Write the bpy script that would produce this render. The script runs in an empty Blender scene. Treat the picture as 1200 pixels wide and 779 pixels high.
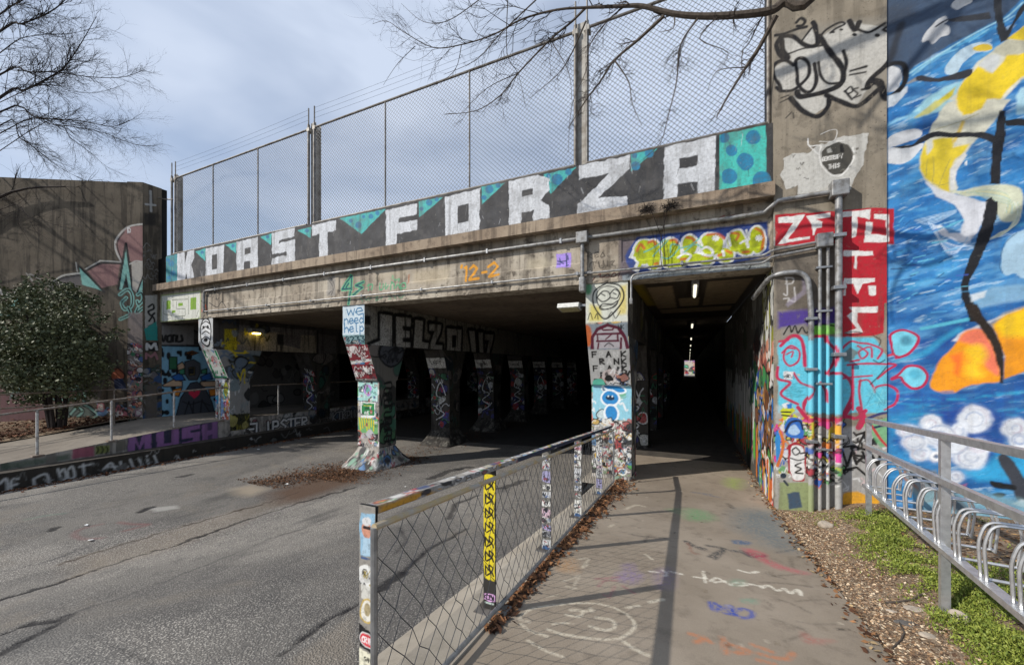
import bpy, bmesh, math, random
import numpy as np
from mathutils import Vector, Matrix

scene = bpy.context.scene
# ------------------------------------------------------------------ camera
EYE = 1.53                       # metres above the footway under the camera
YAW = math.radians(24.5)         # the bridge front runs along X, the footway along Y
FPX, CX, CY = 455.0, 600.0, 430.0
cam_d = bpy.data.cameras.new('Camera')
cam = bpy.data.objects.new('Camera', cam_d)
scene.collection.objects.link(cam)
cam.location = (0, 0, EYE)
cam.rotation_euler = (math.radians(90), 0, YAW)
cam_d.sensor_width = 36.0
cam_d.lens = FPX / 1200 * 36
cam_d.shift_y = 40.5 / 1200
cam_d.clip_start = 0.05
cam_d.clip_end = 2000
scene.camera = cam

# ------------------------------------------------------------------ sky, sun
SUN_TO = Vector((-1.11, -1.02, 1.10)).normalized()      # towards the sun
el = math.asin(SUN_TO.z)
world = bpy.data.worlds.new('World')
scene.world = world
world.use_nodes = True
wt = world.node_tree
wt.nodes.clear()
def wn(t, **k):
    n = wt.nodes.new(t)
    for a, b in k.items():
        setattr(n, a, b)
    return n
w_out = wn('ShaderNodeOutputWorld')
w_bg = wn('ShaderNodeBackground')
w_bg.inputs['Strength'].default_value = 0.12
w_sky = wn('ShaderNodeTexSky', sky_type='NISHITA', sun_disc=False)
w_sky.sun_elevation = el
w_sky.sun_rotation = math.atan2(SUN_TO.x, SUN_TO.y)
w_sky.air_density = 1.0
w_sky.dust_density = 0.8
w_sky.ozone_density = 2.0
w_tc = wn('ShaderNodeTexCoord')
w_map = wn('ShaderNodeMapping')
w_map.inputs['Scale'].default_value = (1.0, 1.0, 2.6)
w_map.inputs['Location'].default_value = (0.35, 1.9, 0.2)
w_n = wn('ShaderNodeTexNoise')
w_n.inputs['Scale'].default_value = 1.9
w_n.inputs['Detail'].default_value = 4.5
w_n.inputs['Roughness'].default_value = 0.52
w_n.inputs['Distortion'].default_value = 0.25
w_r = wn('ShaderNodeMapRange')
w_r.inputs['From Min'].default_value = 0.30
w_r.inputs['From Max'].default_value = 0.62
w_r.inputs['To Min'].default_value = 0.34
w_r.inputs['To Max'].default_value = 1.0
w_mix = wn('ShaderNodeMix', data_type='RGBA')
w_mix.inputs['B'].default_value = (4.9, 5.6, 6.9, 1)          # thin high cloud
L = wt.links.new
L(w_tc.outputs['Generated'], w_map.inputs['Vector'])
L(w_map.outputs['Vector'], w_n.inputs['Vector'])
L(w_n.outputs['Fac'], w_r.inputs['Value'])
L(w_r.outputs['Result'], w_mix.inputs['Factor'])
L(w_sky.outputs['Color'], w_mix.inputs['A'])
L(w_mix.outputs['Result'], w_bg.inputs['Color'])
L(w_bg.outputs['Background'], w_out.inputs['Surface'])

sun_d = bpy.data.lights.new('Sun', 'SUN')
sun_d.energy = 4.1
sun_d.angle = math.radians(0.6)
sun_d.color = (1.0, 0.94, 0.86)
sun = bpy.data.objects.new('Sun', sun_d)
scene.collection.objects.link(sun)
sun.location = (-20, -20, 30)
sun.rotation_euler = SUN_TO.to_track_quat('Z', 'Y').to_euler()

vs = scene.view_settings
vs.view_transform = 'Standard'
vs.look = 'None'
vs.exposure = 0.12
vs.gamma = 1.0
vs.use_curve_mapping = False
scene.cycles.max_bounces = 8
scene.cycles.diffuse_bounces = 3
scene.cycles.transparent_max_bounces = 12

# ------------------------------------------------------------------ helpers
rnd = random.Random(7)
npr = np.random.default_rng(11)
SA, CA = math.sin(YAW), math.cos(YAW)
def ray(u, v):
    k = (u - CX) / FPX
    return (-SA + CA * k, CA + SA * k, (CY - v) / FPX)
def onY(u, v, Y):
    d = ray(u, v); t = Y / d[1]
    return (d[0] * t, Y, EYE + d[2] * t)
def onX(u, v, X):
    d = ray(u, v); t = X / d[0]
    return (X, d[1] * t, EYE + d[2] * t)
def onZ(u, v, fz):
    d = ray(u, v); t = 3.0
    for _ in range(40):                      # where the sight line meets the ground height fz(x, y)
        z = fz(d[0] * t, d[1] * t)
        t = t + 0.7 * ((EYE - z) / max(-d[2], 1e-3) - t)
    return (d[0] * t, d[1] * t, EYE + d[2] * t)

C = scene.collection
def tag(o, label=None, cat=None, group=None, kind=None):
    if label: o['label'] = label
    if cat: o['category'] = cat
    if group: o['group'] = group
    if kind: o['kind'] = kind
    return o
def thing(name, loc, label, cat, group=None, rz=0.0):
    o = bpy.data.objects.new(name, None)
    o.empty_display_size = 0.2
    o.location = loc
    o.rotation_euler = (0, 0, rz)
    C.objects.link(o)
    return tag(o, label, cat, group)
def wloc(o):
    v = Vector(o.location)
    while o.parent:
        o = o.parent; v = v + Vector(o.location)
    return v
def mesh_obj(name, verts, faces, mat, parent=None, cols=None, smooth=False, origin=None, matidx=None):
    """verts in world metres; the object gets its origin at the middle of its foot"""
    V = np.asarray(verts, dtype=np.float64).reshape(-1, 3)
    if origin is None:
        lo, hi = V.min(0), V.max(0)
        origin = np.array([(lo[0] + hi[0]) / 2, (lo[1] + hi[1]) / 2, lo[2]])
    origin = np.asarray(origin, dtype=np.float64)
    me = bpy.data.meshes.new(name)
    if isinstance(faces, np.ndarray):
        n = faces.shape[0]; k = faces.shape[1]
        me.vertices.add(len(V)); me.vertices.foreach_set('co', (V - origin).astype(np.float32).ravel())
        me.loops.add(n * k); me.loops.foreach_set('vertex_index', faces.astype(np.int32).ravel())
        me.polygons.add(n)
        me.polygons.foreach_set('loop_start', np.arange(0, n * k, k, dtype=np.int32))
        me.update(calc_edges=True)
    else:
        me.from_pydata((V - origin).tolist(), [], faces)
        me.update()
    mats = mat if isinstance(mat, (list, tuple)) else [mat]
    for m in mats: me.materials.append(m)
    if matidx is not None: me.polygons.foreach_set('material_index', np.asarray(matidx, dtype=np.int32))
    if cols is not None:
        a = me.color_attributes.new('Col', 'FLOAT_COLOR', 'POINT')
        a.data.foreach_set('color', np.asarray(cols, dtype=np.float32).ravel())
    if smooth: me.shade_smooth()
    o = bpy.data.objects.new(name, me)
    C.objects.link(o)
    if parent is not None:
        o.parent = parent
        o.location = Vector(origin) - wloc(parent)
    else:
        o.location = origin
    return o

class MB:
    """collects solids and links them as one mesh object"""
    def __init__(s): s.v = []; s.f = []
    def add(s, vs_, fs):
        n = len(s.v); s.v += [tuple(p) for p in vs_]; s.f += [tuple(i + n for i in f) for f in fs]
        return s
    def box(s, x0, x1, y0, y1, z0, z1, bev=0.0):
        if bev <= 0:
            p = [(x, y, z) for z in (z0, z1) for y in (y0, y1) for x in (x0, x1)]
            return s.add(p, [(0, 2, 3, 1), (4, 5, 7, 6), (0, 1, 5, 4), (2, 6, 7, 3), (0, 4, 6, 2), (1, 3, 7, 5)])
        bm = bmesh.new(); bmesh.ops.create_cube(bm, size=1)
        for q in bm.verts:
            q.co = Vector(((x0 + x1) / 2 + q.co.x * (x1 - x0), (y0 + y1) / 2 + q.co.y * (y1 - y0), (z0 + z1) / 2 + q.co.z * (z1 - z0)))
        bmesh.ops.bevel(bm, geom=bm.edges[:], offset=bev, segments=2, affect='EDGES', profile=0.5)
        bm.verts.index_update()
        s.add([q.co[:] for q in bm.verts], [[q.index for q in f.verts] for f in bm.faces]); bm.free()
        return s
    def tube(s, pts, r, n=8, caps=True):
        pts = [Vector(p) for p in pts]
        rs = r if isinstance(r, (list, tuple)) else [r] * len(pts)
        base = len(s.v); up = None
        for i, p in enumerate(pts):
            a = pts[max(i - 1, 0)]; b = pts[min(i + 1, len(pts) - 1)]
            t = (b - a).normalized()
            if up is None:
                up = Vector((0, 0, 1)) if abs(t.z) < 0.9 else Vector((1, 0, 0))
            sd = t.cross(up)
            if sd.length < 1e-6: sd = t.orthogonal()
            sd.normalize(); up = sd.cross(t).normalized()
            for k in range(n):
                an = 2 * math.pi * k / n
                s.v.append(tuple(p + (sd * math.cos(an) + up * math.sin(an)) * rs[i]))
        for i in range(len(pts) - 1):
            for k in range(n):
                a = base + i * n + k; b = base + i * n + (k + 1) % n
                s.f.append((a, b, b + n, a + n))
        if caps:
            s.f.append(tuple(base + k for k in reversed(range(n))))
            e = base + (len(pts) - 1) * n
            s.f.append(tuple(e + k for k in range(n)))
        return s
    def prism(s, prof, axis, a, b):
        """closed profile (list of 2D points) swept along an axis from a to b"""
        def P(p, q): return {'x': (q, p[0], p[1]), 'y': (p[0], q, p[1]), 'z': (p[0], p[1], q)}[axis]
        n = len(prof); base = len(s.v)
        s.v += [P(p, a) for p in prof] + [P(p, b) for p in prof]
        for i in range(n):
            j = (i + 1) % n
            s.f.append((base + i, base + j, base + n + j, base + n + i))
        s.f.append(tuple(base + i for i in reversed(range(n)))); s.f.append(tuple(base + n + i for i in range(n)))
        return s
    def build(s, name, mat, parent=None, smooth=False, origin=None, recalc=True):
        o = mesh_obj(name, s.v, s.f, mat, parent, smooth=False, origin=origin)
        if recalc:
            bm = bmesh.new(); bm.from_mesh(o.data); bmesh.ops.recalc_face_normals(bm, faces=bm.faces[:]); bm.to_mesh(o.data); bm.free()
        if smooth:
            o.data.shade_smooth()
            try: o.data.set_sharp_from_angle(angle=math.radians(40))
            except Exception: pass
        return o
def copy_tree(o, parent=None, delta=None):
    c = o.copy(); C.objects.link(c); c.parent = parent
    if delta is not None: c.location = Vector(c.location) + Vector(delta)
    for ch in list(o.children): copy_tree(ch, c)
    return c
def bend(pts, r=0.08, n=5):
    """rounds the corners of a pipe run"""
    P = [Vector(p) for p in pts]; out = [P[0]]
    for i in range(1, len(P) - 1):
        a, b, c = P[i - 1], P[i], P[i + 1]
        d1 = (a - b); d2 = (c - b)
        rr = min(r, d1.length * 0.45, d2.length * 0.45)
        p0 = b + d1.normalized() * rr; p1 = b + d2.normalized() * rr
        for k in range(n + 1):
            t = k / n
            out.append(p0 * (1 - t) ** 2 + b * 2 * t * (1 - t) + p1 * t * t)
    out.append(P[-1])
    return out

# ---- materials
def srgb(h):
    if isinstance(h, str):
        h = h.lstrip('#'); c = [int(h[i:i + 2], 16) / 255 for i in (0, 2, 4)]
    else: c = h
    return tuple((x / 12.92) if x <= 0.04045 else ((x + 0.055) / 1.055) ** 2.4 for x in c)
class NT:
    def __init__(s, name):
        s.m = bpy.data.materials.new(name); s.m.use_nodes = True
        s.t = s.m.node_tree; s.t.nodes.clear()
        s.out = s.t.nodes.new('ShaderNodeOutputMaterial')
        s.p = s.t.nodes.new('ShaderNodeBsdfPrincipled')
        s.t.links.new(s.p.outputs[0], s.out.inputs['Surface'])
        g = s.t.nodes.new('ShaderNodeNewGeometry'); s.pos = g.outputs['Position']; s.geo = g
    def n(s, typ, ins=None, **k):
        n = s.t.nodes.new(typ)
        for a, b in k.items(): setattr(n, a, b)
        for a, b in (ins or {}).items():
            if hasattr(b, 'is_linked') or isinstance(b, bpy.types.NodeSocket): s.t.links.new(b, n.inputs[a])
            else: n.inputs[a].default_value = b
        return n
    def mapped(s, scale, vec=None):
        return s.n('ShaderNodeMapping', {'Vector': vec or s.pos, 'Scale': scale}).outputs[0]
    def noise(s, scale, detail=5, rough=0.55, vec=None, dist=0.0):
        return s.n('ShaderNodeTexNoise', {'Vector': vec or s.pos, 'Scale': scale, 'Detail': detail, 'Roughness': rough, 'Distortion': dist}).outputs['Fac']
    def ramp(s, fac, lo, hi, a=0.0, b=1.0):
        return s.n('ShaderNodeMapRange', {'Value': fac, 'From Min': lo, 'From Max': hi, 'To Min': a, 'To Max': b}, interpolation_type='SMOOTHSTEP').outputs[0]
    def mix(s, f, a, b, mode='MIX'):
        n = s.t.nodes.new('ShaderNodeMix'); n.data_type = 'RGBA'; n.blend_type = mode
        for key, val in (('Factor', f), ('A', a), ('B', b)):
            sock = [i for i in n.inputs if i.name == key and (i.type == 'RGBA' if key != 'Factor' else i.type == 'VALUE')][0]
            if isinstance(val, bpy.types.NodeSocket): s.t.links.new(val, sock)
            elif key == 'Factor': sock.default_value = val
            else: sock.default_value = tuple(val) + (1,) if len(val) == 3 else val
        return [o for o in n.outputs if o.type == 'RGBA'][0]
    def math(s, op, a, b=0.0, c=None):
        n = s.t.nodes.new('ShaderNodeMath'); n.operation = op
        for i, x in enumerate((a, b, c)):
            if x is None: continue
            if isinstance(x, bpy.types.NodeSocket): s.t.links.new(x, n.inputs[i])
            else: n.inputs[i].default_value = x
        return n.outputs[0]
    def bump(s, h, strength=0.3, dist=0.01, normal=None):
        ins = {'Height': h, 'Strength': strength, 'Distance': dist}
        if normal is not None: ins['Normal'] = normal
        return s.n('ShaderNodeBump', ins).outputs[0]
    def set(s, **k):
        for a, b in k.items():
            sock = s.p.inputs[a.replace('_', ' ')]
            if isinstance(b, bpy.types.NodeSocket): s.t.links.new(b, sock)
            else: sock.default_value = (tuple(b) + (1,)) if isinstance(b, tuple) and len(b) == 3 else b
        return s.m

def mat_wall(name, base, dark, light, streak=0.6, paint=True, bumpk=0.5, blotch=0.5, chip=0.35, grime=0.25, boards=0.0):
    """weathered concrete; where a wall carries paint the vertex colours give the pigment and its cover"""
    m = NT(name)
    big = m.noise(0.9, 6, 0.6)
    mid = m.noise(5.0, 6, 0.62)
    st = m.noise(1.0, 5, 0.6, vec=m.mapped((7.0, 7.0, 0.55)))
    fine = m.noise(55.0, 3, 0.6)
    col = m.mix(m.ramp(big, 0.35, 0.65), base, light)
    col = m.mix(m.math('MULTIPLY', m.ramp(st, 0.46, 0.62), streak), col, dark)
    col = m.mix(m.math('MULTIPLY', m.ramp(mid, 0.52, 0.68), blotch), col, dark)
    col = m.mix(m.math('MULTIPLY', m.ramp(mid, 0.46, 0.30), 0.4), col, light)
    pits = m.ramp(m.noise(38, 2, 0.5), 0.66, 0.72)
    col = m.mix(m.math('MULTIPLY', pits, 0.5), col, dark)
    h = m.math('ADD', m.math('MULTIPLY', fine, 0.4), m.math('MULTIPLY', mid, 0.9))
    h = m.math('SUBTRACT', h, m.math('MULTIPLY', pits, 0.6))
    if boards:
        sx = m.n('ShaderNodeSeparateXYZ', {'Vector': m.pos}).outputs['Z']
        w = m.math('FRACT', m.math('DIVIDE', sx, boards))
        w = m.ramp(m.math('ABSOLUTE', m.math('SUBTRACT', w, 0.5)), 0.47, 0.5)
        h = m.math('SUBTRACT', h, m.math('MULTIPLY', w, 1.2))
        col = m.mix(m.math('MULTIPLY', w, 0.35), col, dark)
    if paint:
        a = m.n('ShaderNodeAttribute', attribute_name='Col')
        ch = m.math('MULTIPLY', m.ramp(m.noise(16, 7, 0.7), 0.60, 0.66), chip)
        cover = m.math('MULTIPLY', a.outputs['Alpha'], m.math('SUBTRACT', 1.0, ch))
        pc = m.mix(m.math('MULTIPLY', m.ramp(m.noise(24, 4, 0.65), 0.35, 0.75), grime), a.outputs['Color'], dark)
        pc = m.mix(m.math('MULTIPLY', m.ramp(st, 0.50, 0.70), grime * 1.2), pc, dark)
        col = m.mix(cover, col, pc)
        rough = m.math('SUBTRACT', 0.9, m.math('MULTIPLY', cover, 0.22))
    else: rough = 0.9
    return m.set(Base_Color=col, Roughness=rough, Normal=m.bump(h, bumpk, 0.012), Specular_IOR_Level=0.25)
def mat_plain(name, c, rough=0.6, metal=0.0, var=0.25, scale=20, bumpk=0.1, c2=None, spec=0.5):
    m = NT(name)
    f = m.ramp(m.noise(scale, 5, 0.6), 0.35, 0.7)
    c2 = c2 or tuple(x * (1 - var) for x in c)
    col = m.mix(f, c, c2)
    r = m.math('ADD', rough - 0.08, m.math('MULTIPLY', m.noise(scale * 2.3, 3), 0.16))
    return m.set(Base_Color=col, Roughness=r, Metallic=metal, Normal=m.bump(m.noise(scale * 3, 3), bumpk, 0.004), Specular_IOR_Level=spec)
def mat_paint(name, rough=0.55, grime=0.2, dark=(0.03, 0.028, 0.025)):
    """printed or sprayed colour carried by the vertices, with scuffs"""
    m = NT(name)
    a = m.n('ShaderNodeAttribute', attribute_name='Col')
    f = m.math('MULTIPLY', m.ramp(m.noise(45, 5, 0.65), 0.45, 0.7), grime)
    return m.set(Base_Color=m.mix(f, a.outputs['Color'], dark), Roughness=rough, Normal=m.bump(m.noise(120, 3), 0.12, 0.002), Specular_IOR_Level=0.35)

# ---- painting: a canvas lies on a real wall, in that wall's own metres
def fbm(shape, cells, octs=4, seed=0, aspect=1.0):
    r = np.random.default_rng(seed); out = np.zeros(shape); amp = 1.0; tot = 0
    for o in range(octs):
        n = max(2, int(cells * 2 ** o)); mx = max(2, int(n * aspect * shape[1] / shape[0]))
        g = r.random((n + 2, mx + 2))
        y = np.linspace(0, n, shape[0]); x = np.linspace(0, mx, shape[1])
        yi = y.astype(int); xi = x.astype(int); fy = (y - yi)[:, None]; fx = (x - xi)[None]
        fy = fy * fy * (3 - 2 * fy); fx = fx * fx * (3 - 2 * fx)
        a = g[np.ix_(yi, xi)]; b = g[np.ix_(yi, xi + 1)]; c = g[np.ix_(yi + 1, xi)]; d = g[np.ix_(yi + 1, xi + 1)]
        out += amp * ((a * (1 - fx) + b * fx) * (1 - fy) + (c * (1 - fx) + d * fx) * fy); tot += amp; amp *= 0.5
    return out / tot
def curve(pts, n=6, closed=False):
    P = [np.array(p, float) for p in pts]
    if len(P) < 3: return [tuple(p) for p in P]
    out = []; m = len(P)
    rng = range(m if closed else m - 1)
    for i in rng:
        p0 = P[(i - 1) % m] if (closed or i > 0) else P[i]
        p1 = P[i]; p2 = P[(i + 1) % m]
        p3 = P[(i + 2) % m] if (closed or i + 2 < m) else p2
        for k in range(n):
            t = k / n
            out.append(tuple(0.5 * ((2 * p1) + (-p0 + p2) * t + (2 * p0 - 5 * p1 + 4 * p2 - p3) * t * t + (-p0 + 3 * p1 - 3 * p2 + p3) * t ** 3)))
    if not closed: out.append(tuple(P[-1]))
    return out
def anis(S, T, ang, lx, ly, seed, octs=3):
    # brush-like noise, drawn out along the direction ang (metres lx along, ly across)
    r = np.random.default_rng(seed); out = 0; amp = 1.0; tot = 0
    for o in range(octs):
        g = r.random((256, 256)); k = 2.0 ** o
        a = (S * math.cos(ang) + T * math.sin(ang)) / lx * k + 40; b = (-S * math.sin(ang) + T * math.cos(ang)) / ly * k + 40
        ai = np.floor(a).astype(int); bi = np.floor(b).astype(int); fa = a - ai; fb = b - bi
        fa = fa * fa * (3 - 2 * fa); fb = fb * fb * (3 - 2 * fb)
        q = lambda i, j: g[(bi + j) % 256, (ai + i) % 256]
        out = out + amp * ((q(0, 0) * (1 - fa) + q(1, 0) * fa) * (1 - fb) + (q(0, 1) * (1 - fa) + q(1, 1) * fa) * fb); tot += amp; amp *= .6
    return out / tot
class Canvas:
    def __init__(s, s0, s1, t0, t1, res, to_wall=None, res_t=None, bg=None, seed=1):
        s.ns = max(2, int(round((s1 - s0) / res)) + 1); s.nt = max(2, int(round((t1 - t0) / (res_t or res))) + 1)
        s.S = np.linspace(s0, s1, s.ns); s.T = np.linspace(t0, t1, s.nt)
        s.res = res; s.img = np.zeros((s.nt, s.ns, 4)); s.map = to_wall; s.fr = (0, 0, 1.0)
        s.rough = (fbm((s.nt, s.ns), max(3, (t1 - t0) / 0.10), 3, seed) - 0.5)
        s.r = random.Random(seed)
        if bg: s.fill(bg)
    def frame(s, u0, v0, sc): s.fr = (u0, v0, sc); return s
    def px(s, p):
        u = s.fr[0] + p[0] / s.fr[2]; v = s.fr[1] + p[1] / s.fr[2]
        return s.map(u, v)
    def mpp(s, p):
        a = s.px(p); b = s.px((p[0], p[1] + s.fr[2]))
        return math.hypot(a[0] - b[0], a[1] - b[1]) / s.fr[2]
    def fill(s, c, a=1.0):
        s.img[..., :3] = s.img[..., :3] * (1 - a) + np.array(srgb(c)) * a; s.img[..., 3] = np.maximum(s.img[..., 3], a)
    def _win(s, lo, hi):
        i0, i1 = np.searchsorted(s.S, [lo[0], hi[0]]); j0, j1 = np.searchsorted(s.T, [lo[1], hi[1]])
        i0 = max(i0 - 1, 0); j0 = max(j0 - 1, 0); i1 = min(i1 + 1, s.ns); j1 = min(j1 + 1, s.nt)
        if i1 <= i0 or j1 <= j0: return None
        return slice(j0, j1), slice(i0, i1)
    def _blend(s, w, m, col, a):
        m = (np.clip(m, 0, 1) * a)[..., None]; im = s.img[w]
        c = np.array(srgb(col) if not isinstance(col, np.ndarray) else col)
        old = im[..., :3]; oa = im[..., 3:4]
        na = oa + m * (1 - oa)
        im[..., :3] = np.where(na > 1e-6, (c * m + old * oa * (1 - m)) / np.maximum(na, 1e-6), old)
        im[..., 3:4] = na
    def stroke(s, pts, w, col, a=1.0, soft=0.0, rough=0.25):
        P = np.array(pts, float)
        if len(P) < 2: P = np.vstack([P, P + 1e-4])
        hw = max(w / 2, s.res * 0.35); pad = hw + soft + s.res * 2
        win = s._win(P.min(0) - pad, P.max(0) + pad)
        if win is None: return s
        X, Y = np.meshgrid(s.S[win[1]], s.T[win[0]])
        d2 = np.full(X.shape, 1e9)
        for p, q in zip(P[:-1], P[1:]):
            e = q - p; L2 = max(e @ e, 1e-12)
            t = np.clip(((X - p[0]) * e[0] + (Y - p[1]) * e[1]) / L2, 0, 1)
            d2 = np.minimum(d2, (X - p[0] - t * e[0]) ** 2 + (Y - p[1] - t * e[1]) ** 2)
        d = hw - np.sqrt(d2) + s.rough[win] * rough * w
        s._blend(win, 0.5 + d / (s.res * 0.8 + soft), col, a)
        return s
    def poly(s, pts, col, a=1.0, soft=0.0, rough=0.03):
        P = np.array(pts, float); pad = soft + s.res * 2
        win = s._win(P.min(0) - pad, P.max(0) + pad)
        if win is None: return s
        X, Y = np.meshgrid(s.S[win[1]], s.T[win[0]])
        d2 = np.full(X.shape, 1e9); ins = np.zeros(X.shape, bool)
        Q = np.roll(P, -1, 0)
        for p, q in zip(P, Q):
            e = q - p; L2 = max(e @ e, 1e-12)
            t = np.clip(((X - p[0]) * e[0] + (Y - p[1]) * e[1]) / L2, 0, 1)
            d2 = np.minimum(d2, (X - p[0] - t * e[0]) ** 2 + (Y - p[1] - t * e[1]) ** 2)
            c = (p[1] > Y) != (q[1] > Y)
            ins ^= c & (X < (q[0] - p[0]) * (Y - p[1]) / (q[1] - p[1] if q[1] != p[1] else 1e-9) + p[0])
        d = np.sqrt(d2) * np.where(ins, 1, -1) + s.rough[win] * rough
        s._blend(win, 0.5 + d / (s.res * 0.8 + soft), col, a)
        return s
    # the same, from points traced on the photograph
    def ps(s, pts, w, col, cv=True, **k):
        kx = s.mpp(pts[0]); P = curve(pts) if cv else pts
        return s.stroke([s.px(p) for p in P], w * kx, col, soft=k.pop('soft', 0) * kx, **k)
    def pp(s, pts, col, cv=False, **k):
        kx = s.mpp(pts[0]); P = curve(pts, closed=True) if cv else pts
        return s.poly([s.px(p) for p in P], col, soft=k.pop('soft', 0) * kx, **k)
    def pe(s, x, y, rx, ry, col, **k):
        return s.pp([(x + rx * math.cos(i * 0.2618), y + ry * math.sin(i * 0.2618)) for i in range(24)], col, **k)
    def ell(s, x, y, rx, ry, col, rot=0.0, **k):
        c, q = math.cos(rot), math.sin(rot)
        return s.poly([(x + rx * math.cos(i * 0.2618) * c - ry * math.sin(i * 0.2618) * q, y + rx * math.cos(i * 0.2618) * q + ry * math.sin(i * 0.2618) * c) for i in range(24)], col, **k)
    def text(s, txt, x, y, h, w, col, asp=0.62, gap=0.22, slant=0.0, rise=0.0, wob=0.03, **k):
        """hand-lettered line: x, y = lower left in metres, h = letter height, w = stroke width"""
        adv = h * asp
        for ch in txt:
            for pl in GLYPH.get(ch.upper() if ch not in GLYPH else ch, []):
                q = [(x + (px_ * adv + slant * py_ * h) + s.r.uniform(-wob, wob) * h, y + py_ * h + rise * (px_ * adv) + s.r.uniform(-wob, wob) * h) for px_, py_ in pl]
                s.stroke(q, w, col, **k)
            x += adv * (1 + gap); y += rise * adv * (1 + gap)
        return s
    def tags(s, x0, x1, y0, y1, n, cols, size=(0.1, 0.25), w=(0.008, 0.03), blob=0.5):
        """layer upon layer of small tags and fills"""
        for _ in range(n):
            cx, cy = s.r.uniform(x0, x1), s.r.uniform(y0, y1); z = s.r.uniform(*size); c = s.r.choice(cols)
            if s.r.random() < blob:
                k = s.r.randint(4, 7); ph = s.r.random() * 6
                P = [(cx + z * s.r.uniform(0.35, 0.8) * math.cos(ph + i * 6.283 / k), cy + z * s.r.uniform(0.3, 0.7) * math.sin(ph + i * 6.283 / k)) for i in range(k)]
                P = curve(P, 4, True); s.poly(P, c, a=s.r.uniform(0.75, 1))
                if s.r.random() < 0.7: s.stroke(P + P[:1], s.r.uniform(*w), s.r.choice(['#101010', '#101010', s.r.choice(cols)]))
            else:
                k = s.r.randint(3, 8); p = [cx - z * 0.6, cy]; P = []
                for i in range(k):
                    P.append((p[0], p[1] + s.r.uniform(-0.5, 0.5) * z)); p[0] += z * 1.2 / k * s.r.uniform(0.3, 1.6)
                s.stroke(curve(P, 5), s.r.uniform(*w), c)
        return s
    def cols(s): return s.img.reshape(-1, 4)
def grid_faces(nt, ns, off=0):
    i = np.arange(nt * ns).reshape(nt, ns)
    return np.stack([i[:-1, :-1], i[:-1, 1:], i[1:, 1:], i[1:, :-1]], -1).reshape(-1, 4) + off
def canvas_sheet(name, cv, put, mat, parent=None):
    S, T = np.meshgrid(cv.S, cv.T); X, Y, Z = put(S, T)
    return mesh_obj(name, np.stack([X, Y, Z], -1).reshape(-1, 3), grid_faces(cv.nt, cv.ns), mat, parent, cols=cv.cols())
def canvas_solid(name, cv, put, back, mat, parent=None):
    """a solid whose front carries the canvas: put(S, T) -> X, Y, Z arrays; back = offset vector to the rear face"""
    S, T = np.meshgrid(cv.S, cv.T)
    X, Y, Z = put(S, T)
    V = np.stack([X, Y, Z], -1).reshape(-1, 3) + 0.0
    F = grid_faces(cv.nt, cv.ns)
    col = cv.cols()
    # rim and rear
    i = np.arange(cv.nt * cv.ns).reshape(cv.nt, cv.ns)
    loop = np.concatenate([i[0, :], i[1:, -1], i[-1, -2::-1], i[-2:0:-1, 0]])
    n = len(V); m = len(loop)
    R0 = V[loop]; R1 = R0 + np.array(back)
    V2 = np.vstack([V, R0, R1])
    a = n + np.arange(m); b = n + (np.arange(m) + 1) % m
    F2 = np.stack([b, a, a + m, b + m], -1)
    ci = [int(np.where(loop == k)[0][0]) for k in (i[0, 0], i[0, -1], i[-1, -1], i[-1, 0])]
    F3 = np.array([[n + m + ci[0], n + m + ci[3], n + m + ci[2], n + m + ci[1]]])
    c0 = np.zeros((2 * m, 4))
    return mesh_obj(name, V2, np.vstack([F, F2, F3]), mat, parent, cols=np.vstack([col, c0]))

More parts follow.
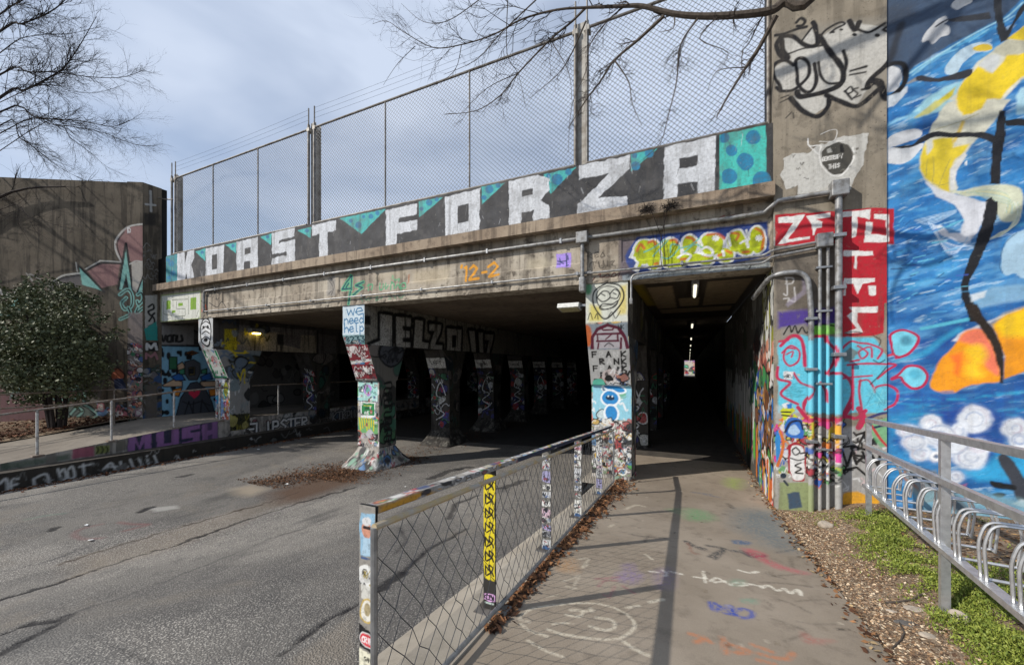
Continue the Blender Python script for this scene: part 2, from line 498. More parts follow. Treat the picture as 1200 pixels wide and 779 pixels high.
_G = {
 'A': [[(0, 0), (.5, 1), (1, 0)], [(.2, .38), (.8, .38)]], 'B': [[(0, 0), (0, 1), (.8, .9), (.8, .6), (0, .5), (1, .4), (.9, .05), (0, 0)]],
 'C': [[(1, .85), (.5, 1), (0, .6), (.1, .15), (.6, 0), (1, .15)]], 'D': [[(0, 0), (0, 1), (.7, .9), (1, .5), (.7, .08), (0, 0)]],
 'E': [[(1, 1), (0, 1), (0, 0), (1, 0)], [(0, .5), (.8, .5)]], 'F': [[(1, 1), (0, 1), (0, 0)], [(0, .52), (.8, .52)]],
 'G': [[(1, .85), (.5, 1), (0, .55), (.3, 0), (1, .1), (1, .45), (.6, .45)]], 'H': [[(0, 0), (0, 1)], [(1, 0), (1, 1)], [(0, .5), (1, .5)]],
 'I': [[(.5, 0), (.5, 1)]], 'J': [[(.8, 1), (.8, .2), (.5, 0), (.1, .2)]], 'K': [[(0, 0), (0, 1)], [(1, 1), (0, .45), (1, 0)]],
 'L': [[(0, 1), (0, 0), (1, 0)]], 'M': [[(0, 0), (.05, 1), (.5, .4), (.95, 1), (1, 0)]], 'N': [[(0, 0), (0, 1), (1, 0), (1, 1)]],
 'O': [[(.5, 1), (.05, .75), (.05, .25), (.5, 0), (.95, .25), (.95, .75), (.5, 1)]], 'P': [[(0, 0), (0, 1), (.8, .95), (.9, .6), (.7, .45), (0, .45)]],
 'Q': [[(.5, 1), (.05, .7), (.1, .2), (.5, 0), (.95, .3), (.9, .8), (.5, 1)], [(.6, .3), (1, -.05)]],
 'R': [[(0, 0), (0, 1), (.8, .95), (.9, .65), (0, .48), (1, 0)]], 'S': [[(1, .85), (.5, 1), (.05, .75), (.9, .35), (.6, 0), (0, .12)]],
 'T': [[(0, 1), (1, 1)], [(.5, 1), (.5, 0)]], 'U': [[(0, 1), (0, .2), (.5, 0), (1, .2), (1, 1)]], 'V': [[(0, 1), (.5, 0), (1, 1)]],
 'W': [[(0, 1), (.25, 0), (.5, .7), (.75, 0), (1, 1)]], 'X': [[(0, 0), (1, 1)], [(0, 1), (1, 0)]], 'Y': [[(0, 1), (.5, .5), (1, 1)], [(.5, .5), (.5, 0)]],
 'Z': [[(0, 1), (1, 1), (0, 0), (1, 0)]], '0': [[(.5, 1), (.05, .7), (.05, .3), (.5, 0), (.95, .3), (.95, .7), (.5, 1)]],
 '1': [[(.2, .8), (.5, 1), (.5, 0)]], '2': [[(0, .8), (.4, 1), (.9, .75), (0, 0), (1, 0)]], '3': [[(0, 1), (.9, .9), (.4, .55), (1, .3), (.5, 0), (0, .1)]],
 '4': [[(.7, 0), (.7, 1), (0, .35), (1, .35)]], '5': [[(1, 1), (.1, 1), (.05, .55), (.8, .55), (.9, .15), (.4, 0), (0, .1)]],
 '6': [[(.9, .9), (.3, .8), (.05, .3), (.5, 0), (.95, .3), (.5, .5), (.1, .35)]], '7': [[(0, 1), (1, 1), (.35, 0)]], '8': [[(.5, .5), (.1, .75), (.5, 1), (.9, .75), (.1, .25), (.5, 0), (.9, .25), (.5, .5)]],
 '9': [[(.9, .6), (.3, .5), (.1, .8), (.5, 1), (.9, .8), (.8, 0)]], '-': [[(.1, .5), (.9, .5)]], "'": [[(.4, 1), (.3, .8)]], '&': [[(1, 0), (.2, .8), (.5, 1), (.7, .8), (.1, .25), (.4, 0), (1, .4)]], '!': [[(.5, 1), (.5, .3)], [(.5, .08), (.5, 0)]], '.': [[(.5, .05), (.5, 0)]],
}
GLYPH = _G
# ------------------------------------------------------------------ the lie of the land
def sm(x, a, b):
    t = np.clip((x - a) / (b - a), 0, 1); return t * t * (3 - 2 * t)
def walk_z(y): return -0.076 * np.minimum(y, 6.9)
def road_z(x, y):
    zr = -0.10 - 0.106 * np.clip(y, -8, 6.9)
    f = sm(x, -8.0, -1.8)
    return -0.95 * (1 - f) + zr * f + 0.0
def side_z(y): return np.clip(-0.42 + 0.10 * (y - 3.3), -0.80, -0.10)
def dirt_z(x, y):
    a = walk_z(y) - 0.012; b = 0.130 - 0.0638 * np.clip(y, -6, 7)
    f = sm(x, 1.2, 2.25)
    return a * (1 - f) + b * f + 0.018 * np.sin(x * 5.1 + y * 2.3) * np.sin(y * 4.3 - x) * sm(x, 1.15, 1.6)

DARK = (0.045, 0.040, 0.034)
M = {}
M['pier'] = mat_wall('weathered_pier_concrete', (0.215, 0.185, 0.14), (0.085, 0.072, 0.055), (0.30, 0.262, 0.205), streak=0.4, blotch=0.45, boards=0.0)
M['ledge'] = mat_wall('brown_ledge_concrete', (0.26, 0.20, 0.145), (0.085, 0.065, 0.05), (0.36, 0.29, 0.215), streak=0.6, blotch=0.5, paint=False, bumpk=0.8)
M['fascia'] = mat_wall('streaked_beam_concrete', (0.29, 0.245, 0.19), (0.07, 0.058, 0.046), (0.47, 0.42, 0.34), streak=0.55, blotch=0.8, bumpk=0.8)
M['parapet'] = mat_wall('painted_parapet', (0.3, 0.28, 0.25), (0.07, 0.065, 0.06), (0.4, 0.38, 0.34), chip=0.45, grime=0.38, bumpk=0.5)
M['mural'] = mat_wall('painted_mural_wall', (0.3, 0.28, 0.25), (0.06, 0.06, 0.065), (0.4, 0.38, 0.34), chip=0.08, grime=0.14, bumpk=0.45)
M['wing'] = mat_wall('dark_stained_concrete', (0.098, 0.080, 0.058), (0.032, 0.027, 0.021), (0.15, 0.124, 0.092), streak=0.7, blotch=0.5, boards=0.0, grime=0.15)
M['dim'] = mat_wall('tunnel_concrete', (0.058, 0.050, 0.041), (0.018, 0.016, 0.014), (0.088, 0.077, 0.063), streak=0.5)  # base colour lowered to deepen the shade inside the tunnel
M['pillar'] = mat_wall('pillar_concrete', (0.30, 0.275, 0.24), (0.06, 0.055, 0.05), (0.40, 0.37, 0.33), chip=0.2, grime=0.2)
M['soffit'] = mat_wall('soffit_concrete', (0.135, 0.106, 0.078), (0.045, 0.036, 0.027), (0.19, 0.15, 0.112), streak=0.2, blotch=0.5, paint=False, bumpk=0.6)
M['foot'] = None
M['conc_shaded'] = mat_wall('shade_dark_concrete', (0.045, 0.041, 0.036), (0.014, 0.0125, 0.011), (0.070, 0.063, 0.055), chip=0.45, grime=0.75)  # darker copy of the pillar concrete, tunnel shade put into its colour

def mapY(Y): return lambda u, v: (lambda p: (p[0], p[2]))(onY(u, v, Y))
def mapX(X): return lambda u, v: (lambda p: (p[1], p[2]))(onX(u, v, X))
def faceY(Y): return lambda S, T: (S, np.full_like(S, Y), T)

# ------------------------------------------------------------------ asphalt road
def mat_road():
    m = NT('worn_asphalt')
    a = m.n('ShaderNodeAttribute', attribute_name='Col')
    vor = m.n('ShaderNodeTexVoronoi', {'Vector': m.pos, 'Scale': 72.0, 'Randomness': 1.0}, feature='F1')
    stone = m.ramp(vor.outputs['Distance'], 0.25, 0.62, 1.0, 0.0)
    hue = m.n('ShaderNodeSeparateColor', {'Color': vor.outputs['Color']}).outputs[0]
    big = m.noise(0.55, 5, 0.6); mid = m.noise(3.5, 5, 0.6)
    base = m.mix(m.ramp(big, 0.35, 0.66), (0.122, 0.114, 0.105), (0.205, 0.190, 0.168))
    base = m.mix(m.math('MULTIPLY', m.ramp(mid, 0.50, 0.72), 0.5), base, (0.082, 0.078, 0.073))
    worn = m.ramp(m.noise(0.45, 4, 0.6, vec=m.mapped((1, 1, 1))), 0.44, 0.60)
    st = m.mix(hue, (0.10, 0.094, 0.086), (0.55, 0.515, 0.455))
    base = m.mix(m.math('MULTIPLY', m.math('MULTIPLY', stone, m.ramp(hue, 0.05, 0.55)), m.math('ADD', 0.62, m.math('MULTIPLY', worn, 0.38))), base, st)
    patch = m.noise(0.28, 3, 0.5, vec=m.mapped((1.6, 0.7, 1)))
    base = m.mix(m.math('MULTIPLY', m.ramp(patch, 0.50, 0.56), 0.30), base, (0.052, 0.051, 0.051))
    base = m.mix(m.math('MULTIPLY', m.ramp(m.noise(0.7, 5, 0.65, dist=0.6), 0.54, 0.70), 0.40), base, (0.225, 0.192, 0.150))
    base = m.mix(m.math('MULTIPLY', m.ramp(m.noise(1.3, 4, 0.6, vec=m.mapped((1.0, 0.25, 1))), 0.58, 0.72), 0.55), base, (0.05, 0.049, 0.048))
    col = m.mix(a.outputs['Alpha'], base, a.outputs['Color'])
    h = m.math('ADD', m.math('MULTIPLY', stone, 0.6), m.math('MULTIPLY', m.noise(90, 3), 0.5))
    return m.set(Base_Color=col, Roughness=0.92, Normal=m.bump(h, 0.8, 0.008), Specular_IOR_Level=0.25)
M['road'] = mat_road()
M['road_shaded'] = mat_plain('shade_dark_asphalt', (0.045, 0.042, 0.038), 0.9, c2=(0.028, 0.026, 0.024), scale=4)  # asphalt copy with the tunnel's shade mixed into the base colour
M['foot_shaded'] = mat_plain('shade_dark_footway', (0.07, 0.060, 0.048), 0.9, c2=(0.04, 0.034, 0.028), scale=4)  # footway colour darkened to imitate shade deep in the foot tunnel
def zmap_road(u, v):
    p = onZ(u, v, lambda x, y: float(road_z(np.float64(x), np.float64(y)))); return (p[0], p[1])
rc = Canvas(-12.95, -1.78, -1.0, 11.0, 0.026, zmap_road, seed=5)
# brown dust strips, patches and the cracks, traced
rc.frame(0, 520, 2.857)
rc.pp([(215, 400), (560, 290), (900, 190), (960, 200), (600, 345), (260, 440)], '#8b7b66', a=0.22, soft=22)
rc.pp([(900, 165), (1000, 130), (1150, 85), (1230, 95), (1190, 130), (1000, 195), (930, 200)], '#57402f', a=0.8, soft=22)
rc.pp([(780, 150), (850, 135), (900, 150), (840, 175), (790, 168)], '#a99b86', a=0.6, soft=12)
rc.pp([(500, 215), (590, 205), (600, 215), (520, 228)], '#a3a19b', a=0.7, soft=3)
rc.pp([(980, 720), (1180, 570), (1180, 740), (980, 760)], '#8a8072', a=0.45, soft=20)
rc.pp([(0, 640), (190, 610), (330, 660), (520, 760), (0, 800)], '#5d5d5c', a=0.35, soft=20)
def crack(pts, w, col='#17161a', a=0.9, jit=2.2):
    P = []
    for (x0, y0), (x1, y1) in zip(pts[:-1], pts[1:]):
        n = max(2, int(math.hypot(x1 - x0, y1 - y0) / 14))
        for i in range(n):
            t = i / n; P.append((x0 + (x1 - x0) * t + rnd.gauss(0, jit), y0 + (y1 - y0) * t + rnd.gauss(0, jit * 0.8)))
    P.append(pts[-1])
    k = rc.mpp(pts[0]); Q = [rc.px(p) for p in P]
    for i in range(0, len(Q) - 1, 6):
        rc.stroke(Q[i:i + 7], w * k * rnd.uniform(0.8, 2.0), col, a=a * rnd.uniform(0.7, 1), rough=0.5)
crack([(0, 520), (160, 475), (262, 440), (430, 385), (575, 343), (720, 290), (880, 235), (1000, 198), (1190, 145)], 3.2)
crack([(200, 402), (330, 360), (560, 290), (760, 235), (900, 195), (1000, 160)], 2.5, '#3a2f28')
crack([(0, 705), (60, 670), (180, 610), (240, 570)], 6)
crack([(0, 640), (90, 605), (185, 590), (215, 575)], 4)
crack([(940, 705), (1010, 650), (1095, 590), (1180, 545)], 7)
crack([(480, 225), (510, 212)], 5); crack([(600, 112), (640, 102)], 5); crack([(170, 287), (195, 278)], 4)
crack([(215, 575), (420, 510), (700, 400), (900, 320), (1180, 230)], 2.0, '#3b3a3c', a=0.6)
crack([(300, 640), (430, 700), (520, 740)], 2.0, '#2d2d2e', a=0.7)
crack([(0, 430), (140, 400), (300, 340)], 1.6, '#3b3a3c', a=0.6)
rc.ps([(400, 262), (440, 268), (495, 270), (460, 280), (420, 290)], 4, '#7a4a4a', a=0.55, soft=3)
rc.ps([(340, 268), (270, 285), (250, 305), (280, 318), (340, 315)], 4, '#7a4a4a', a=0.4, soft=3)
rc.ps([(90, 252), (150, 240), (215, 232)], 3, '#5f7f70', a=0.4, soft=3)
rc.frame(400, 480, 2.606)
crack([(115, 548), (190, 495), (265, 425), (340, 388), (382, 362)], 8)
crack([(270, 210), (330, 185), (400, 175)], 5); crack([(478, 240), (520, 228), (560, 215)], 5); crack([(330, 330), (350, 290), (420, 260)], 3)
crack([(0, 625), (60, 590), (115, 550)], 6); crack([(160, 440), (200, 400), (180, 360)], 2.5)
S_, T_ = np.meshgrid(rc.S, rc.T)
dark = rc.img[..., 3] * (rc.img[..., :3].sum(-1) < 0.06)
relief = 0.012 * (fbm(S_.shape, 8, 4, 3) - 0.5) - 0.012 * dark
RZ = road_z(S_, T_) + relief
road = mesh_obj('road', np.stack([S_, T_, RZ], -1).reshape(-1, 3), grid_faces(rc.nt, rc.ns), M['road'], cols=rc.cols())
tag(road, kind='structure', label='cracked worn grey asphalt road running into the tunnel')
def plain_grid(name, xs, ys, fz, mat, kind='structure', parent=None, label=None):
    X, Y = np.meshgrid(np.array(xs), np.array(ys)); Z = fz(X, Y) + 0 * X
    o = mesh_obj(name, np.stack([X, Y, Z], -1).reshape(-1, 3), grid_faces(len(ys), len(xs)), mat, parent, cols=np.zeros((X.size, 4)))
    if kind: tag(o, kind=kind, label=label)
    return o
plain_grid('road', np.linspace(-12.95, -1.78, 30), np.linspace(-30, -1.0, 30), road_z, M['road'], label='asphalt road behind the viewpoint')
plain_grid('road', np.linspace(-12.95, -1.78, 30), np.linspace(11.0, 96, 30), road_z, M['road_shaded'], label='asphalt carriageway deep inside the tunnel')

# ------------------------------------------------------------------ footway on the right
def mat_concrete_floor(name, a_, b_, c_, bumpk=0.4):
    m = NT(name)
    a = m.n('ShaderNodeAttribute', attribute_name='Col')
    big = m.noise(0.8, 6, 0.6); mid = m.noise(6, 6, 0.65); fine = m.noise(140, 3, 0.7)
    col = m.mix(m.ramp(big, 0.32, 0.68), a_, b_)
    col = m.mix(m.math('MULTIPLY', m.ramp(mid, 0.5, 0.72), 0.45), col, c_)
    col = m.mix(m.math('MULTIPLY', m.ramp(fine, 0.56, 0.7), 0.35), col, c_)
    col = m.mix(m.math('MULTIPLY', m.ramp(fine, 0.42, 0.30), 0.35), col, tuple(x * 1.35 for x in b_))
    wear = m.math('SUBTRACT', 1.0, m.math('MULTIPLY', m.ramp(m.noise(30, 6, 0.75), 0.47, 0.60), 0.75))
    col = m.mix(m.math('MULTIPLY', a.outputs['Alpha'], wear), col, a.outputs['Color'])
    h = m.math('ADD', fine, m.math('MULTIPLY', mid, 1.2))
    return m.set(Base_Color=col, Roughness=0.93, Normal=m.bump(h, bumpk, 0.006), Specular_IOR_Level=0.2)
M['foot'] = mat_concrete_floor('worn_footway_concrete', (0.225, 0.186, 0.142), (0.305, 0.258, 0.203), (0.125, 0.102, 0.079))
M['slab'] = mat_concrete_floor('sidewalk_concrete', (0.175, 0.152, 0.125), (0.25, 0.22, 0.182), (0.10, 0.086, 0.07))
M['kerb'] = mat_concrete_floor('kerb_concrete', (0.28, 0.25, 0.205), (0.37, 0.335, 0.28), (0.17, 0.15, 0.12), 0.6)
def zmap_walk(u, v):
    p = onZ(u, v, lambda x, y: float(walk_z(np.float64(y)))); return (p[0], p[1])
wc = Canvas(-1.2, 1.12, -0.5, 9.5, 0.0155, zmap_walk, seed=9)
wc.frame(660, 560, 3.158)
OFFW = '#c9c0ac'
# happy face ring, traced with the part left of this window
for P, w in [([(-60, 585), (-130, 560), (-160, 520), (-120, 485), (-40, 470), (60, 462), (150, 468), (230, 500), (265, 545), (225, 585), (170, 597), (80, 590), (-10, 575), (-60, 558)], 9),
             ([(100, 548), (150, 562), (190, 552), (180, 525), (120, 515)], 9), ([(10, 505), (60, 512), (70, 490), (30, 488)], 9), ([(80, 492), (110, 490), (100, 482)], 8),
             ([(225, 605), (270, 635), (315, 655)], 12), ([(320, 458), (370, 448)], 8), ([(235, 480), (280, 472)], 7), ([(-130, 600), (-60, 640), (0, 660)], 8), ([(-40, 540), (0, 535), (40, 538)], 6)]:
    wc.ps(P, w, OFFW, a=0.75, soft=2)
for P in [[(320, 345), (350, 348)], [(370, 340), (385, 355), (375, 362)], [(395, 345), (440, 355)], [(485, 365), (530, 370)], [(520, 345), (525, 385)], [(545, 380), (570, 368), (600, 385), (620, 395)], [(560, 385), (600, 380)],
          [(625, 392), (650, 385), (690, 392), (650, 398)], [(700, 392), (740, 400)], [(735, 405), (760, 395), (790, 415), (820, 408), (840, 425), (870, 412), (880, 432)], [(650, 340), (690, 350), (720, 345)]]:
    wc.ps(P, 5, '#dcd6c6', a=0.8, soft=1)
for P, w, c, a in [([(455, 235), (480, 250), (520, 262)], 8, '#33363a', .8), ([(535, 250), (590, 262), (545, 290)], 7, '#33363a', .75), ([(600, 262), (560, 298)], 6, '#33363a', .7), ([(625, 268), (670, 275), (740, 285), (700, 290), (660, 270)], 8, '#2c3440', .75),
                   ([(250, 208), (310, 218), (375, 222)], 5, '#3f3d3c', .6), ([(300, 235), (315, 215)], 4, '#3f3d3c', .6), ([(460, 240), (480, 275), (500, 280)], 4, '#7b4b3c', .5),
                   ([(735, 385), (830, 390), (920, 402)], 4, '#4a443e', .6), ([(750, 350), (820, 372)], 4, '#4a443e', .5), ([(780, 362), (875, 355)], 4, '#4a443e', .5), ([(800, 448), (860, 470), (915, 498)], 4, '#4a443e', .6), ([(860, 455), (960, 450), (1000, 470)], 4, '#4a443e', .5),
                   ([(775, 520), (850, 545), (900, 570), (820, 602)], 4, '#4a443e', .5), ([(870, 530), (950, 540), (1010, 540)], 4, '#4a443e', .5), ([(1015, 558), (1055, 560)], 5, '#2d2a28', .8), ([(840, 295), (850, 330)], 4, '#4a443e', .5), ([(745, 450), (780, 475)], 3, '#4a443e', .5), ([(480, 52), (545, 60)], 4, '#566070', .5), ([(520, 60), (575, 70)], 4, '#566070', .5),
                   ([(790, 275), (850, 265)], 4, '#46464a', .6), ([(305, 282), (330, 300)], 4, '#d0c8b4', .6), ([(610, 95), (625, 110)], 4, '#222222', .6)]:
    wc.ps(P, w, c, a=a, soft=2)
for P, c, a, sf in [([(640, 125), (720, 118), (800, 140), (840, 200), (860, 265), (760, 250), (700, 215), (640, 180)], '#4f6670', .62, 25), ([(630, 230), (690, 235), (685, 247), (635, 243)], '#2f567c', .7, 3),
                    ([(455, 115), (520, 120), (560, 150), (500, 158), (455, 150)], '#4f8f5c', .6, 12), ([(610, 0), (660, 5), (650, 40), (600, 25)], '#8fae3c', .45, 10), ([(380, 115), (430, 112), (425, 130)], '#4f8f5c', .35, 8),
                    ([(660, 258), (740, 275), (760, 300), (850, 335), (910, 350), (870, 352), (780, 330), (720, 300)], '#b04a58', .62, 8), ([(205, 350), (260, 340), (300, 365), (250, 390), (200, 375)], '#7d6a94', .5, 14), ([(215, 320), (260, 315), (265, 335), (225, 338)], '#7d6a94', .4, 10), ([(330, 350), (400, 330), (410, 400), (350, 408)], '#7d6a94', .3, 14),
                    ([(890, 570), (930, 590), (1000, 600), (930, 612), (890, 600)], '#a2564f', .5, 12), ([(660, 445), (720, 447), (715, 462), (665, 460)], '#55917a', .5, 8), ([(620, 375), (670, 378), (660, 398), (620, 395)], '#55917a', .35, 8), ([(-20, 305), (40, 300), (50, 345), (-20, 340)], '#ab7f4e', .45, 18)]:
    wc.pp(P, c, a=a, soft=sf, cv=True, rough=0.03)
for P in [[(120, 372), (205, 365)], [(130, 400), (150, 380), (200, 378)], [(150, 430), (170, 438), (190, 400)], [(220, 398), (262, 425)]]:
    wc.ps(P, 5, '#8f4a5a', a=0.55, soft=3)
BLU = '#31499a'
for P in [[(545, 460), (552, 485), (570, 488), (578, 475), (560, 462)], [(590, 478), (610, 490)], [(608, 472), (630, 502), (600, 498)], [(640, 490), (665, 482), (700, 495), (690, 515), (650, 512), (638, 498)], [(620, 472), (625, 500)]]:
    wc.ps(P, 8, BLU, a=0.75, soft=2)
for P in [[(590, 590), (600, 645)], [(600, 610), (690, 640), (640, 645)], [(700, 615), (770, 640)], [(730, 650), (820, 668), (850, 645)], [(720, 672), (780, 685)], [(470, 575), (520, 590), (490, 605)], [(525, 590), (545, 605)]]:
    wc.ps(P, 10, '#c0703f', a=0.6, soft=6)
for P in [[(0, 380), (30, 372), (60, 360), (40, 395)], [(10, 400), (50, 405), (30, 410)], [(55, 300), (95, 298), (70, 330), (90, 320)], [(-60, 440), (-20, 430)], [(230, 115), (270, 100), (300, 105)], [(170, 180), (185, 172)]]:
    wc.ps(P, 4, OFFW, a=0.55, soft=2)
for i in range(60):          # scuffs, old gum, drips
    x, y = rnd.uniform(-1.1, 1.05), rnd.uniform(1.5, 8)
    wc.ell(x, y, rnd.uniform(.01, .03), rnd.uniform(.01, .04), rnd.choice(['#2e2a26', '#4a4036', '#b8ae9c', '#6f6252']), a=rnd.uniform(.3, .7))
S_, T_ = np.meshgrid(wc.S, wc.T)
walk = mesh_obj('footway', np.stack([S_, T_, walk_z(T_) + 0.006 * (fbm(S_.shape, 20, 3, 4) - .5)], -1).reshape(-1, 3), grid_faces(wc.nt, wc.ns), M['foot'], cols=wc.cols())
tag(walk, kind='structure', label='concrete footway with faded spray paint running into the small tunnel')
plain_grid('footway', [-1.2, 0, 1.12], np.linspace(-12, -0.5, 12), lambda X, Y: walk_z(Y), M['foot'], label='concrete footway behind the viewpoint')
plain_grid('footway', [-1.2, 0, 1.12], np.linspace(9.5, 97, 12), lambda X, Y: walk_z(Y), M['foot_shaded'], label='concrete footway deep inside the small tunnel')
# kerb between footway and road: raised strip under the railing and a sloping apron
def strip(name, xz, ys, mat, label):
    V = []; F = []; n = len(xz)
    for y in ys:
        for x, f in xz: V.append((x, y, f(y)))
    for i in range(len(ys) - 1):
        for k in range(n - 1):
            a = i * n + k; F.append((a, a + 1, a + n + 1, a + n))
    o = mesh_obj(name, V, F, mat, cols=np.zeros((len(V), 4))); return tag(o, kind='structure', label=label)
ys_ = list(np.arange(-10, 6.8, 0.3)) + [6.8]
w_ = lambda d: (lambda y: float(walk_z(np.float64(y))) + d)
strip('kerb', [(-1.49, w_(-0.08)), (-1.485, w_(0.010)), (-1.47, w_(0.018)), (-1.2, w_(0.014)), (-1.196, w_(-0.03))], ys_, M['kerb'], 'narrow concrete kerb carrying the sticker covered railing')
strip('gutter', [(-1.80, lambda y: float(road_z(np.float64(-1.80), np.float64(y))) - 0.05), (-1.79, lambda y: float(road_z(np.float64(-1.79), np.float64(y))) + 0.012), (-1.50, w_(-0.035)), (-1.49, w_(-0.09))], ys_, M['kerb'], 'pale concrete apron sloping from the kerb to the asphalt')
strip('kerb', [(-1.80, lambda y: -0.95), (-1.79, w_(-0.02)), (-1.77, w_(0.004)), (-1.2, w_(0.002)), (-1.19, w_(-.02))], [6.8, 8, 12, 20, 50, 97], M['kerb'], 'concrete kerb below the pillars inside the tunnel')

# ------------------------------------------------------------------ bare earth on the right
def mat_earth():
    m = NT('chippings_and_earth')
    n1 = m.noise(1.6, 6, 0.62); n2 = m.noise(26, 5, 0.65)
    col = m.mix(m.ramp(n1, 0.38, 0.64), (0.20, 0.142, 0.095), (0.34, 0.262, 0.185))
    col = m.mix(m.ramp(n2, 0.45, 0.7), col, (0.105, 0.073, 0.05))
    col = m.mix(m.math('MULTIPLY', m.ramp(n2, 0.42, 0.3), 0.6), col, (0.33, 0.26, 0.19))
    return m.set(Base_Color=col, Roughness=0.95, Normal=m.bump(m.math('ADD', n2, m.noise(90, 3)), 0.9, 0.02), Specular_IOR_Level=0.1)
M['earth'] = mat_earth()
plain_grid('earth', np.linspace(1.118, 8.0, 60), np.linspace(-6, 6.9, 90), dirt_z, M['earth'], label='strip of bare earth and wood chips beside the footway')
M['land'] = mat_plain('far_ground', (0.10, 0.085, 0.06), 0.95, c2=(0.06, 0.065, 0.035), scale=1.5)
o = mesh_obj('ground', [(-400, -400, -1.35), (400, -400, -1.35), (400, 400, -1.35), (-400, 400, -1.35)], [(0, 1, 2, 3)], M['land']); tag(o, kind='structure', label='ground lying below and around the place')

# ------------------------------------------------------------------ left sidewalk and its kerb
ysd = np.array(sorted(set(list(np.arange(-14, 7.0, 0.4)) + [6.6, 3.3, -0.5, 10, 20, 97])))
plain_grid('sidewalk', np.linspace(-15.85, -12.9, 6), ysd, lambda X, Y: side_z(Y), M['slab'], label='raised concrete sidewalk behind the metal railing')
lc = Canvas(-2.0, 20.0, -1.02, -0.085, 0.024, mapX(-12.9), seed=21)
lc.frame(0, 380, 3.54)
lc.pp([(0, 575), (130, 560), (290, 535), (290, 560), (0, 610)], '#2f4a36', a=0.7, soft=6)
lc.pp([(300, 515), (390, 505), (390, 545), (300, 558)], '#9c4f63', a=0.85, soft=2); lc.pp([(395, 505), (455, 500), (455, 530), (395, 540)], '#6f7a2e', a=0.8, soft=2)
for x in (400, 420, 440): lc.ps([(x, 505), (x + 8, 520), (x, 535)], 5, '#22260f')
lc.pp([(190, 535), (235, 525), (235, 575), (190, 580)], '#6f6a62', a=.9); lc.pp([(483, 485), (520, 478), (520, 520), (483, 528)], '#6a665c', a=.9)
lc.pp([(528, 468), (905, 398), (905, 485), (528, 540)], '#1f2340', a=0.95)
PUR = '#8b6294'
lc.pp([(532, 470), (562, 464), (578, 500), (592, 458), (628, 452), (628, 522), (598, 526), (598, 490), (580, 522), (562, 495), (562, 532), (532, 536)], PUR)
lc.pp([(650, 448), (680, 442), (680, 495), (712, 490), (712, 436), (742, 430), (742, 506), (730, 512), (650, 520)], PUR)
lc.pp([(755, 430), (830, 415), (830, 432), (790, 440), (790, 450), (830, 443), (830, 492), (755, 506), (755, 490), (800, 482), (800, 468), (755, 476)], PUR)
lc.pp([(838, 414), (862, 410), (862, 440), (880, 437), (880, 405), (902, 400), (902, 478), (880, 482), (880, 455), (862, 460), (862, 486), (838, 490)], PUR)
lc.tags(7.4, 20, -.55, -.12, 170, ['#8f8f8c', '#2a2a2c', '#5f5f5c', '#b4b4b0', '#4a5a6a', '#7a4a50', '#1c1c1e'], size=(.12, .3), w=(.02, .04), blob=.3)
lc.frame(240, 470, 5.99)
lc.pp([(0, 150), (90, 140), (90, 300), (0, 300)], '#6d5078', a=.4)
WG = '#d8d8d6'
ya, za = lc.px((305, 245)); yb, zb_ = lc.px((730, 180))
for w_s, cl_ in ((.13, '#161616'), (.062, WG)):
    lc.r = random.Random(77)
    lc.text('FLIPSTER', ya, za + .02, .36, w_s, cl_, asp=(yb - ya) / 8 / .36 / 1.28, gap=.28, wob=.02)
ya, za = lc.px((830, 150)); yb, zb_ = lc.px((1060, 120))
for w_s, cl_ in ((.12, '#161616'), (.05, '#9a9a98')):
    lc.r = random.Random(78)
    lc.text('LIKTKPU', ya, za - .02, .36, w_s, cl_, asp=(yb - ya) / 7 / .36 / 1.28, gap=.28, wob=.02)
side_wall = canvas_solid('sidewalk_wall', lc, lambda S, T: (np.full_like(S, -12.9), S, np.minimum(T, side_z(S) - 0.004)), (-0.3, 0, 0), M['pillar'])
tag(side_wall, 'low concrete wall under the sidewalk edge painted with purple MUSH lettering', 'wall')
kc = Canvas(-6.0, 20.0, -1.02, -0.60, 0.024, mapX(-12.5), seed=22)
kc.fill('#2c2924', 0.75)
kc.frame(0, 380, 3.54)
for P in [[(0, 660), (25, 640), (30, 690), (5, 700)], [(45, 690), (48, 645), (75, 640)], [(48, 668), (70, 662)], [(240, 600), (255, 640), (275, 640), (265, 600), (245, 620)], [(285, 600), (300, 590), (310, 630), (285, 640), (280, 610)], [(345, 580), (350, 625)], [(330, 590), (385, 578)],
          [(430, 600), (460, 575), (480, 605)], [(440, 590), (500, 590)], [(500, 570), (510, 610), (530, 590)], [(540, 560), (560, 600), (590, 580)], [(575, 555), (600, 600)], [(610, 545), (620, 590), (650, 575)], [(640, 545), (655, 580)], [(140, 640), (190, 620), (200, 660), (150, 675), (140, 640)]]:
    kc.ps(P, 8, '#c4c6c4', a=0.85, soft=2)
kc.tags(-2, 8, -.95, -.65, 60, ['#8b8b88', '#b4b6b4', '#5f5f5c', '#2a2a28'], size=(.08, .2), w=(.012, .025), blob=.1)
kc.tags(8, 19, -.95, -.65, 60, ['#8b8b88', '#5f5f5c', '#2a2a28'], size=(.15, .4), w=(.02, .05), blob=.1)
kerbw = canvas_solid('kerb', kc, lambda S, T: (np.full_like(S, -12.5), S, T), (-0.42, 0, 0), M['dim'])
tag(kerbw, kind='structure', label='dark stained kerb with white tags along the left side of the road')
plain_grid('soil', np.linspace(-30, -15.8, 24), np.linspace(-14, 7, 30), lambda X, Y: side_z(Y) + 0.05 + 0.10 * sm(-X, 15.8, 18) + 0.03 * np.sin(X * 3 + Y * 2), M['earth'], label='planting bed of dark soil below the left wing wall')

MB().box(-13.2, -12.9, 20.0, 58, -1.2, -0.11).build('sidewalk_wall', M['dim'], side_wall)
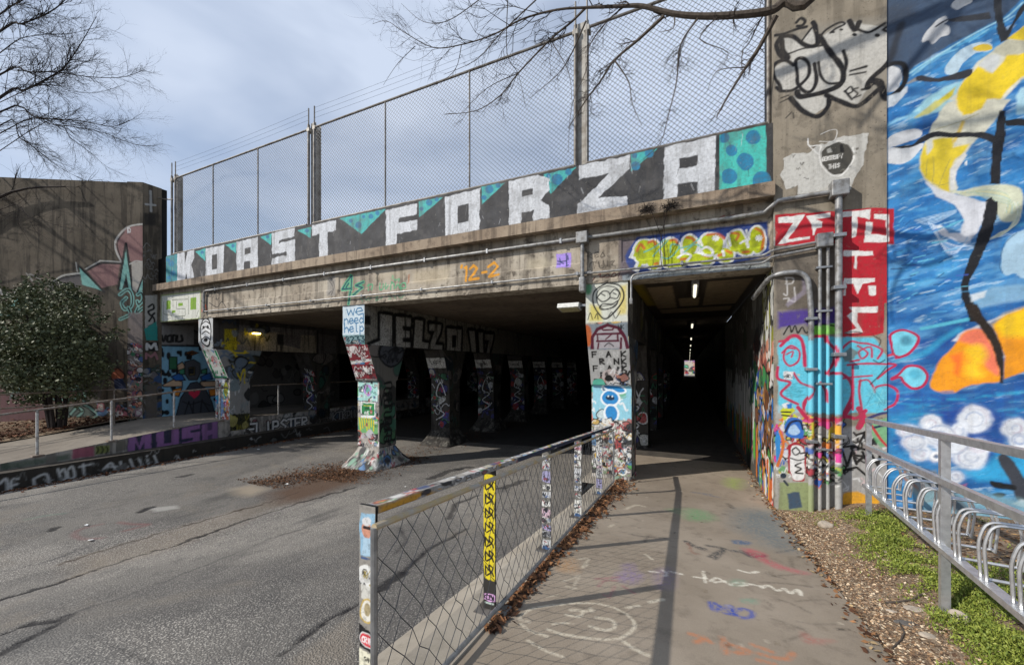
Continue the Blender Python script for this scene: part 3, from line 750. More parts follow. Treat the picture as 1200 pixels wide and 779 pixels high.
# ------------------------------------------------------------------ the railway bridge
bridge = thing('railway_bridge', (-7.3, 6.8, -0.9), 'wide concrete railway bridge covered in graffiti with block lettered parapet', 'bridge')
WHT = '#cfd3d8'; GRY = '#3a3b3e'; TEAL = '#46b3b0'; DOT = '#2a7fa6'
pc = Canvas(-15.3, 1.12, 4.215, 5.10, 0.0125, mapY(6.75), bg=GRY, seed=31)
n_ = fbm((pc.nt, pc.ns), 6, 5, 77)
pc.img[..., :3] *= (0.45 + 1.15 * n_)[..., None]
def dotted(fr, pts, dots=(), c=TEAL):
    pc.frame(*fr); pc.pp(pts, c)
    for x, y, r in dots: pc.pe(x, y, r, r, DOT)
A4 = (180, 270, 3.893); A3 = (180, 100, 3.893); B6 = (440, 150, 3.893); C7 = (640, 120, 3.893)
dotted(A4, [(55, 120), (108, 108), (108, 233), (55, 243)], [(80, 150, 14), (88, 195, 12), (70, 215, 10), (66, 135, 9)], '#3f8f99')
dotted(A4, [(190, 97), (236, 82), (236, 140)], [(222, 100, 8)]); dotted(A4, [(328, 66), (378, 54), (376, 105)], [(362, 70, 8)]); dotted(A4, [(487, 30), (538, 15), (536, 68)], [(520, 30, 9)])
dotted(A4, [(655, 0), (720, -15), (716, 34)], [(700, 2, 9)]); dotted(A3, [(850, 608), (1060, 565), (948, 678)], [(935, 638, 15), (992, 598, 12), (900, 618, 10), (958, 600, 8)])
dotted(B6, [(0, 380), (45, 370), (0, 415)], [(8, 388, 10)]); dotted(B6, [(198, 336), (310, 315), (198, 410)], [(245, 340, 14), (210, 370, 10), (280, 325, 9)])
dotted(B6, [(485, 268), (592, 250), (485, 350)], [(520, 280, 18), (495, 318, 12), (560, 262, 12)]); dotted(B6, [(768, 212), (915, 180), (800, 300)], [(828, 236, 26), (880, 200, 15), (790, 218, 10)])
dotted(C7, [(388, 238), (505, 213), (388, 315)], [(408, 290, 20), (470, 232, 20), (405, 245, 12)])
dotted(C7, [(790, 148), (1003, 104), (1003, 372), (790, 402)], [(945, 160, 33), (845, 218, 26), (910, 270, 39), (835, 338, 36), (815, 163, 24), (985, 358, 44)], '#49bfb4')
def letter(fr, outer, holes=()):
    pc.frame(*fr); pc.pp(outer, WHT, rough=0.055)
    for h in holes: pc.pp(h, GRY)
letter(A4, [(108, 106), (142, 99), (144, 150), (155, 96), (184, 90), (184, 125), (171, 160), (184, 195), (184, 222), (154, 227), (148, 185), (144, 229), (108, 235)])
letter(A4, [(238, 83), (322, 66), (318, 195), (238, 212)], [[(266, 112), (290, 107), (290, 175), (266, 180)]])
letter(A4, [(378, 53), (475, 30), (475, 165), (378, 188)], [[(415, 82), (443, 75), (443, 105), (415, 111)], [(412, 143), (440, 138), (440, 178), (412, 184)]])
letter(A4, [(540, 12), (643, -12), (643, 28), (572, 45), (572, 58), (645, 42), (645, 142), (540, 161), (540, 126), (606, 112), (606, 98), (540, 110)])
letter(A4, [(722, -22), (832, -47), (832, 0), (795, 8), (793, 116), (755, 123), (755, 17), (722, 25)])
letter(B6, [(47, 376), (190, 343), (190, 395), (105, 410), (103, 435), (190, 420), (190, 465), (100, 485), (98, 530), (47, 541)])
letter(B6, [(318, 316), (478, 276), (475, 466), (318, 493)], [[(375, 355), (425, 345), (425, 425), (375, 435)]])
letter(B6, [(608, 243), (740, 212), (790, 235), (792, 280), (750, 330), (792, 350), (792, 408), (720, 424), (720, 375), (665, 385), (665, 437), (608, 448)], [[(668, 285), (718, 275), (718, 305), (668, 315)]])
letter(B6, [(930, 172), (1160, 126), (1160, 185), (1020, 318), (1148, 308), (1148, 352), (920, 396), (922, 350), (1068, 205), (930, 234)])
letter(C7, [(540, 203), (775, 153), (770, 406), (535, 444)], [[(608, 258), (690, 242), (690, 290), (605, 305)], [(600, 372), (692, 362), (690, 420), (597, 432)]])
pc.frame(*C7); pc.pp([(776, 152), (790, 149), (787, 402), (772, 406)], '#2a2c30')
n2_ = fbm((pc.nt, pc.ns), 14, 4, 78); Sp, Tp = np.meshgrid(pc.S, pc.T); roll = anis(Sp, Tp, 1.5708, .9, .09, 41)
smudge = np.clip((fbm((pc.nt, pc.ns), 5, 5, 79) - .56) * 7, 0, 1)[..., None] * .30
pc.img[..., :3] *= (0.66 + 0.24 * n2_ + 0.36 * roll)[..., None]
pc.img[..., :3] = pc.img[..., :3] * (1 - smudge) + np.array([.13, .125, .12]) * smudge
for _ in range(160):
    x, z = pc.r.uniform(-15.2, 1.1), pc.r.uniform(4.23, 5.08); pc.stroke([(x, z), (x + pc.r.uniform(-.05, .05), z - pc.r.uniform(.02, .18))], pc.r.uniform(.006, .014), pc.r.choice(['#2a2a2c', '#8a8a8a', '#5a5856', '#c9ccd0']), a=.55)
parapet = canvas_solid('parapet', pc, faceY(6.75), (0, 0.3, 0), M['parapet'], bridge)
tag(parapet, 'parapet wall painted KOAST FORZA in white block letters with teal dotted corners')
MB().box(-15.83, -15.303, 6.76, 7.05, 4.2, 5.05).build('parapet_end', M['dim'], bridge)
MB().prism([(6.60, 3.985), (7.2, 3.985), (7.2, 4.213), (6.74, 4.213), (6.60, 4.19)], 'x', -15.8, 1.12).build('ledge', M['ledge'], bridge)

# front beam
fc = Canvas(-15.8, 1.125, 3.0, 4.0, 0.0125, mapY(6.8), seed=33)
D1 = (140, 220, 4.869)
fc.frame(*D1)
fc.pp([(218, 560), (295, 552), (290, 590), (218, 598)], '#8f9088', a=.6, soft=5)
fc.pp([(238, 612), (465, 588), (462, 748), (235, 768)], '#d2d4ca', a=.97)
GRN = '#7aa32e'
for P in [[(268, 645), (292, 642), (292, 692), (268, 695)], [(335, 660), (362, 655), (362, 673), (335, 677)], [(405, 628), (438, 624), (438, 692), (405, 697)], [(300, 700), (320, 697), (320, 712), (300, 715)]]: fc.pp(P, GRN)
fc.ps([(238, 615), (462, 590), (460, 746), (238, 766), (238, 615)], 8, '#93a45a', cv=False, a=.8)
for P in [[(252, 650), (252, 720), (300, 730)], [(325, 650), (325, 690), (375, 690), (375, 730), (320, 735)], [(395, 620), (395, 720)], [(450, 700), (440, 735)], [(300, 640), (390, 635)]]: fc.ps(P, 4, '#6d7466', cv=False)
for P in [[(470, 705), (478, 672), (484, 690), (492, 668), (498, 700)]]: fc.ps(P, 8, '#d2573a', cv=False)
fc.tags(-13.5, -12.4, 3.5, 3.9, 8, ['#3a3834', '#55524c'], size=(.2, .35), w=(.015, .03), blob=0)
fc.frame(180, 270, 3.893); fc.ps([(255, 330), (290, 350), (310, 325), (330, 350)], 4, '#2f2c2a')
fc.pp([(790, 215), (828, 205), (828, 300), (790, 300)], '#8d8a86', a=.7, soft=6); 
for P in [[(795, 225), (815, 260), (800, 290)], [(805, 215), (825, 250), (810, 295)]]: fc.ps(P, 3, '#3a3a3a')
fc.frame(380, 280, 6.667)
G4 = [[(205, 290), (165, 340), (135, 392), (205, 385)], [(208, 288), (205, 400), (190, 505)], [(300, 335), (240, 362), (292, 378), (225, 440)], [(165, 375), (185, 345)]]
for P in G4: fc.ps(P, 30, '#46b283', cv=False, a=.85)
for P in G4: fc.ps(P, 14, '#1d4c5a', cv=False)
for P in [[(340, 345), (345, 400)], [(330, 365), (375, 355), (370, 395)], [(430, 345), (435, 395), (460, 385), (455, 350)], [(475, 345), (480, 390), (500, 360)], [(520, 395), (520, 335), (545, 360), (545, 390)], [(560, 380), (575, 350), (590, 385)], [(600, 400), (600, 350), (630, 345), (635, 380), (605, 385)], [(525, 310), (530, 285), (545, 320), (580, 310), (575, 330)]]: fc.ps(P, 11, '#43a878', a=.85)
for P in [[(285, 460), (300, 490)], [(310, 455), (330, 480), (345, 455)], [(350, 480), (370, 455)], [(395, 455), (420, 450), (400, 478), (430, 472)], [(440, 470), (455, 450)], [(500, 445), (520, 465), (500, 470)], [(540, 440), (560, 465)], [(575, 440), (600, 460), (625, 435)]]: fc.ps(P, 7, '#3f9a70', a=.75)
fc.pp([(400, 270), (520, 250), (640, 240), (640, 300), (400, 330)], '#b9ad94', a=.35, soft=25); fc.pp([(690, 260), (860, 235), (980, 225), (960, 330), (780, 350), (690, 340)], '#c0b193', a=.4, soft=30)
fc.frame(*B6)
for P in [[(404, 637), (413, 631), (412, 697)], [(428, 642), (445, 626), (461, 640), (445, 665), (428, 692), (470, 686)], [(484, 659), (504, 655)], [(512, 632), (540, 612), (556, 630), (540, 650), (518, 678), (562, 668)], [(391, 627), (389, 636)]]: fc.ps(P, 12, '#dd9a2c', cv=False, rough=.4)
fc.ps([(150, 670), (148, 705)], 7, '#a85a24', a=.7, soft=4)
fc.pp([(690, 600), (770, 590), (800, 620), (760, 650), (690, 640)], '#c9bea4', a=.45, soft=16)
fc.frame(640, 230, 6.49)
fc.pp([(75, 437), (188, 427), (188, 538), (75, 548)], '#a88fe2')
for P in [[(150, 435), (155, 530), (170, 520)], [(100, 470), (105, 495), (150, 490)], [(85, 490), (130, 510)], [(80, 515), (105, 515)], [(160, 450), (165, 480)]]: fc.ps(P, 9, '#1f3b66', cv=False)
for P in [[(320, 470), (320, 425), (345, 440), (325, 455), (355, 475)], [(395, 425), (370, 430), (375, 465), (400, 458)], [(375, 448), (395, 445)], [(430, 425), (415, 460), (445, 455), (430, 425)], [(330, 540), (340, 505), (380, 500)], [(360, 505), (365, 550)], [(400, 500), (410, 545), (440, 535), (435, 490)], [(465, 490), (465, 530)], [(485, 500), (520, 490), (500, 520), (525, 530)]]: fc.ps(P, 6, '#2a2622', a=.9)
for P in [[(355, 640), (372, 615)], [(395, 600), (415, 590), (410, 615), (440, 615)], [(440, 612), (470, 590), (480, 612), (455, 618)], [(490, 610), (520, 580), (530, 605), (500, 612)], [(530, 600), (560, 585), (550, 610)]]: fc.ps(P, 7, '#5a1e1e')
fc.pp([(560, 330), (760, 310), (760, 640), (560, 640)], '#5b5262', a=.75, soft=30)
fc.frame(730, 250, 6.667)
fc.pp([(10, 330), (110, 180), (400, 150), (800, 100), (1130, 60), (1150, 330), (900, 385), (600, 430), (130, 490), (50, 430)], '#2b4588', soft=8)
fc.pp([(-10, 480), (300, 455), (700, 420), (1150, 360), (1150, 420), (700, 480), (0, 540)], '#8e9aa0', a=.8, soft=6)
BL = [(165, 300, 75, 95), (240, 325, 62, 115), (370, 300, 82, 105), (400, 385, 90, 40), (525, 245, 58, 75), (540, 350, 95, 45), (690, 240, 92, 85), (650, 355, 62, 45), (800, 325, 62, 55), (890, 215, 72, 85), (960, 280, 62, 45), (1050, 205, 62, 105)]
fc.pp([(40, 345), (130, 195), (190, 260), (120, 470), (70, 440), (120, 365)], '#d6d9da')
for x, y, a, b in BL: fc.pe(x, y, a + 17, b + 16, '#d6d9da')
fc.pp([(75, 330), (135, 225), (190, 280), (130, 440), (110, 430), (135, 360)], '#b2c01e')
for x, y, a, b in BL: fc.pe(x, y, a, b, '#b2c01e')
for x, y, a, b in BL[:9:2] + BL[9:]: fc.pe(x - a * .2, y + b * .2, a * .45, b * .4, '#98a41c', soft=12)
for P in [[(110, 290), (135, 240), (165, 270)], [(200, 225), (235, 215), (255, 240)], [(370, 210), (410, 205), (425, 240)], [(500, 185), (545, 195), (565, 225)], [(660, 165), (740, 160), (790, 190)], [(850, 150), (905, 160), (890, 200)], [(1040, 115), (1085, 140), (1100, 200), (1085, 280)], [(450, 360), (490, 355)], [(640, 330), (670, 335)], [(745, 330), (775, 320)], [(810, 290), (845, 310)], [(940, 305), (980, 300)], [(250, 395), (270, 390)]]: fc.ps(P, 20, '#cb5a2d', a=.85, soft=6)
for P in [[(430, 345), (480, 310), (530, 330), (500, 370)], [(590, 300), (650, 260), (700, 290), (690, 330), (620, 320)], [(780, 290), (790, 330)], [(920, 230), (960, 210), (980, 260)], [(285, 280), (300, 330), (290, 430)], [(600, 200), (620, 250)], [(820, 160), (840, 250)], [(965, 130), (985, 200)]]: fc.ps(P, 18, '#d9dcdc')
for x, y in [(725, 190), (1065, 190)]:
    for k in range(4): fc.ps([(x - 24 * math.cos(k * .8), y - 20 * math.sin(k * .8)), (x + 24 * math.cos(k * .8), y + 20 * math.sin(k * .8))], 11, '#e4e6e4', cv=False)
for P in [[(165, 300), (240, 265), (330, 200)], [(235, 330), (290, 270), (350, 210)], [(300, 340), (360, 350), (440, 260), (380, 240), (370, 300)], [(440, 270), (520, 250), (600, 190)], [(480, 300), (560, 240), (620, 265)]]: fc.ps(P, 11, '#56b6ae', a=.8)
for P in [[(330, 200), (350, 280), (360, 370)], [(180, 40), (230, 150), (245, 300), (225, 440)], [(265, 30), (262, 200), (250, 330)]]: fc.ps(P, 5, '#2c2a28', a=.8)
for P in [[(755, 35), (790, 20), (780, 40)], [(830, 25), (880, 15), (860, 35)], [(920, 15), (980, 5), (960, 25)], [(1000, 8), (1035, 0)]]: fc.ps(P, 10, '#8a2b30', a=.8)
for P in [[(960, 410), (1000, 395), (990, 430)], [(1020, 400), (1060, 395)]]: fc.ps(P, 9, '#1d1f22')
def fascia_put(S, T):
    # shallow sunk panels between the pillars
    dep = np.zeros_like(S)
    for a, b, z0, z1 in ((-12.4, -7.9, 3.42, 3.72), (-7.7, -6.75, 3.36, 3.72), (-6.5, -1.75, 3.40, 3.74), (-1.05, 1.1, 3.34, 3.84)):
        dep = np.maximum(dep, ((S > a) & (S < b) & (T > z0 - .02) & (T < z1)) * 0.022)
    chipd = np.clip((fbm(S.shape, 10, 4, 5) - 0.60) * 6, 0, 1) * 0.02 * (T < 3.1)
    return S, 6.8 + dep + chipd, T
fascia = canvas_solid('front_beam', fc, fascia_put, (0, 0.45, 0), M['fascia'], bridge)
tag(fascia, 'stained front beam with orange 12-2 clearance figures and a lime green throw-up')
# deck slab
MB().box(-16.4, 1.15, 7.0, 96, 3.04, 4.22).build('deck', M['soffit'], bridge)
MB().box(-16.3, 1.6, 96, 96.3, 3.0, 5.1).build('rear_beam', M['dim'], bridge)
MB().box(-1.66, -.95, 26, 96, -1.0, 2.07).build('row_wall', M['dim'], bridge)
MB().box(-16.2, -1.2, 58, 58.4, -1.1, 3.1).build('daylight_block', M['dim'], bridge)  # added wall across the lanes, keeps the far daylight out

# ---- pillars in three rows, joined by long beams
SP = 3.07
def prof(first):
    ytop = 6.83 if first else 6.92
    f = [(7.30, -0.46), (7.30, 1.17), (7.24, 1.20), (7.22, 1.27), (ytop, 2.29 if first else 2.06), (ytop, 3.03 if first else 2.08)]
    return f
def path_pt(f, t):
    """point at arc length t along the front profile (arrays)"""
    P = np.array(f); d = np.sqrt(((P[1:] - P[:-1]) ** 2).sum(1)); c = np.concatenate([[0], np.cumsum(d)])
    return np.interp(t, c, P[:, 0]), np.interp(t, c, P[:, 1]), c[-1]
GLYPH.update({'w': [[(0, .6), (.2, 0), (.5, .5), (.8, 0), (1, .6)]], 'e': [[(0, .3), (.9, .35), (.7, .65), (.2, .6), (0, .25), (.4, 0), (.95, .1)]], 'n': [[(0, 0), (.05, .65)], [(.05, .45), (.5, .65), (.85, .45), (.9, 0)]],
  'd': [[(.9, 1.1), (.9, 0)], [(.9, .45), (.4, .65), (0, .3), (.4, 0), (.9, .2)]], 'h': [[(0, 1.1), (.05, 0)], [(.05, .4), (.5, .6), (.85, .4), (.9, 0)]], 'l': [[(.4, 1.1), (.4, .1), (.7, 0)]], 'p': [[(.1, .65), (.1, -.4)], [(.1, .5), (.6, .65), (.9, .35), (.6, .05), (.1, .1)]]})
PAL = ['#d8d8d6', '#1a1a1a', '#a8323a', '#2f7fb0', '#57a05a', '#d8b52e', '#8a5aa0', '#d0705a', '#63b8b4', '#303a78']
def pillar(row, k, X0, X1, front, side, ped, first):
    PM = M['pillar'] if first else M['conc_shaded']
    dy = SP * k; f = prof(first); fb = [(15.2 - y if i > 0 else 15.2 - y, z) for i, (y, z) in enumerate(f)]
    back = [(7.90, -0.46), (7.90, 1.17), (7.96, 1.20), (7.98, 1.27), (8.28, 2.06), (8.28, 2.08)]
    body = MB()
    pr = [(y + dy + .004, z) for y, z in f] + ([(6.96, 3.03), (6.96, 2.075)] if first else []) + [(y + dy, z) for y, z in reversed(back)]
    body.prism(pr, 'x', X0, X1 - .004)
    b = body.build('pillar', PM, bridge)
    def putf(S, T):
        Y, Z, _ = path_pt(f, T); return S, Y + dy - 0.002, Z
    canvas_sheet('front_face', front, putf, PM, b)
    def puts(S, T):
        yf = np.interp(T, [p[1] for p in f], [p[0] for p in f]); bk = back
        yb = np.interp(T, [p[1] for p in bk], [p[0] for p in bk])
        return np.full_like(S, X1), yf + (yb - yf) * S + dy, T
    canvas_sheet('side_face', side, puts, PM, b)
    # flared foot
    zt, zb = -0.46, -0.98
    S, T = np.meshgrid(np.linspace(0, 1, 141), np.linspace(0, 1, 26))
    q4 = (S * 4) % 4; sd = np.floor(q4).astype(int); fq = (q4 - sd) * 2 - 1
    e = 0.16
    cx_, cy_ = (X0 + X1) / 2, 7.6 + dy
    fl = np.power(1 - T, 1.25)
    hx = (X1 - X0) / 2 + .01 + fl * 0.27; hy = .31 + fl * 0.42
    ca = np.choose(sd, [fq, 1 + 0 * fq, -fq, -1 + 0 * fq]); sa = np.choose(sd, [-1 + 0 * fq, fq, 1 + 0 * fq, -fq])
    rr_ = 1 - .07 * (np.abs(ca) * np.abs(sa)) ** 6 + .02 * np.sin(q4 * 7 + T * 9) * np.sin(q4 * 3.1 - T * 5)
    X = cx_ + ca * hx * rr_; Y = cy_ + sa * hy * rr_
    Z = zb + (zt - zb) * T
    cap = [len(X.ravel()) + i for i in range(1)]
    o = mesh_obj('pedestal', np.stack([X, Y, Z], -1).reshape(-1, 3), grid_faces(26, 141), PM, b, cols=ped.cols(), smooth=False)
    topv = [(X0 - .01, 7.29 + dy), (X1 + .01, 7.29 + dy), (X1 + .01, 7.91 + dy), (X0 - .01, 7.91 + dy)]
    return b
def ped_canvas(seed, light=True):
    c = Canvas(0, 4.2, 0, 0.55, 0.03, res_t=0.55 / 25.0, seed=seed)
    c.tags(0, 4.2, 0.08, 0.5, 150, ['#c9c9c4', '#1c1c1e', '#8f8f8c', '#b04a52', '#4a78a8', '#d8d8d4', '#6a6a68', '#7aa08a', '#3a3a3c'] if light else ['#55524c', '#2a2826', '#77746c'], size=(.08, .2), w=(.015, .03), blob=.4)
    return c
def side_canvas(seed, base=None, cols=None, n=40, z1=2.06):
    c = Canvas(0, 1, -0.45, z1, 0.03, res_t=0.02, seed=seed)
    if base: c.fill(base, .9)
    c.tags(0, 1, -.4, z1, n, cols or ['#1a1a1c', '#4a4a4a', '#2f5f50', '#77706a', '#20303a'], size=(.2, .5), w=(.02, .05), blob=.4)
    return c
def front_canvas(seed, first, X0, X1):
    L = path_pt(prof(first), 0.0)[2]
    return Canvas(X0, X1, 0.0, L, 0.0125, seed=seed)
def crust(c, x0, x1, L, seed):
    # small paper stickers and marker scribbles stuck over everything
    r = random.Random(seed)
    for _ in range(48):
        x = r.uniform(x0, x1); z = r.uniform(.02, L - .78); w = r.uniform(.02, .05); h = r.uniform(.02, .05)
        c.poly([(x - w, z - h), (x + w, z - h + r.uniform(-.01, .01)), (x + w, z + h), (x - w, z + h + r.uniform(-.01, .01))], r.choice(['#d2d2ce', '#c4c5c0', '#d8d8d4', '#1c1d20', '#a8524e', '#5a7a9a', '#8f8f8c', '#b4b4ae']), a=.92, rough=.03)
        c.stroke([(x - w * .6, z), (x + w * .6, z + r.uniform(-.01, .01))], .012, r.choice(['#1a1a1c', '#2c2e34', '#e0e0dc']), a=.9)
    c.tags(x0, x1, .02, L - .8, 60, ['#141416', '#1d1e22', '#e2e2de', '#2f3440', '#a8323a'], size=(.06, .14), w=(.008, .016), blob=0)
# arc-length marks: shaft 0-1.66, haunch 1.77-2.87, upper block to 3.6
XM = (-7.6, -6.9); XL = (-13.65, -12.9); XR = (-1.67, -0.945)
# middle row, first pillar
c = front_canvas(41, True, *XM); x0, x1 = XM; L = c.T[-1]
c.tags(x0, x1, 0, 3, 60, PAL, size=(.1, .3), w=(.012, .03))
c.poly([(x0, L - .74), (x1, L - .74), (x1, L), (x0, L)], '#c3d2da')
for i, (wd, xx) in enumerate((('we', x0 + .14), ('need', x0 + .05), ('help', x0 + .06))):
    c.text(wd, xx, L - .27 - i * .2, .2 if i else .25, .028, '#2f6f99', asp=.72 if len(wd) == 4 else 1.0, gap=.12, wob=.02)
c.poly([(x0, L - .95), (x1, L - .95), (x1, L - .74), (x0, L - .74)], '#8fb0b4'); c.text('8233', x0 + .06, L - .90, .13, .03, '#16434f', asp=1.0, gap=.25); c.stroke([(x0 + .05, L - .95), (x1, L - .93)], .025, '#123f50')
for (a, b) in ((L - 1.38, L - .97), (L - 1.88, L - 1.48)):
    c.poly([(x0, a), (x1, a), (x1, b), (x0, b)], '#7d2a33')
    c.tags(x0 + .05, x1 - .05, a + .08, b - .08, 22, ['#d6d0cc', '#efeae6', '#501820'], size=(.08, .2), w=(.012, .028), blob=.05)
c.poly([(x0, L - 1.48), (x1, L - 1.40), (x1, L - 1.33), (x0, L - 1.42)], '#dcdad6')
c.poly([(x0, L - 1.98), (x1, L - 1.98), (x1, L - 1.86), (x0, L - 1.86)], '#7f7c78')
c.poly([(x0 + .02, 1.15), (x1 - .05, 1.15), (x1 - .05, 1.62), (x0 + .02, 1.62)], '#a5d3cc'); c.ell(x0 + .33, 1.42, .14, .15, '#b48fd0'); c.ell(x0 + .33, 1.42, .07, .08, '#6fb4a8')
c.tags(x0 + .05, x1 - .1, 1.15, 1.6, 10, ['#1c2a2a', '#b48fd0', '#3a9a8a', '#e8e8e8'], size=(.08, .18), w=(.012, .02), blob=.2)
c.poly([(x0 + .1, .72), (x1 - .12, .72), (x1 - .12, 1.12), (x0 + .1, 1.12)], '#e5e8e4'); c.poly([(x0 + .13, .79), (x1 - .15, .79), (x1 - .15, 1.09), (x0 + .13, 1.09)], '#22834a'); c.stroke([(x0 + .25, .96), (x0 + .45, .96)], .035, '#0f3a22'); c.stroke([(x0 + .2, 1.03), (x0 + .46, 1.03)], .015, '#d8c84a'); c.text('AVE', x0 + .22, .82, .07, .014, '#e8eee8')
c.poly([(x0 + .02, .35), (x1 - .05, .35), (x1 - .05, .72), (x0 + .02, .72)], '#6da86a')
for i in range(7): c.stroke([(x0 + .05 + i * .08, .72), (x0 + .1 + i * .07, .42 + .05 * (i % 3))], .035, '#d2c22c')
c.tags(x0, x1, .02, .34, 12, ['#dcdad8', '#b9b6ba', '#1b1b1b', '#c0605c'], size=(.12, .24), w=(.02, .03), blob=.5)
s = side_canvas(42, '#6a675f', n=10)
s.ell(.62, 1.85, .40, .34, '#15161a'); s.ell(.62, 1.85, .34, .29, '#4a4d52'); s.tags(.4, .85, 1.7, 2.05, 14, ['#15161a', '#2c2e33'], size=(.2, .3), w=(.03, .05), blob=0)
s.tags(.05, .95, -.4, 1.2, 30, ['#2f5a48', '#3b6a55', '#14181a', '#47704f'], size=(.25, .5), w=(.03, .06), blob=.5)
for z in (1.0, .7, .4, .1, -.2): s.stroke(curve([(.3, z + .12), (.7, z + .14), (.7, z), (.35, z), (.3, z - .12), (.7, z - .13)], 5), .06, '#101414')
crust(c, x0, x1, L, 300)
pillar_m = pillar('m', 0, XM[0], XM[1], c, s, ped_canvas(43), True)
# left row, first pillar
c = front_canvas(51, True, *XL); x0, x1 = XL; L = c.T[-1]
c.tags(x0, x1, 0, 3.5, 70, PAL, size=(.1, .3), w=(.015, .03))
c.poly([(x0, L - 1.0), (x1, L - 1.0), (x1, L), (x0, L)], '#b8bbbb')
c.ell(x0 + .38, L - .45, .30, .46, '#131416'); c.ell(x0 + .38, L - .45, .25, .40, '#d4d6d6')
for z in (.2, .36, .5, .66): c.stroke(curve([(x0 + .18, L - z), (x0 + .38, L - z + .08), (x0 + .58, L - z)], 5), .035, '#131416')
c.ell(x0 + .27, L - .3, .06, .05, '#131416'); c.ell(x0 + .48, L - .3, .06, .05, '#131416'); c.ell(x0 + .38, L - .68, .1, .06, '#131416')
c.poly([(x0, L - 1.95), (x1, L - 1.95), (x1, L - 1.02), (x0, L - 1.02)], '#b9beb9'); c.stroke([(x0 + .1, L - 1.05), (x0 + .1, L - 1.9), (x1 - .08, L - 1.9), (x1 - .08, L - 1.05)], .1, '#1f7a50'); c.tags(x0 + .1, x1 - .1, L - 1.8, L - 1.1, 14, ['#1f7a50', '#8a8f8c', '#b0707a'], size=(.1, .25), w=(.015, .03), blob=.1)
c.poly([(x0 + .2, L - 2.1), (x0 + .48, L - 2.1), (x0 + .48, L - 1.92), (x0 + .2, L - 1.92)], '#dfe2e6')
c.stroke([(x0 + .62, .0), (x0 + .62, .9)], .12, '#b9623c'); c.ell(x0 + .3, .75, .14, .3, '#6f8fb8'); c.ell(x0 + .55, 1.3, .12, .22, '#a8a83a')
s = side_canvas(52, '#8f8f8c', ['#16181a', '#33393c', '#b9bcbc', '#6f7f84'], 26)
s.poly([(0, -.45), (1, -.45), (1, .05), (0, .05)], '#3a3a22'); s.tags(0, 1, -.4, 0, 14, ['#8a8430', '#1c1c14', '#a8a060'], size=(.2, .4), w=(.03, .05), blob=.2)
s.tags(.2, 1, 1.2, 2.05, 22, ['#b9a820', '#3f4f5f', '#2a2a1a', '#5f6f80'], size=(.2, .5), w=(.03, .06), blob=.4)
crust(c, x0, x1, L, 301)
pillar('l', 0, XL[0], XL[1], c, s, ped_canvas(53, False), True)
# right row, first pillar
c = front_canvas(61, True, *XR); x0, x1 = XR; L = c.T[-1]; W = x1 - x0
c.tags(x0, x1, 0, L, 90, PAL, size=(.08, .25), w=(.01, .025))
c.poly([(x0, L - .72), (x1, L - .72), (x1, L), (x0, L)], '#c9cbbf'); c.poly([(x0 + .06, L - .7), (x0 + .3, L - .7), (x0 + .25, L - .45), (x0 + .08, L - .4)], '#c9bd6a', soft=.05); c.poly([(x1 - .16, L - .6), (x1 - .02, L - .6), (x1 - .02, L - .1), (x1 - .12, L - .1)], '#cdbf78', soft=.05)
c.ell(x0 + .05, L - .12, .06, .1, '#5f9a72', soft=.04)
for q, w in (([(.37, -.04), (.58, -.10), (.66, -.28), (.58, -.46), (.36, -.66), (.22, -.55), (.13, -.36), (.16, -.16), (.37, -.04)], .026), ([(.37, -.09), (.53, -.14), (.60, -.28), (.5, -.44), (.34, -.5), (.22, -.4), (.19, -.24), (.25, -.13), (.37, -.09)], .016),
             ([(.2, -.28), (.3, -.18), (.4, -.2), (.42, -.3), (.3, -.36), (.2, -.28)], .022), ([(.42, -.24), (.5, -.16), (.58, -.22), (.54, -.32), (.44, -.3)], .022), ([(.24, -.46), (.3, -.40), (.46, -.41), (.56, -.36), (.5, -.46), (.3, -.5), (.24, -.46)], .02), ([(.26, -.44), (.5, -.42)], .012),
             ([(.04, -.66), (.08, -.54), (.12, -.66)], .014), ([(.16, -.64), (.2, -.56), (.22, -.66)], .014), ([(.4, -.62), (.46, -.55), (.52, -.66), (.6, -.54)], .014), ([(.28, -.22), (.34, -.26)], .02), ([(.48, -.22), (.53, -.25)], .02)):
    c.stroke(curve([(x0 + a, L + b) for a, b in q], 6), w, '#191a1c')
c.poly([(x0, L - 1.22), (x1, L - 1.22), (x1, L - .74), (x0, L - .74)], '#8f9aa2'); c.ell(x0 + .02, L - .95, .08, .2, '#c96a3a', soft=.03)
c.poly(curve([(x0 + .1, L - 1.2), (x0 + .1, L - .95), (x0 + .2, L - .82), (x0 + .38, L - .77), (x0 + .56, L - .83), (x0 + .66, L - 1.0), (x0 + .68, L - 1.2)], 5), '#b9b4b8')
for q, w in (([(.08, -1.2), (.1, -.98), (.2, -.84), (.38, -.77), (.56, -.83), (.66, -1.0), (.7, -1.2)], .06), ([(.16, -.93), (.6, -.93)], .04), ([(.17, -1.06), (.55, -1.06)], .035), ([(.19, -.93), (.19, -1.06)], .03), ([(.54, -.93), (.54, -1.06)], .03), ([(.33, -1.03), (.40, -.97), (.37, -1.0), (.43, -.95)], .02), ([(.25, -.8), (.3, -.86), (.46, -.86), (.5, -.8)], .03), ([(.18, -1.2), (.2, -1.1)], .03), ([(.58, -1.2), (.6, -1.02)], .04)):
    c.stroke([(x0 + a, L + b) for a, b in q], w, '#5c1d33')
c.text('NK', x0 + .56, L - .85, .07, .012, '#20242a'); c.stroke(curve([(x0 + .3, L - 1.16), (x0 + .38, L - 1.1), (x0 + .46, L - 1.16)], 4), .018, '#1d1d22')
c.poly([(x0, L - 1.98), (x1, L - 1.98), (x1, L - 1.22), (x0, L - 1.22)], '#b5b5b2')
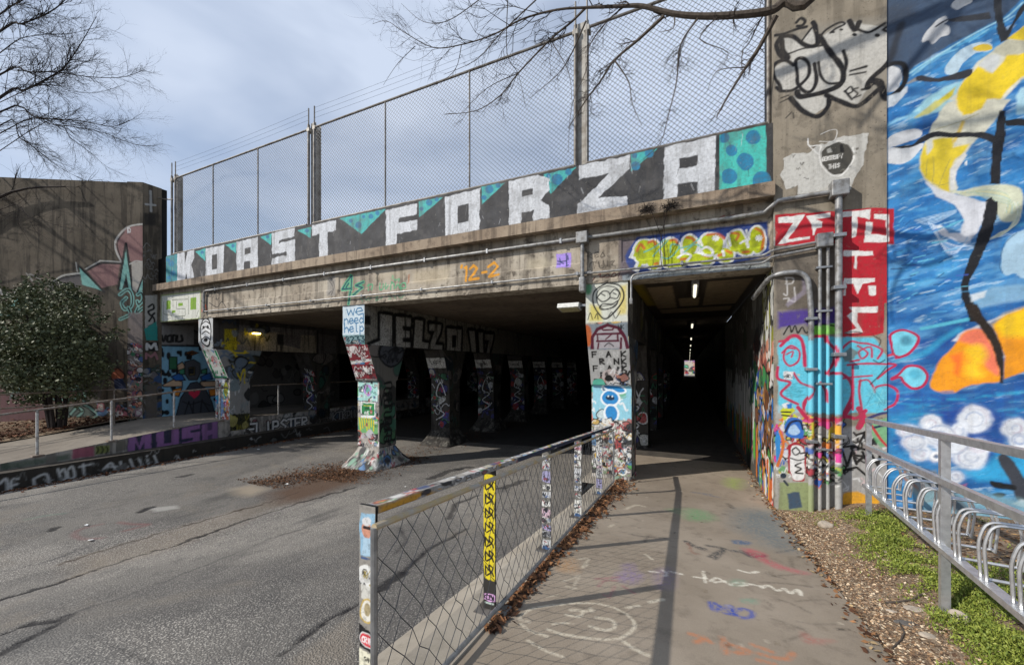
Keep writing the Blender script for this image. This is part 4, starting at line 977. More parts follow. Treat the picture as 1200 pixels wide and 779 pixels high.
for i, ln in enumerate(('FRANK', ' RANK', 'FRANK', ' RANK', 'FRANK')):
    for j, ch in enumerate(ln):
        dk = (i + j) % 2 == 0 or ch in 'FK'
        c.text(ch, x0 + .07 + j * .128, L - 1.36 - i * .135, .1, .030 if dk else .016, '#141414' if dk else '#cfcfcc', asp=.75, wob=.01)
c.ell(x0 + .38, L - 1.72, .17, .13, '#c9bcb8'); c.tags(x0 + .22, x1 - .02, L - 1.98, L - 1.55, 22, ['#17181a', '#2c2a2e', '#e0dedc', '#39507a', '#b07a6a'], size=(.08, .2), w=(.015, .035), blob=.4)
c.tags(x0 + .02, x0 + .3, L - 2.02, L - 1.85, 6, ['#4aa38c', '#5fb8a0'], size=(.1, .2), w=(.02, .03), blob=.6); c.ell(x0 + .45, L - 2.0, .14, .05, '#4f9f90')
c.poly([(x0 + .02, 1.02), (x1, 1.02), (x1, 1.68), (x0 + .02, 1.68)], '#8fc7d8'); c.tags(x0 + .02, x1, 1.02, 1.65, 12, ['#dfe6e8', '#6fae8a', '#2a4f78', '#c9d4d4'], size=(.1, .2), w=(.015, .03), blob=.3)
for (px_, py_, rx, ry, rot) in ((.42, 1.60, .2, .06, -.25), (.34, 1.42, .15, .13, 0), (.36, 1.14, .11, .14, .1)):
    c.ell(x0 + px_, py_, rx + .035, ry + .035, '#e4ecef', rot=rot); c.ell(x0 + px_, py_, rx, ry, '#2d86c4', rot=rot)
c.ell(x0 + .34, 1.42, .08, .05, '#12304a'); c.ell(x0 + .31, 1.45, .02, .02, '#e4ecef'); c.ell(x0 + .38, 1.45, .02, .02, '#e4ecef')
c.tags(x0, x1, .02, 1.0, 170, ['#d9d9d2', '#191919', '#c9a85a', '#e6e6e0', '#3c3c3c', '#8aa07a', '#5f86a8', '#a85f5a'], size=(.07, .18), w=(.01, .025), blob=.45)
s = side_canvas(62, '#37393a', ['#15171a', '#4f5254', '#7c2f34', '#2c4a68', '#8f8f88', '#574f2a', '#a8a8a0'], 70)
crust(c, x0, x1, 1.78, 302)
pillar('r', 0, XR[0], XR[1], c, s, ped_canvas(63), True)
# the pillars behind them, in the dark
SEEDS = 70
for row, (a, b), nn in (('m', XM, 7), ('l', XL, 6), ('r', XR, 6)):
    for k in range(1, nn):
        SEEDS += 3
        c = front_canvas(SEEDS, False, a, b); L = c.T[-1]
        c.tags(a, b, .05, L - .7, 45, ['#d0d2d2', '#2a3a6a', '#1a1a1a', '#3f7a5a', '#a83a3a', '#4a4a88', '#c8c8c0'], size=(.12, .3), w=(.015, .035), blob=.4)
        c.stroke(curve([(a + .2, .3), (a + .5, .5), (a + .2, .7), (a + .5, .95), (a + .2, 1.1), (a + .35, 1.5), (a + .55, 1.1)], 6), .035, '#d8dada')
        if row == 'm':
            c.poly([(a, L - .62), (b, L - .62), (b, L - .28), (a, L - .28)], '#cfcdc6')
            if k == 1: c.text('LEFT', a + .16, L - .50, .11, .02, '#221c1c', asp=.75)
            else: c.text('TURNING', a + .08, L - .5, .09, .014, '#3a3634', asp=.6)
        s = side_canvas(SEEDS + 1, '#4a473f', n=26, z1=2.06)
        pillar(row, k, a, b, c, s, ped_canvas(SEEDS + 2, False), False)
# long beams over the pillars
bc = Canvas(6.836, 22.0, 2.062, 3.035, 0.03, mapX(-6.896), seed=90, bg='#8a867b')
bc.frame(380, 330, 3.387)
LT = [[(246, 138), (248, 235), (228, 262), (188, 266), (175, 240)], [(342, 148), (302, 150), (302, 256), (338, 260)], [(302, 205), (332, 206)], [(378, 160), (366, 258), (402, 263)], [(424, 176), (462, 180), (430, 262), (470, 267)], [(515, 180), (492, 225), (515, 272), (540, 225), (515, 180)], [(585, 205), (588, 282)], [(620, 208), (622, 284)], [(640, 214), (668, 216), (650, 286)]]
LP = [[(222, 130), (270, 135), (268, 262), (235, 276), (185, 278), (180, 252), (222, 235)], [(285, 138), (345, 146), (343, 178), (312, 175), (312, 195), (340, 197), (340, 222), (312, 222), (312, 240), (342, 243), (341, 268), (287, 266)], [(362, 152), (393, 155), (388, 240), (415, 243), (412, 270), (355, 268)],
      [(418, 168), (465, 172), (462, 195), (440, 250), (470, 252), (468, 276), (418, 273), (420, 250), (440, 195), (418, 193)], [(488, 186), (545, 190), (542, 285), (488, 282)], [(575, 195), (600, 197), (603, 290), (588, 289)], [(612, 200), (630, 202), (632, 290), (618, 290)], [(638, 208), (672, 210), (670, 228), (655, 292), (643, 290), (655, 232), (638, 230)]]
for P in LP: bc.ps(P + [P[0]], 30, '#0f0f10', cv=False)
for P in LP: bc.pp(P, '#b3b1aa')
bc.pp([(508, 212), (525, 213), (523, 262), (508, 261)], '#101011')
bc.pp([(160, 135), (185, 135), (185, 170), (160, 170)], '#141414'); bc.pp([(160, 180), (182, 182), (178, 215), (160, 210)], '#1a1a1a', a=.5)
def beam(X0, X1, cvs, label=None):
    b = MB().box(X0 + .002, X1 - .006, 6.97, 96, 2.064, 3.06).build('long_beam', M['dim'], bridge)
    if cvs is not None:
        f = canvas_solid('beam_face', cvs, lambda S, T: (np.full_like(S, X1 - .001), S, T), (-.002, 0, 0), M['conc_shaded'], b)
        if label: tag(f, label)
beam(XM[0], XM[1], bc, 'beam side with large white JELZO lettering outlined in black')
b2 = Canvas(6.836, 22.0, 2.062, 3.035, 0.03, mapX(-12.904), seed=91)
b2.frame(270, 380, 5.56)
b2.pp([(45, 0), (560, 40), (560, 235), (45, 235)], '#7c7774', a=.8); b2.pp([(195, 45), (560, 75), (560, 225), (320, 215), (320, 180), (195, 170)], '#a39884', a=.95); b2.pp([(300, 60), (460, 65), (455, 160), (345, 135), (305, 135)], '#6f6864'); b2.pp([(305, 65), (345, 70), (345, 135), (305, 132)], '#1e1c1c')
b2.pp([(575, 60), (690, 75), (690, 235), (575, 235)], '#6f6a68', a=.7); b2.ps([(566, 40), (566, 235)], 14, '#201e1d', cv=False)
b2.pp([(-40, 30), (38, 30), (40, 260), (-40, 250)], '#a89a1c'); b2.tags(7.0, 8.4, 2.1, 3.0, 14, ['#b9a820', '#2f3a4a', '#3a3a20', '#77818a'], size=(.2, .4), w=(.03, .06), blob=.2)
beam(XL[0], XL[1], b2, 'beam side patched with grey and beige paint')
b3 = Canvas(6.836, 20.0, 2.062, 3.035, 0.05, None, seed=92); b3.tags(7, 18, 2.1, 3, 60, ['#4a4a48', '#2a2826', '#6f6a30', '#77746c'], size=(.3, .6), w=(.04, .08), blob=.5)
beam(XR[0], XR[1], b3)
# ---- side walls of the two foot tunnels
rw = Canvas(6.702, 15.0, -0.62, 2.985, 0.02, mapX(1.117), seed=95, res_t=0.02, bg='#55524c')
rw.tags(6.75, 15, -.5, 3, 160, ['#2a2c2a', '#6b6b66', '#8a8a84', '#33402f', '#4a3a30'], size=(.2, .6), w=(.02, .06), blob=.4)
for i in range(46):
    y = 8.6 + i * .13 + rnd.uniform(-.05, .05); h = rnd.uniform(.9, 1.5); rw.stroke([(y, h), (y + .02, rnd.uniform(.15, .5))], .11, '#cfd0cc', a=.95)
for i in range(40):
    y = 7.6 + i * .17 + rnd.uniform(-.05, .05); rw.stroke([(y, rnd.uniform(.2, .6)), (y, rnd.uniform(-.4, 0))], .13, rnd.choice(['#4a9a3a', '#3f8a34', '#c8842e', '#d0702a', '#5fb045', '#3a6fa8']), a=.95)
for (y0, y1, z0, z1, cs) in ((6.76, 8.6, 1.1, 2.1, ['#b06a58', '#c98a70', '#8a3f3a', '#d8d4cc', '#3a2a28']), (6.76, 9.2, .9, 1.5, ['#2f6f45', '#3f8a4f', '#24503a', '#2d4f9a', '#d8d8d4']), (6.76, 8.2, .0, 1.1, ['#7a4a2a', '#9a6a34', '#5a3a24', '#b88a4a', '#2a2420', '#2f6fb8', '#d8d4d0']), (6.76, 8.0, -.55, .1, ['#c8602a', '#d84a3a', '#3a6fb0', '#d8a02e', '#e0ddd8', '#222222', '#4a9a4a']), (6.76, 7.6, 2.0, 3.0, ['#cfcfc8', '#3a3834', '#8a8a30', '#6a6660'])):
    rw.tags(y0 - .06, y1, z0, z1, 75, cs, size=(.15, .38), w=(.02, .05), blob=.5)
    for _ in range(30):
        y = rnd.uniform(y0, y1); z = rnd.uniform(z0, z1); rw.stroke([(y, z), (y + rnd.uniform(-.03, .03), z - rnd.uniform(.15, .45))], rnd.uniform(.04, .10), rnd.choice(cs))
rwo = canvas_solid('tunnel_wall', rw, lambda S, T: (np.full_like(S, 1.117), S, T), (.4, 0, 0), M['mural'], bridge)
tag(rwo, 'right wall of the foot tunnel under thick drips of white, green and orange paint')
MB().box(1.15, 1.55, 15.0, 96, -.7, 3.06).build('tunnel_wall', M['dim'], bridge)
lw = Canvas(6.6, 14.0, -0.15, 3.05, 0.025, mapX(-15.8), seed=96, bg='#5f5c58')
lw.tags(6.6, 14, -.1, 3, 120, ['#2f2d2c', '#7a7874', '#464340'], size=(.2, .5), w=(.02, .05), blob=.4)
lw.frame(150, 370, 5.193)
lw.pp([(195, 180), (560, 190), (560, 620), (200, 618)], '#7fb0c8')
for i in range(70):
    x, y = lw.r.uniform(200, 545), lw.r.uniform(190, 610)
    if 300 < x < 530 and 230 < y < 600 and not (y < 260): continue
    lw.pe(x, y, lw.r.uniform(7, 17), lw.r.uniform(10, 24), '#0f1418')
lw.ps([(195, 180), (560, 190)], 9, '#111418', cv=False); lw.ps([(197, 180), (202, 618)], 8, '#111418', cv=False)
for P, cc in (([(300, 300), (330, 280), (350, 310), (340, 350), (305, 350)], '#c9a98a'), ([(210, 420), (280, 385), (330, 400), (330, 430), (215, 430)], '#c9a98a'), ([(440, 400), (560, 395), (560, 430), (440, 432)], '#c9a98a'), ([(262, 370), (320, 345), (350, 390), (290, 395)], '#2a62a8'), ([(440, 370), (500, 345), (515, 385), (450, 395)], '#2a62a8'), ([(270, 450), (330, 435), (310, 490), (280, 485)], '#d8842e'), ([(490, 450), (555, 440), (550, 480), (500, 490)], '#d8842e'),
              ([(290, 615), (320, 500), (380, 410), (420, 400), (470, 440), (510, 520), (530, 600)], '#3f434a'), ([(345, 280), (400, 265), (440, 290), (440, 350), (420, 390), (370, 390), (345, 350)], '#4a4d52'), ([(370, 315), (405, 310), (408, 358), (372, 362)], '#9a8a4a'), ([(375, 320), (398, 318), (400, 350), (378, 352)], '#1b2028'), ([(250, 250), (298, 250), (298, 325), (250, 325)], '#2f6a48'), ([(350, 225), (390, 212), (430, 225), (390, 240)], '#d8842e'), ([(370, 226), (390, 220), (412, 226), (390, 232)], '#5a3a2a'), ([(310, 330), (345, 320), (345, 355), (315, 355)], '#3f8a6a'), ([(445, 330), (480, 320), (480, 350), (448, 352)], '#3f8a6a')):
    lw.pp(P, cc); lw.ps(list(P) + [P[0]], 6, '#0e1114', cv=False)
lw.pp([(402, 505), (372, 475), (370, 455), (388, 450), (403, 465), (420, 448), (438, 458), (434, 478)], '#d8304f')
for P in [[(345, 600), (370, 520), (395, 590)], [(395, 590), (400, 520)], [(440, 600), (450, 510), (500, 590)], [(330, 520), (380, 540), (440, 520), (500, 545)]]: lw.ps(P, 6, '#14171b', cv=False)
lw.pp([(195, 60), (400, 60), (400, 175), (195, 175)], '#8d8a86', a=.8)
for P in [[(205, 120), (215, 155), (230, 120)], [(240, 125), (265, 120), (262, 155), (240, 155), (240, 125)], [(275, 155), (275, 120), (295, 125), (290, 155)], [(300, 120), (300, 155), (330, 150), (325, 120)]]: lw.ps(P, 13, '#141414')
lwo = canvas_solid('tunnel_wall', lw, lambda S, T: (np.full_like(S, -15.8), S, T), (-.4, 0, 0), M['pillar'], bridge)
tag(lwo, 'left tunnel wall with a blue spotted figure holding a red heart')
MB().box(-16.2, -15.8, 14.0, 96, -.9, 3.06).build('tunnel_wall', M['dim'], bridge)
# painted ceiling of the right foot tunnel
cc_ = Canvas(-0.94, 1.145, 7.26, 13.0, 0.03, None, seed=97, bg='#3a332a')
for (a, b, y0, y1) in ((-.72, -.28, 7.7, 10.6), (.30, .98, 7.6, 10.4), (-.2, .2, 9.2, 10.4), (-.7, .95, 10.8, 11.6)): cc_.poly([(a, y0), (b, y0), (b, y1), (a, y1)], '#8f7f66')
for i in range(26):
    y = 7.7 + i * .1; cc_.stroke([(.3, y), (.65, y + .06), (1.0, y - .03)], .025, '#3f382e', rough=.8)
cc_.poly([(-.94, 7.26), (-.78, 7.26), (-.74, 10), (-.94, 10)], '#8a7a20', soft=.1)
canvas_solid('ceiling_panel', cc_, lambda S, T: (S, T, np.full_like(S, 3.02)), (0, 0, .03), M['dim'], bridge)

# ------------------------------------------------------------------ far daylight beyond the tunnel
far = thing('far_wall', (0, 112, -1.2), 'sunlit painted wall beyond the far mouth of the foot tunnel', 'wall')
fw = Canvas(-14, 14, -1.2, 6, 0.12, None, seed=99, bg='#b9b2a4'); fw.tags(-3, 3, -.6, 4, 60, PAL, size=(.4, 1.2), w=(.08, .2))
canvas_solid('wall_face', fw, faceY(112), (0, .3, 0), M['mural'], far)
plain_grid('yard', [-14, 14], [96.9, 112.2], lambda X, Y: -0.53 + 0 * X, M['slab'], label='sunlit yard beyond the far mouth of the tunnel')
# ------------------------------------------------------------------ right wing wall: bare pier and blue mural
rwall = thing('wing_wall', (3.0, 6.9, -0.6), 'tall concrete wing wall with a blue sky mural and an orange bird shape', 'wall')
p = Canvas(1.12, 2.372, -0.62, 7.8, 0.0105, mapY(6.70), seed=101)
pA = (890, 10, 5.994); pG = (890, 130, 5.994); pB = (890, 230, 5.994); pC = (890, 350, 5.994); pD = (860, 470, 5.567)
SIL = '#bdbbb4'; BK = '#16161a'
p.frame(*pA)
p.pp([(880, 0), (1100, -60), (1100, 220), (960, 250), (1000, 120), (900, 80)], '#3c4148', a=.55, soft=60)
p.pp([(120, 190), (250, 160), (560, 90), (900, 60), (980, 120), (940, 260), (900, 400), (880, 560), (700, 690), (470, 610), (330, 640), (150, 580), (90, 460), (140, 360)], '#8f8c84', a=.55, soft=50)
p.pp([(430, 200), (600, 90), (880, 130), (940, 180), (900, 380), (780, 520), (690, 680), (450, 600), (560, 540), (590, 420), (520, 340)], SIL, soft=6)
p.pp([(150, 215), (230, 190), (330, 265), (450, 265), (520, 350), (590, 450), (570, 530), (440, 600), (290, 620), (250, 580), (120, 570), (105, 420), (180, 370), (200, 340), (150, 290)], '#c3c1ba', soft=4)
p.pp([(300, 225), (365, 140), (410, 215), (370, 262)], SIL); p.pp([(230, 620), (480, 610), (480, 690), (380, 750), (290, 720)], SIL, soft=3)

for P, w in [([(110, 190), (170, 180), (250, 150), (330, 130)], 16), ([(150, 205), (120, 260), (150, 330), (200, 350), (165, 300), (155, 225)], 26), ([(170, 230), (180, 320), (300, 285), (440, 262)], 9), ([(175, 195), (240, 200), (310, 255), (370, 268), (410, 240), (390, 130), (375, 100)], 22), ([(300, 225), (365, 140)], 10),
             ([(420, 195), (500, 310), (570, 400), (590, 480), (560, 540), (430, 595), (290, 620), (265, 585)], 26), ([(590, 300), (610, 380), (590, 470)], 18), ([(240, 400), (180, 365), (110, 390), (95, 460), (140, 540), (150, 580), (120, 555)], 18), ([(150, 582), (230, 575), (290, 535), (345, 470), (345, 390), (300, 350), (255, 370), (265, 450), (270, 530), (320, 585), (370, 575), (400, 500), (385, 390)], 17),
             ([(415, 380), (430, 470), (480, 525), (560, 525)], 13), ([(220, 630), (280, 700), (350, 745), (420, 755), (480, 690), (490, 640)], 24), ([(470, 610), (560, 650), (690, 685), (830, 575)], 24), ([(430, 195), (470, 150), (560, 100), (600, 110), (540, 140), (500, 170)], 12), ([(640, 120), (720, 160), (780, 165), (880, 105)], 14), ([(630, 90), (670, 150), (700, 100)], 26),
             ([(1000, 110), (960, 200), (930, 330), (880, 410), (780, 500), (760, 555)], 26), ([(870, 150), (900, 130), (960, 130), (900, 160), (870, 150)], 14), ([(810, 510), (850, 530), (870, 600), (890, 630)], 34), ([(640, 440), (750, 408)], 12), ([(635, 468), (745, 448)], 9), ([(720, 570), (770, 560), (800, 520)], 12), ([(600, 580), (650, 640)], 10), ([(600, 585), (640, 550), (655, 580), (625, 600)], 9), ([(690, 560), (660, 570), (690, 600), (660, 630), (710, 610)], 9), ([(260, 100), (290, 70), (320, 90), (300, 120), (265, 125)], 16),
             ([(150, 630), (205, 610)], 6), ([(145, 662), (200, 635)], 6), ([(185, 770), (225, 730)], 6), ([(240, 770), (235, 735)], 6)]:
    p.ps(P, w * 1.3, BK, soft=4)
p.pe(515, 168, 16, 8, BK); p.pe(575, 150, 14, 8, BK); p.pe(668, 185, 16, 11, BK); p.pe(828, 190, 16, 10, BK)
p.frame(*pG)
p.pp([(155, 330), (290, 290), (340, 300), (430, 240), (600, 175), (765, 160), (735, 290), (720, 380), (660, 500), (640, 555), (480, 560), (270, 590), (265, 525), (190, 545), (150, 450), (170, 410)], '#bfbeb8', rough=.06)
p.pp([(435, 290), (470, 250), (560, 215), (620, 235), (660, 290), (650, 360), (580, 440), (500, 450), (440, 380)], '#45443f')
for P, w in [([(340, 195), (350, 245), (430, 245), (420, 300), (440, 390), (520, 455), (590, 440), (660, 340), (655, 260)], 9), ([(430, 165), (500, 135), (545, 140), (520, 210), (420, 215)], 5), ([(530, 215), (595, 210)], 6), ([(350, 250), (420, 310)], 7)]: p.ps(P, w, '#e2e1dc')
p.text('GENTRIFY', *p.px((440, 355)), .055, .011, '#e2e1dc', asp=.42, gap=.25); p.text('THIS', *p.px((485, 408)), .055, .011, '#e2e1dc', asp=.45, gap=.3)
p.pp([(470, 270), (500, 255), (510, 290), (480, 295)], '#a9a8a2'); p.pp([(560, 240), (585, 225), (595, 290), (570, 290)], '#1d1d1d')
p.tags(*[f(p.px((170, 560))[0], p.px((700, 560))[0]) for f in (min, max)], p.px((200, 560))[1], p.px((200, 320))[1], 12, ['#6f6d66', '#57554f'], size=(.02, .05), w=(.006, .012), blob=.1)
# red panel
p.frame(*pB)
p.pp([(130, 340), (580, 260), (890, 300), (890, 90), (60, 60), (0, 0), (890, 0)], '#6b5a4c', a=.0)
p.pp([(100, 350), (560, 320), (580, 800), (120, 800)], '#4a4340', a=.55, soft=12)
RED = '#b4202f'
p.pp([(110, 130), (500, 105), (800, 82), (1000, 85), (1000, 330), (905, 335), (905, 750), (575, 770), (575, 330), (110, 345)], RED, rough=.02)
p.ps([(100, 345), (98, 130)], 9, '#d8d6d2', cv=False)
WR = '#dfdfdc'
for P in [[(135, 150), (318, 130), (300, 165), (205, 300), (355, 283), (352, 300), (135, 335), (160, 300), (240, 185), (135, 190)], [(330, 140), (495, 115), (495, 145), (395, 160), (440, 180), (438, 220), (400, 225), (385, 275), (375, 275), (370, 200)], [(582, 110), (778, 95), (775, 165), (740, 150), (690, 145), (680, 285), (650, 290), (650, 140), (582, 145)], [(805, 125), (910, 125), (912, 320), (735, 322), (748, 180), (795, 182), (785, 265), (890, 275), (895, 165), (805, 160)],
          [(592, 382), (800, 382), (800, 415), (690, 420), (680, 510), (668, 508), (668, 420), (592, 420)], [(595, 575), (808, 575), (808, 598), (720, 612), (690, 685), (660, 612), (605, 610), (600, 758), (590, 758)], [(768, 630), (815, 630), (818, 690), (790, 705), (770, 685)]]:
    p.pp(P, WR, rough=.025)
for P in [[(180, 570), (235, 575), (230, 610), (185, 615)], [(190, 575), (195, 690), (170, 685)], [(245, 640), (250, 735), (215, 730)], [(170, 720), (205, 715), (200, 740)]]: p.ps(P, 10, '#b9b6b2')
p.pp([(295, 570), (350, 590), (330, 680), (200, 779), (180, 760), (300, 660)], '#9a92a4', a=.6, soft=10)
p.frame(*pC)
p.pp([(560, -20), (880, -20), (870, 240), (800, 262), (575, 270)], RED, rough=.02)
p.pp([(625, 58), (830, 55), (825, 95), (690, 100), (690, 165), (735, 240), (600, 240), (680, 205), (612, 120), (650, 88)], WR, rough=.02)
p.pp([(130, 90), (560, 60), (560, 200), (300, 190), (130, 210)], '#4d3a8a', soft=20); p.pp([(150, 200), (330, 170), (340, 260), (150, 300)], '#8f8a84', a=.7, soft=10); p.pp([(350, 190), (555, 170), (555, 240), (350, 260)], '#7fc84e', soft=6)
p.ps([(170, 250), (210, 190), (225, 235), (250, 190), (270, 240), (300, 200), (330, 240), (380, 190), (450, 180), (550, 195)], 10, '#1b1c1e')
CY_ = '#62c3da'; CR = '#b92a50'
p.pp([(130, 310), (300, 260), (560, 270), (800, 270), (860, 340), (860, 800), (130, 800)], CY_, soft=8, rough=.04)
p.pp([(840, 340), (900, 420), (960, 600), (960, 720), (900, 800), (830, 800)], CY_, a=.9, soft=10)
for P, w in [([(150, 330), (230, 260), (300, 300), (320, 470)], 22), ([(140, 300), (200, 290)], 16), ([(250, 350), (190, 350), (170, 420), (210, 470), (270, 440), (280, 370), (220, 330), (160, 380)], 13), ([(225, 410), (235, 370), (190, 390)], 9), ([(130, 480), (130, 560), (215, 590), (150, 670), (270, 740)], 18), ([(240, 520), (290, 590), (385, 635), (310, 730), (320, 800)], 16), ([(470, 300), (530, 360), (520, 450), (470, 525), (560, 520), (640, 580), (650, 680), (600, 790)], 20), ([(655, 470), (655, 779)], 14), ([(580, 560), (680, 548), (790, 540)], 12), ([(360, 270), (450, 260), (470, 300)], 22), ([(420, 580), (460, 640), (470, 720)], 14),
             ([(580, 350), (640, 300), (700, 310), (780, 320), (860, 360), (830, 420)], 14), ([(620, 465), (750, 455), (950, 465), (900, 500), (830, 560)], 14), ([(710, 570), (700, 650), (720, 779)], 14), ([(700, 580), (760, 570), (800, 620), (810, 655), (820, 620), (900, 605), (960, 640), (970, 690), (930, 750), (880, 779)], 12), ([(690, 330), (760, 380), (720, 420), (700, 370), (780, 340), (790, 410)], 12), ([(640, 440), (700, 430)], 14)]:
    p.ps(P, w, CR, soft=3)
p.pp([(168, 510), (240, 512), (236, 568), (170, 566)], '#d9dadb'); p.tags(*sorted((p.px((180, 540))[0], p.px((230, 540))[0])), *sorted((p.px((180, 555))[1], p.px((180, 525))[1])), 6, ['#26282c'], size=(.02, .05), w=(.006, .01), blob=0)
p.pp([(580, 400), (640, 340), (700, 380), (660, 430), (600, 440)], '#6f6458', a=.8, soft=6); p.pp([(240, 520), (290, 530), (280, 545)], '#c9b08a')
for P in [[(600, 240), (660, 230), (720, 240), (660, 255), (600, 240)], [(800, 260), (850, 290), (840, 330)], [(800, 430), (840, 450), (880, 430)], [(780, 600), (840, 540), (900, 470)]]: p.ps(P, 8, '#23222a', a=.8)
for i in range(24): p.ps([(rnd.uniform(170, 330), 590 + i * 4), (rnd.uniform(200, 350), 600 + i * 4)], 3, '#2f8fa0', a=.7)
for i in range(20): p.ps([(rnd.uniform(740, 900), rnd.uniform(620, 770)), (rnd.uniform(760, 920), rnd.uniform(620, 770))], 4, rnd.choice(['#3f9ab0', '#2c6f86', '#88d4d6']), a=.6)
p.frame(*pD)
p.pp([(270, 20), (470, 60), (480, 130), (700, 120), (700, 779), (270, 779)], '#b9b9b4', a=.55, soft=10); p.pp([(690, 180), (900, 140), (1040, 140), (1040, 600), (690, 640)], '#aeadab', a=.8, soft=15)
p.tags(*sorted((p.px((280, 100))[0], p.px((690, 100))[0])), *sorted((p.px((300, 500))[1], p.px((300, 90))[1])), 170, ['#d0d0cc', '#1a1a1c', '#c8b83a', '#a82a3a', '#2f5fb0', '#dcdcd8', '#57a05a', '#d8762e', '#dedede', '#d03a86'], size=(.05, .13), w=(.010, .022), blob=.45)
for P in [[(300, 60), (350, 10), (400, 60), (330, 120)], [(390, 80), (420, 100), (380, 140)]]: p.pp(P, '#c9cf2e')
p.pp([(310, 20), (350, 5), (380, 30), (330, 50)], '#dfe2e4'); p.pp([(345, 20), (375, 15), (378, 45), (350, 50)], '#2f78c8')
for P in [[(310, 70), (370, 70)], [(315, 90), (360, 95)]]: p.ps(P, 9, '#17181c')
p.pp([(330, 170), (370, 110), (440, 120), (455, 180), (440, 240), (350, 230)], '#2f6cc0', cv=True); p.pp([(355, 190), (395, 150), (430, 190), (410, 215), (370, 215)], '#a8c6e4', cv=True); p.ps([(335, 200), (370, 140), (430, 130), (450, 180)], 14, '#16264a')
p.pp([(275, 220), (300, 190), (300, 380), (285, 420), (272, 330)], '#2f86c8', cv=True); p.ps([(300, 195), (322, 260), (315, 330), (285, 420)], 16, '#d0702e')
p.pp([(350, 290), (400, 260), (460, 290), (475, 400), (460, 520), (390, 520), (355, 460)], '#a02632'); p.pp([(370, 310), (410, 285), (455, 310), (462, 390), (455, 500), (390, 510), (368, 450)], '#e2e2e0', cv=True)
for P, w in [([(405, 300), (380, 320), (400, 350), (430, 330), (405, 300)], 9), ([(440, 400), (400, 420), (440, 440), (400, 465), (450, 470)], 9), ([(370, 370), (420, 385), (460, 375)], 8)]: p.ps(P, w, '#17181a')
p.pp([(490, 90), (525, 95), (525, 210), (495, 215)], '#d8cf2e'); p.pp([(505, 190), (530, 195), (528, 230), (505, 235)], '#d88a2e'); p.pp([(610, 170), (680, 150), (685, 230), (610, 240)], '#d8c83a', soft=4); p.pp([(645, 150), (680, 150), (675, 290), (650, 290)], '#e0a52e', soft=3); p.pp([(645, 335), (685, 330), (690, 385), (650, 388)], '#d83a92'); p.pp([(612, 345), (640, 345), (640, 385), (612, 388)], '#c87ab0')
p.pp([(300, 530), (520, 530), (520, 779), (290, 779)], '#8f9a6e', rough=.02, soft=3); p.pp([(345, 600), (430, 588), (445, 690), (360, 705)], '#3f5266', soft=3); p.pe(325, 485, 20, 16, '#23303f'); p.ps([(330, 520), (350, 545)], 14, '#2a3540')
p.pp([(715, 605), (800, 590), (865, 612), (940, 600), (945, 660), (880, 690), (720, 685)], '#e0a32c', cv=True, soft=8)
for _ in range(34):
    x, y = rnd.uniform(500, 1030), rnd.uniform(230, 560); q = [(x, y)]
    for k in range(rnd.randint(2, 4)): q.append((q[-1][0] + rnd.uniform(-50, 50), q[-1][1] + rnd.uniform(-40, 40)))
    p.ps(q, rnd.uniform(6, 15), rnd.choice(['#17171a', '#1d1d20', '#d6d6d4', '#2a2a2e', '#c9b4b4']), cv=rnd.random() < .5)
for P in [[(700, 300), (780, 290), (870, 320)], [(710, 330), (740, 420), (770, 330), (800, 410)], [(780, 350), (850, 360), (800, 400)], [(800, 220), (860, 200), (820, 270)], [(840, 330), (870, 400), (900, 350), (940, 420), (960, 330)], [(720, 450), (800, 430), (860, 480)]]: p.ps(P, 15, '#151517', cv=False)
p.pp([(840, 150), (1040, 100), (1040, 280), (960, 300), (900, 220)], '#6fae7a', a=.85, soft=8); p.ps([(880, 110), (960, 80), (1040, 70)], 16, '#3a3a6a'); p.ps([(900, 160), (960, 250), (1040, 330)], 14, '#c03a40'); p.ps([(920, 170), (1000, 160), (1030, 220)], 14, '#23304a')
p.ps([(420, 40), (480, 110), (530, 110), (600, 120), (700, 100), (760, 30)], 26, CR); p.ps([(470, 0), (455, 50)], 14, CR); p.ps([(820, 50), (840, 110), (815, 170)], 34, CR); p.ps([(650, 110), (740, 100), (800, 110), (860, 60)], 22, CR)
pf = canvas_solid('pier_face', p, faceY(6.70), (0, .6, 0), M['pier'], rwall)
tag(pf, 'concrete pier with a silver throw-up, red ZETO panel and cyan piece')

# ---- the mural
m = Canvas(2.375, 6.5, -0.62, 7.8, 0.0115, mapY(6.72), seed=111, bg='#2f78b8')
r_ = random.Random(5)
MA = (1030, 0, 5.994); MBf = (1030, 120, 5.994); MC = (1030, 240, 5.994); MD = (1030, 360, 5.994); ME = (1030, 470, 5.994)
BLUES = ['#2a6cb0', '#3b86c6', '#4d9ad2', '#235a9c', '#3f8fcc', '#2f7fc4', '#1f5a9a', '#66b2dc']
for _ in range(1700):
    x = r_.uniform(2.3, 6.5); z = r_.uniform(-.6, 7.8); l = r_.uniform(.06, .38); an = r_.gauss(.22, .14) if z < 4.6 else r_.gauss(.5, .12)
    if z < 1.1: an = r_.gauss(.1, .3)
    c = r_.choice(BLUES)
    if z < 1.9 and r_.random() < .5: c = r_.choice(['#1c4688', '#234f98', '#2fa0cf', '#41b2d8', '#1f3f86'])
    if 1.9 < z < 3.3 and r_.random() < .12: c = r_.choice(['#8cc4e6', '#a6d4ee', '#5fb8dc', '#14304f', '#3f66c0'])
    m.stroke([(x, z), (x + l * math.cos(an) * .5, z + l * math.sin(an) * .5 + .01), (x + l * math.cos(an), z + l * math.sin(an))], r_.uniform(.02, .10), c, a=r_.uniform(.3, .7), soft=.04, rough=.5)
S_, T_ = np.meshgrid(m.S, m.T)
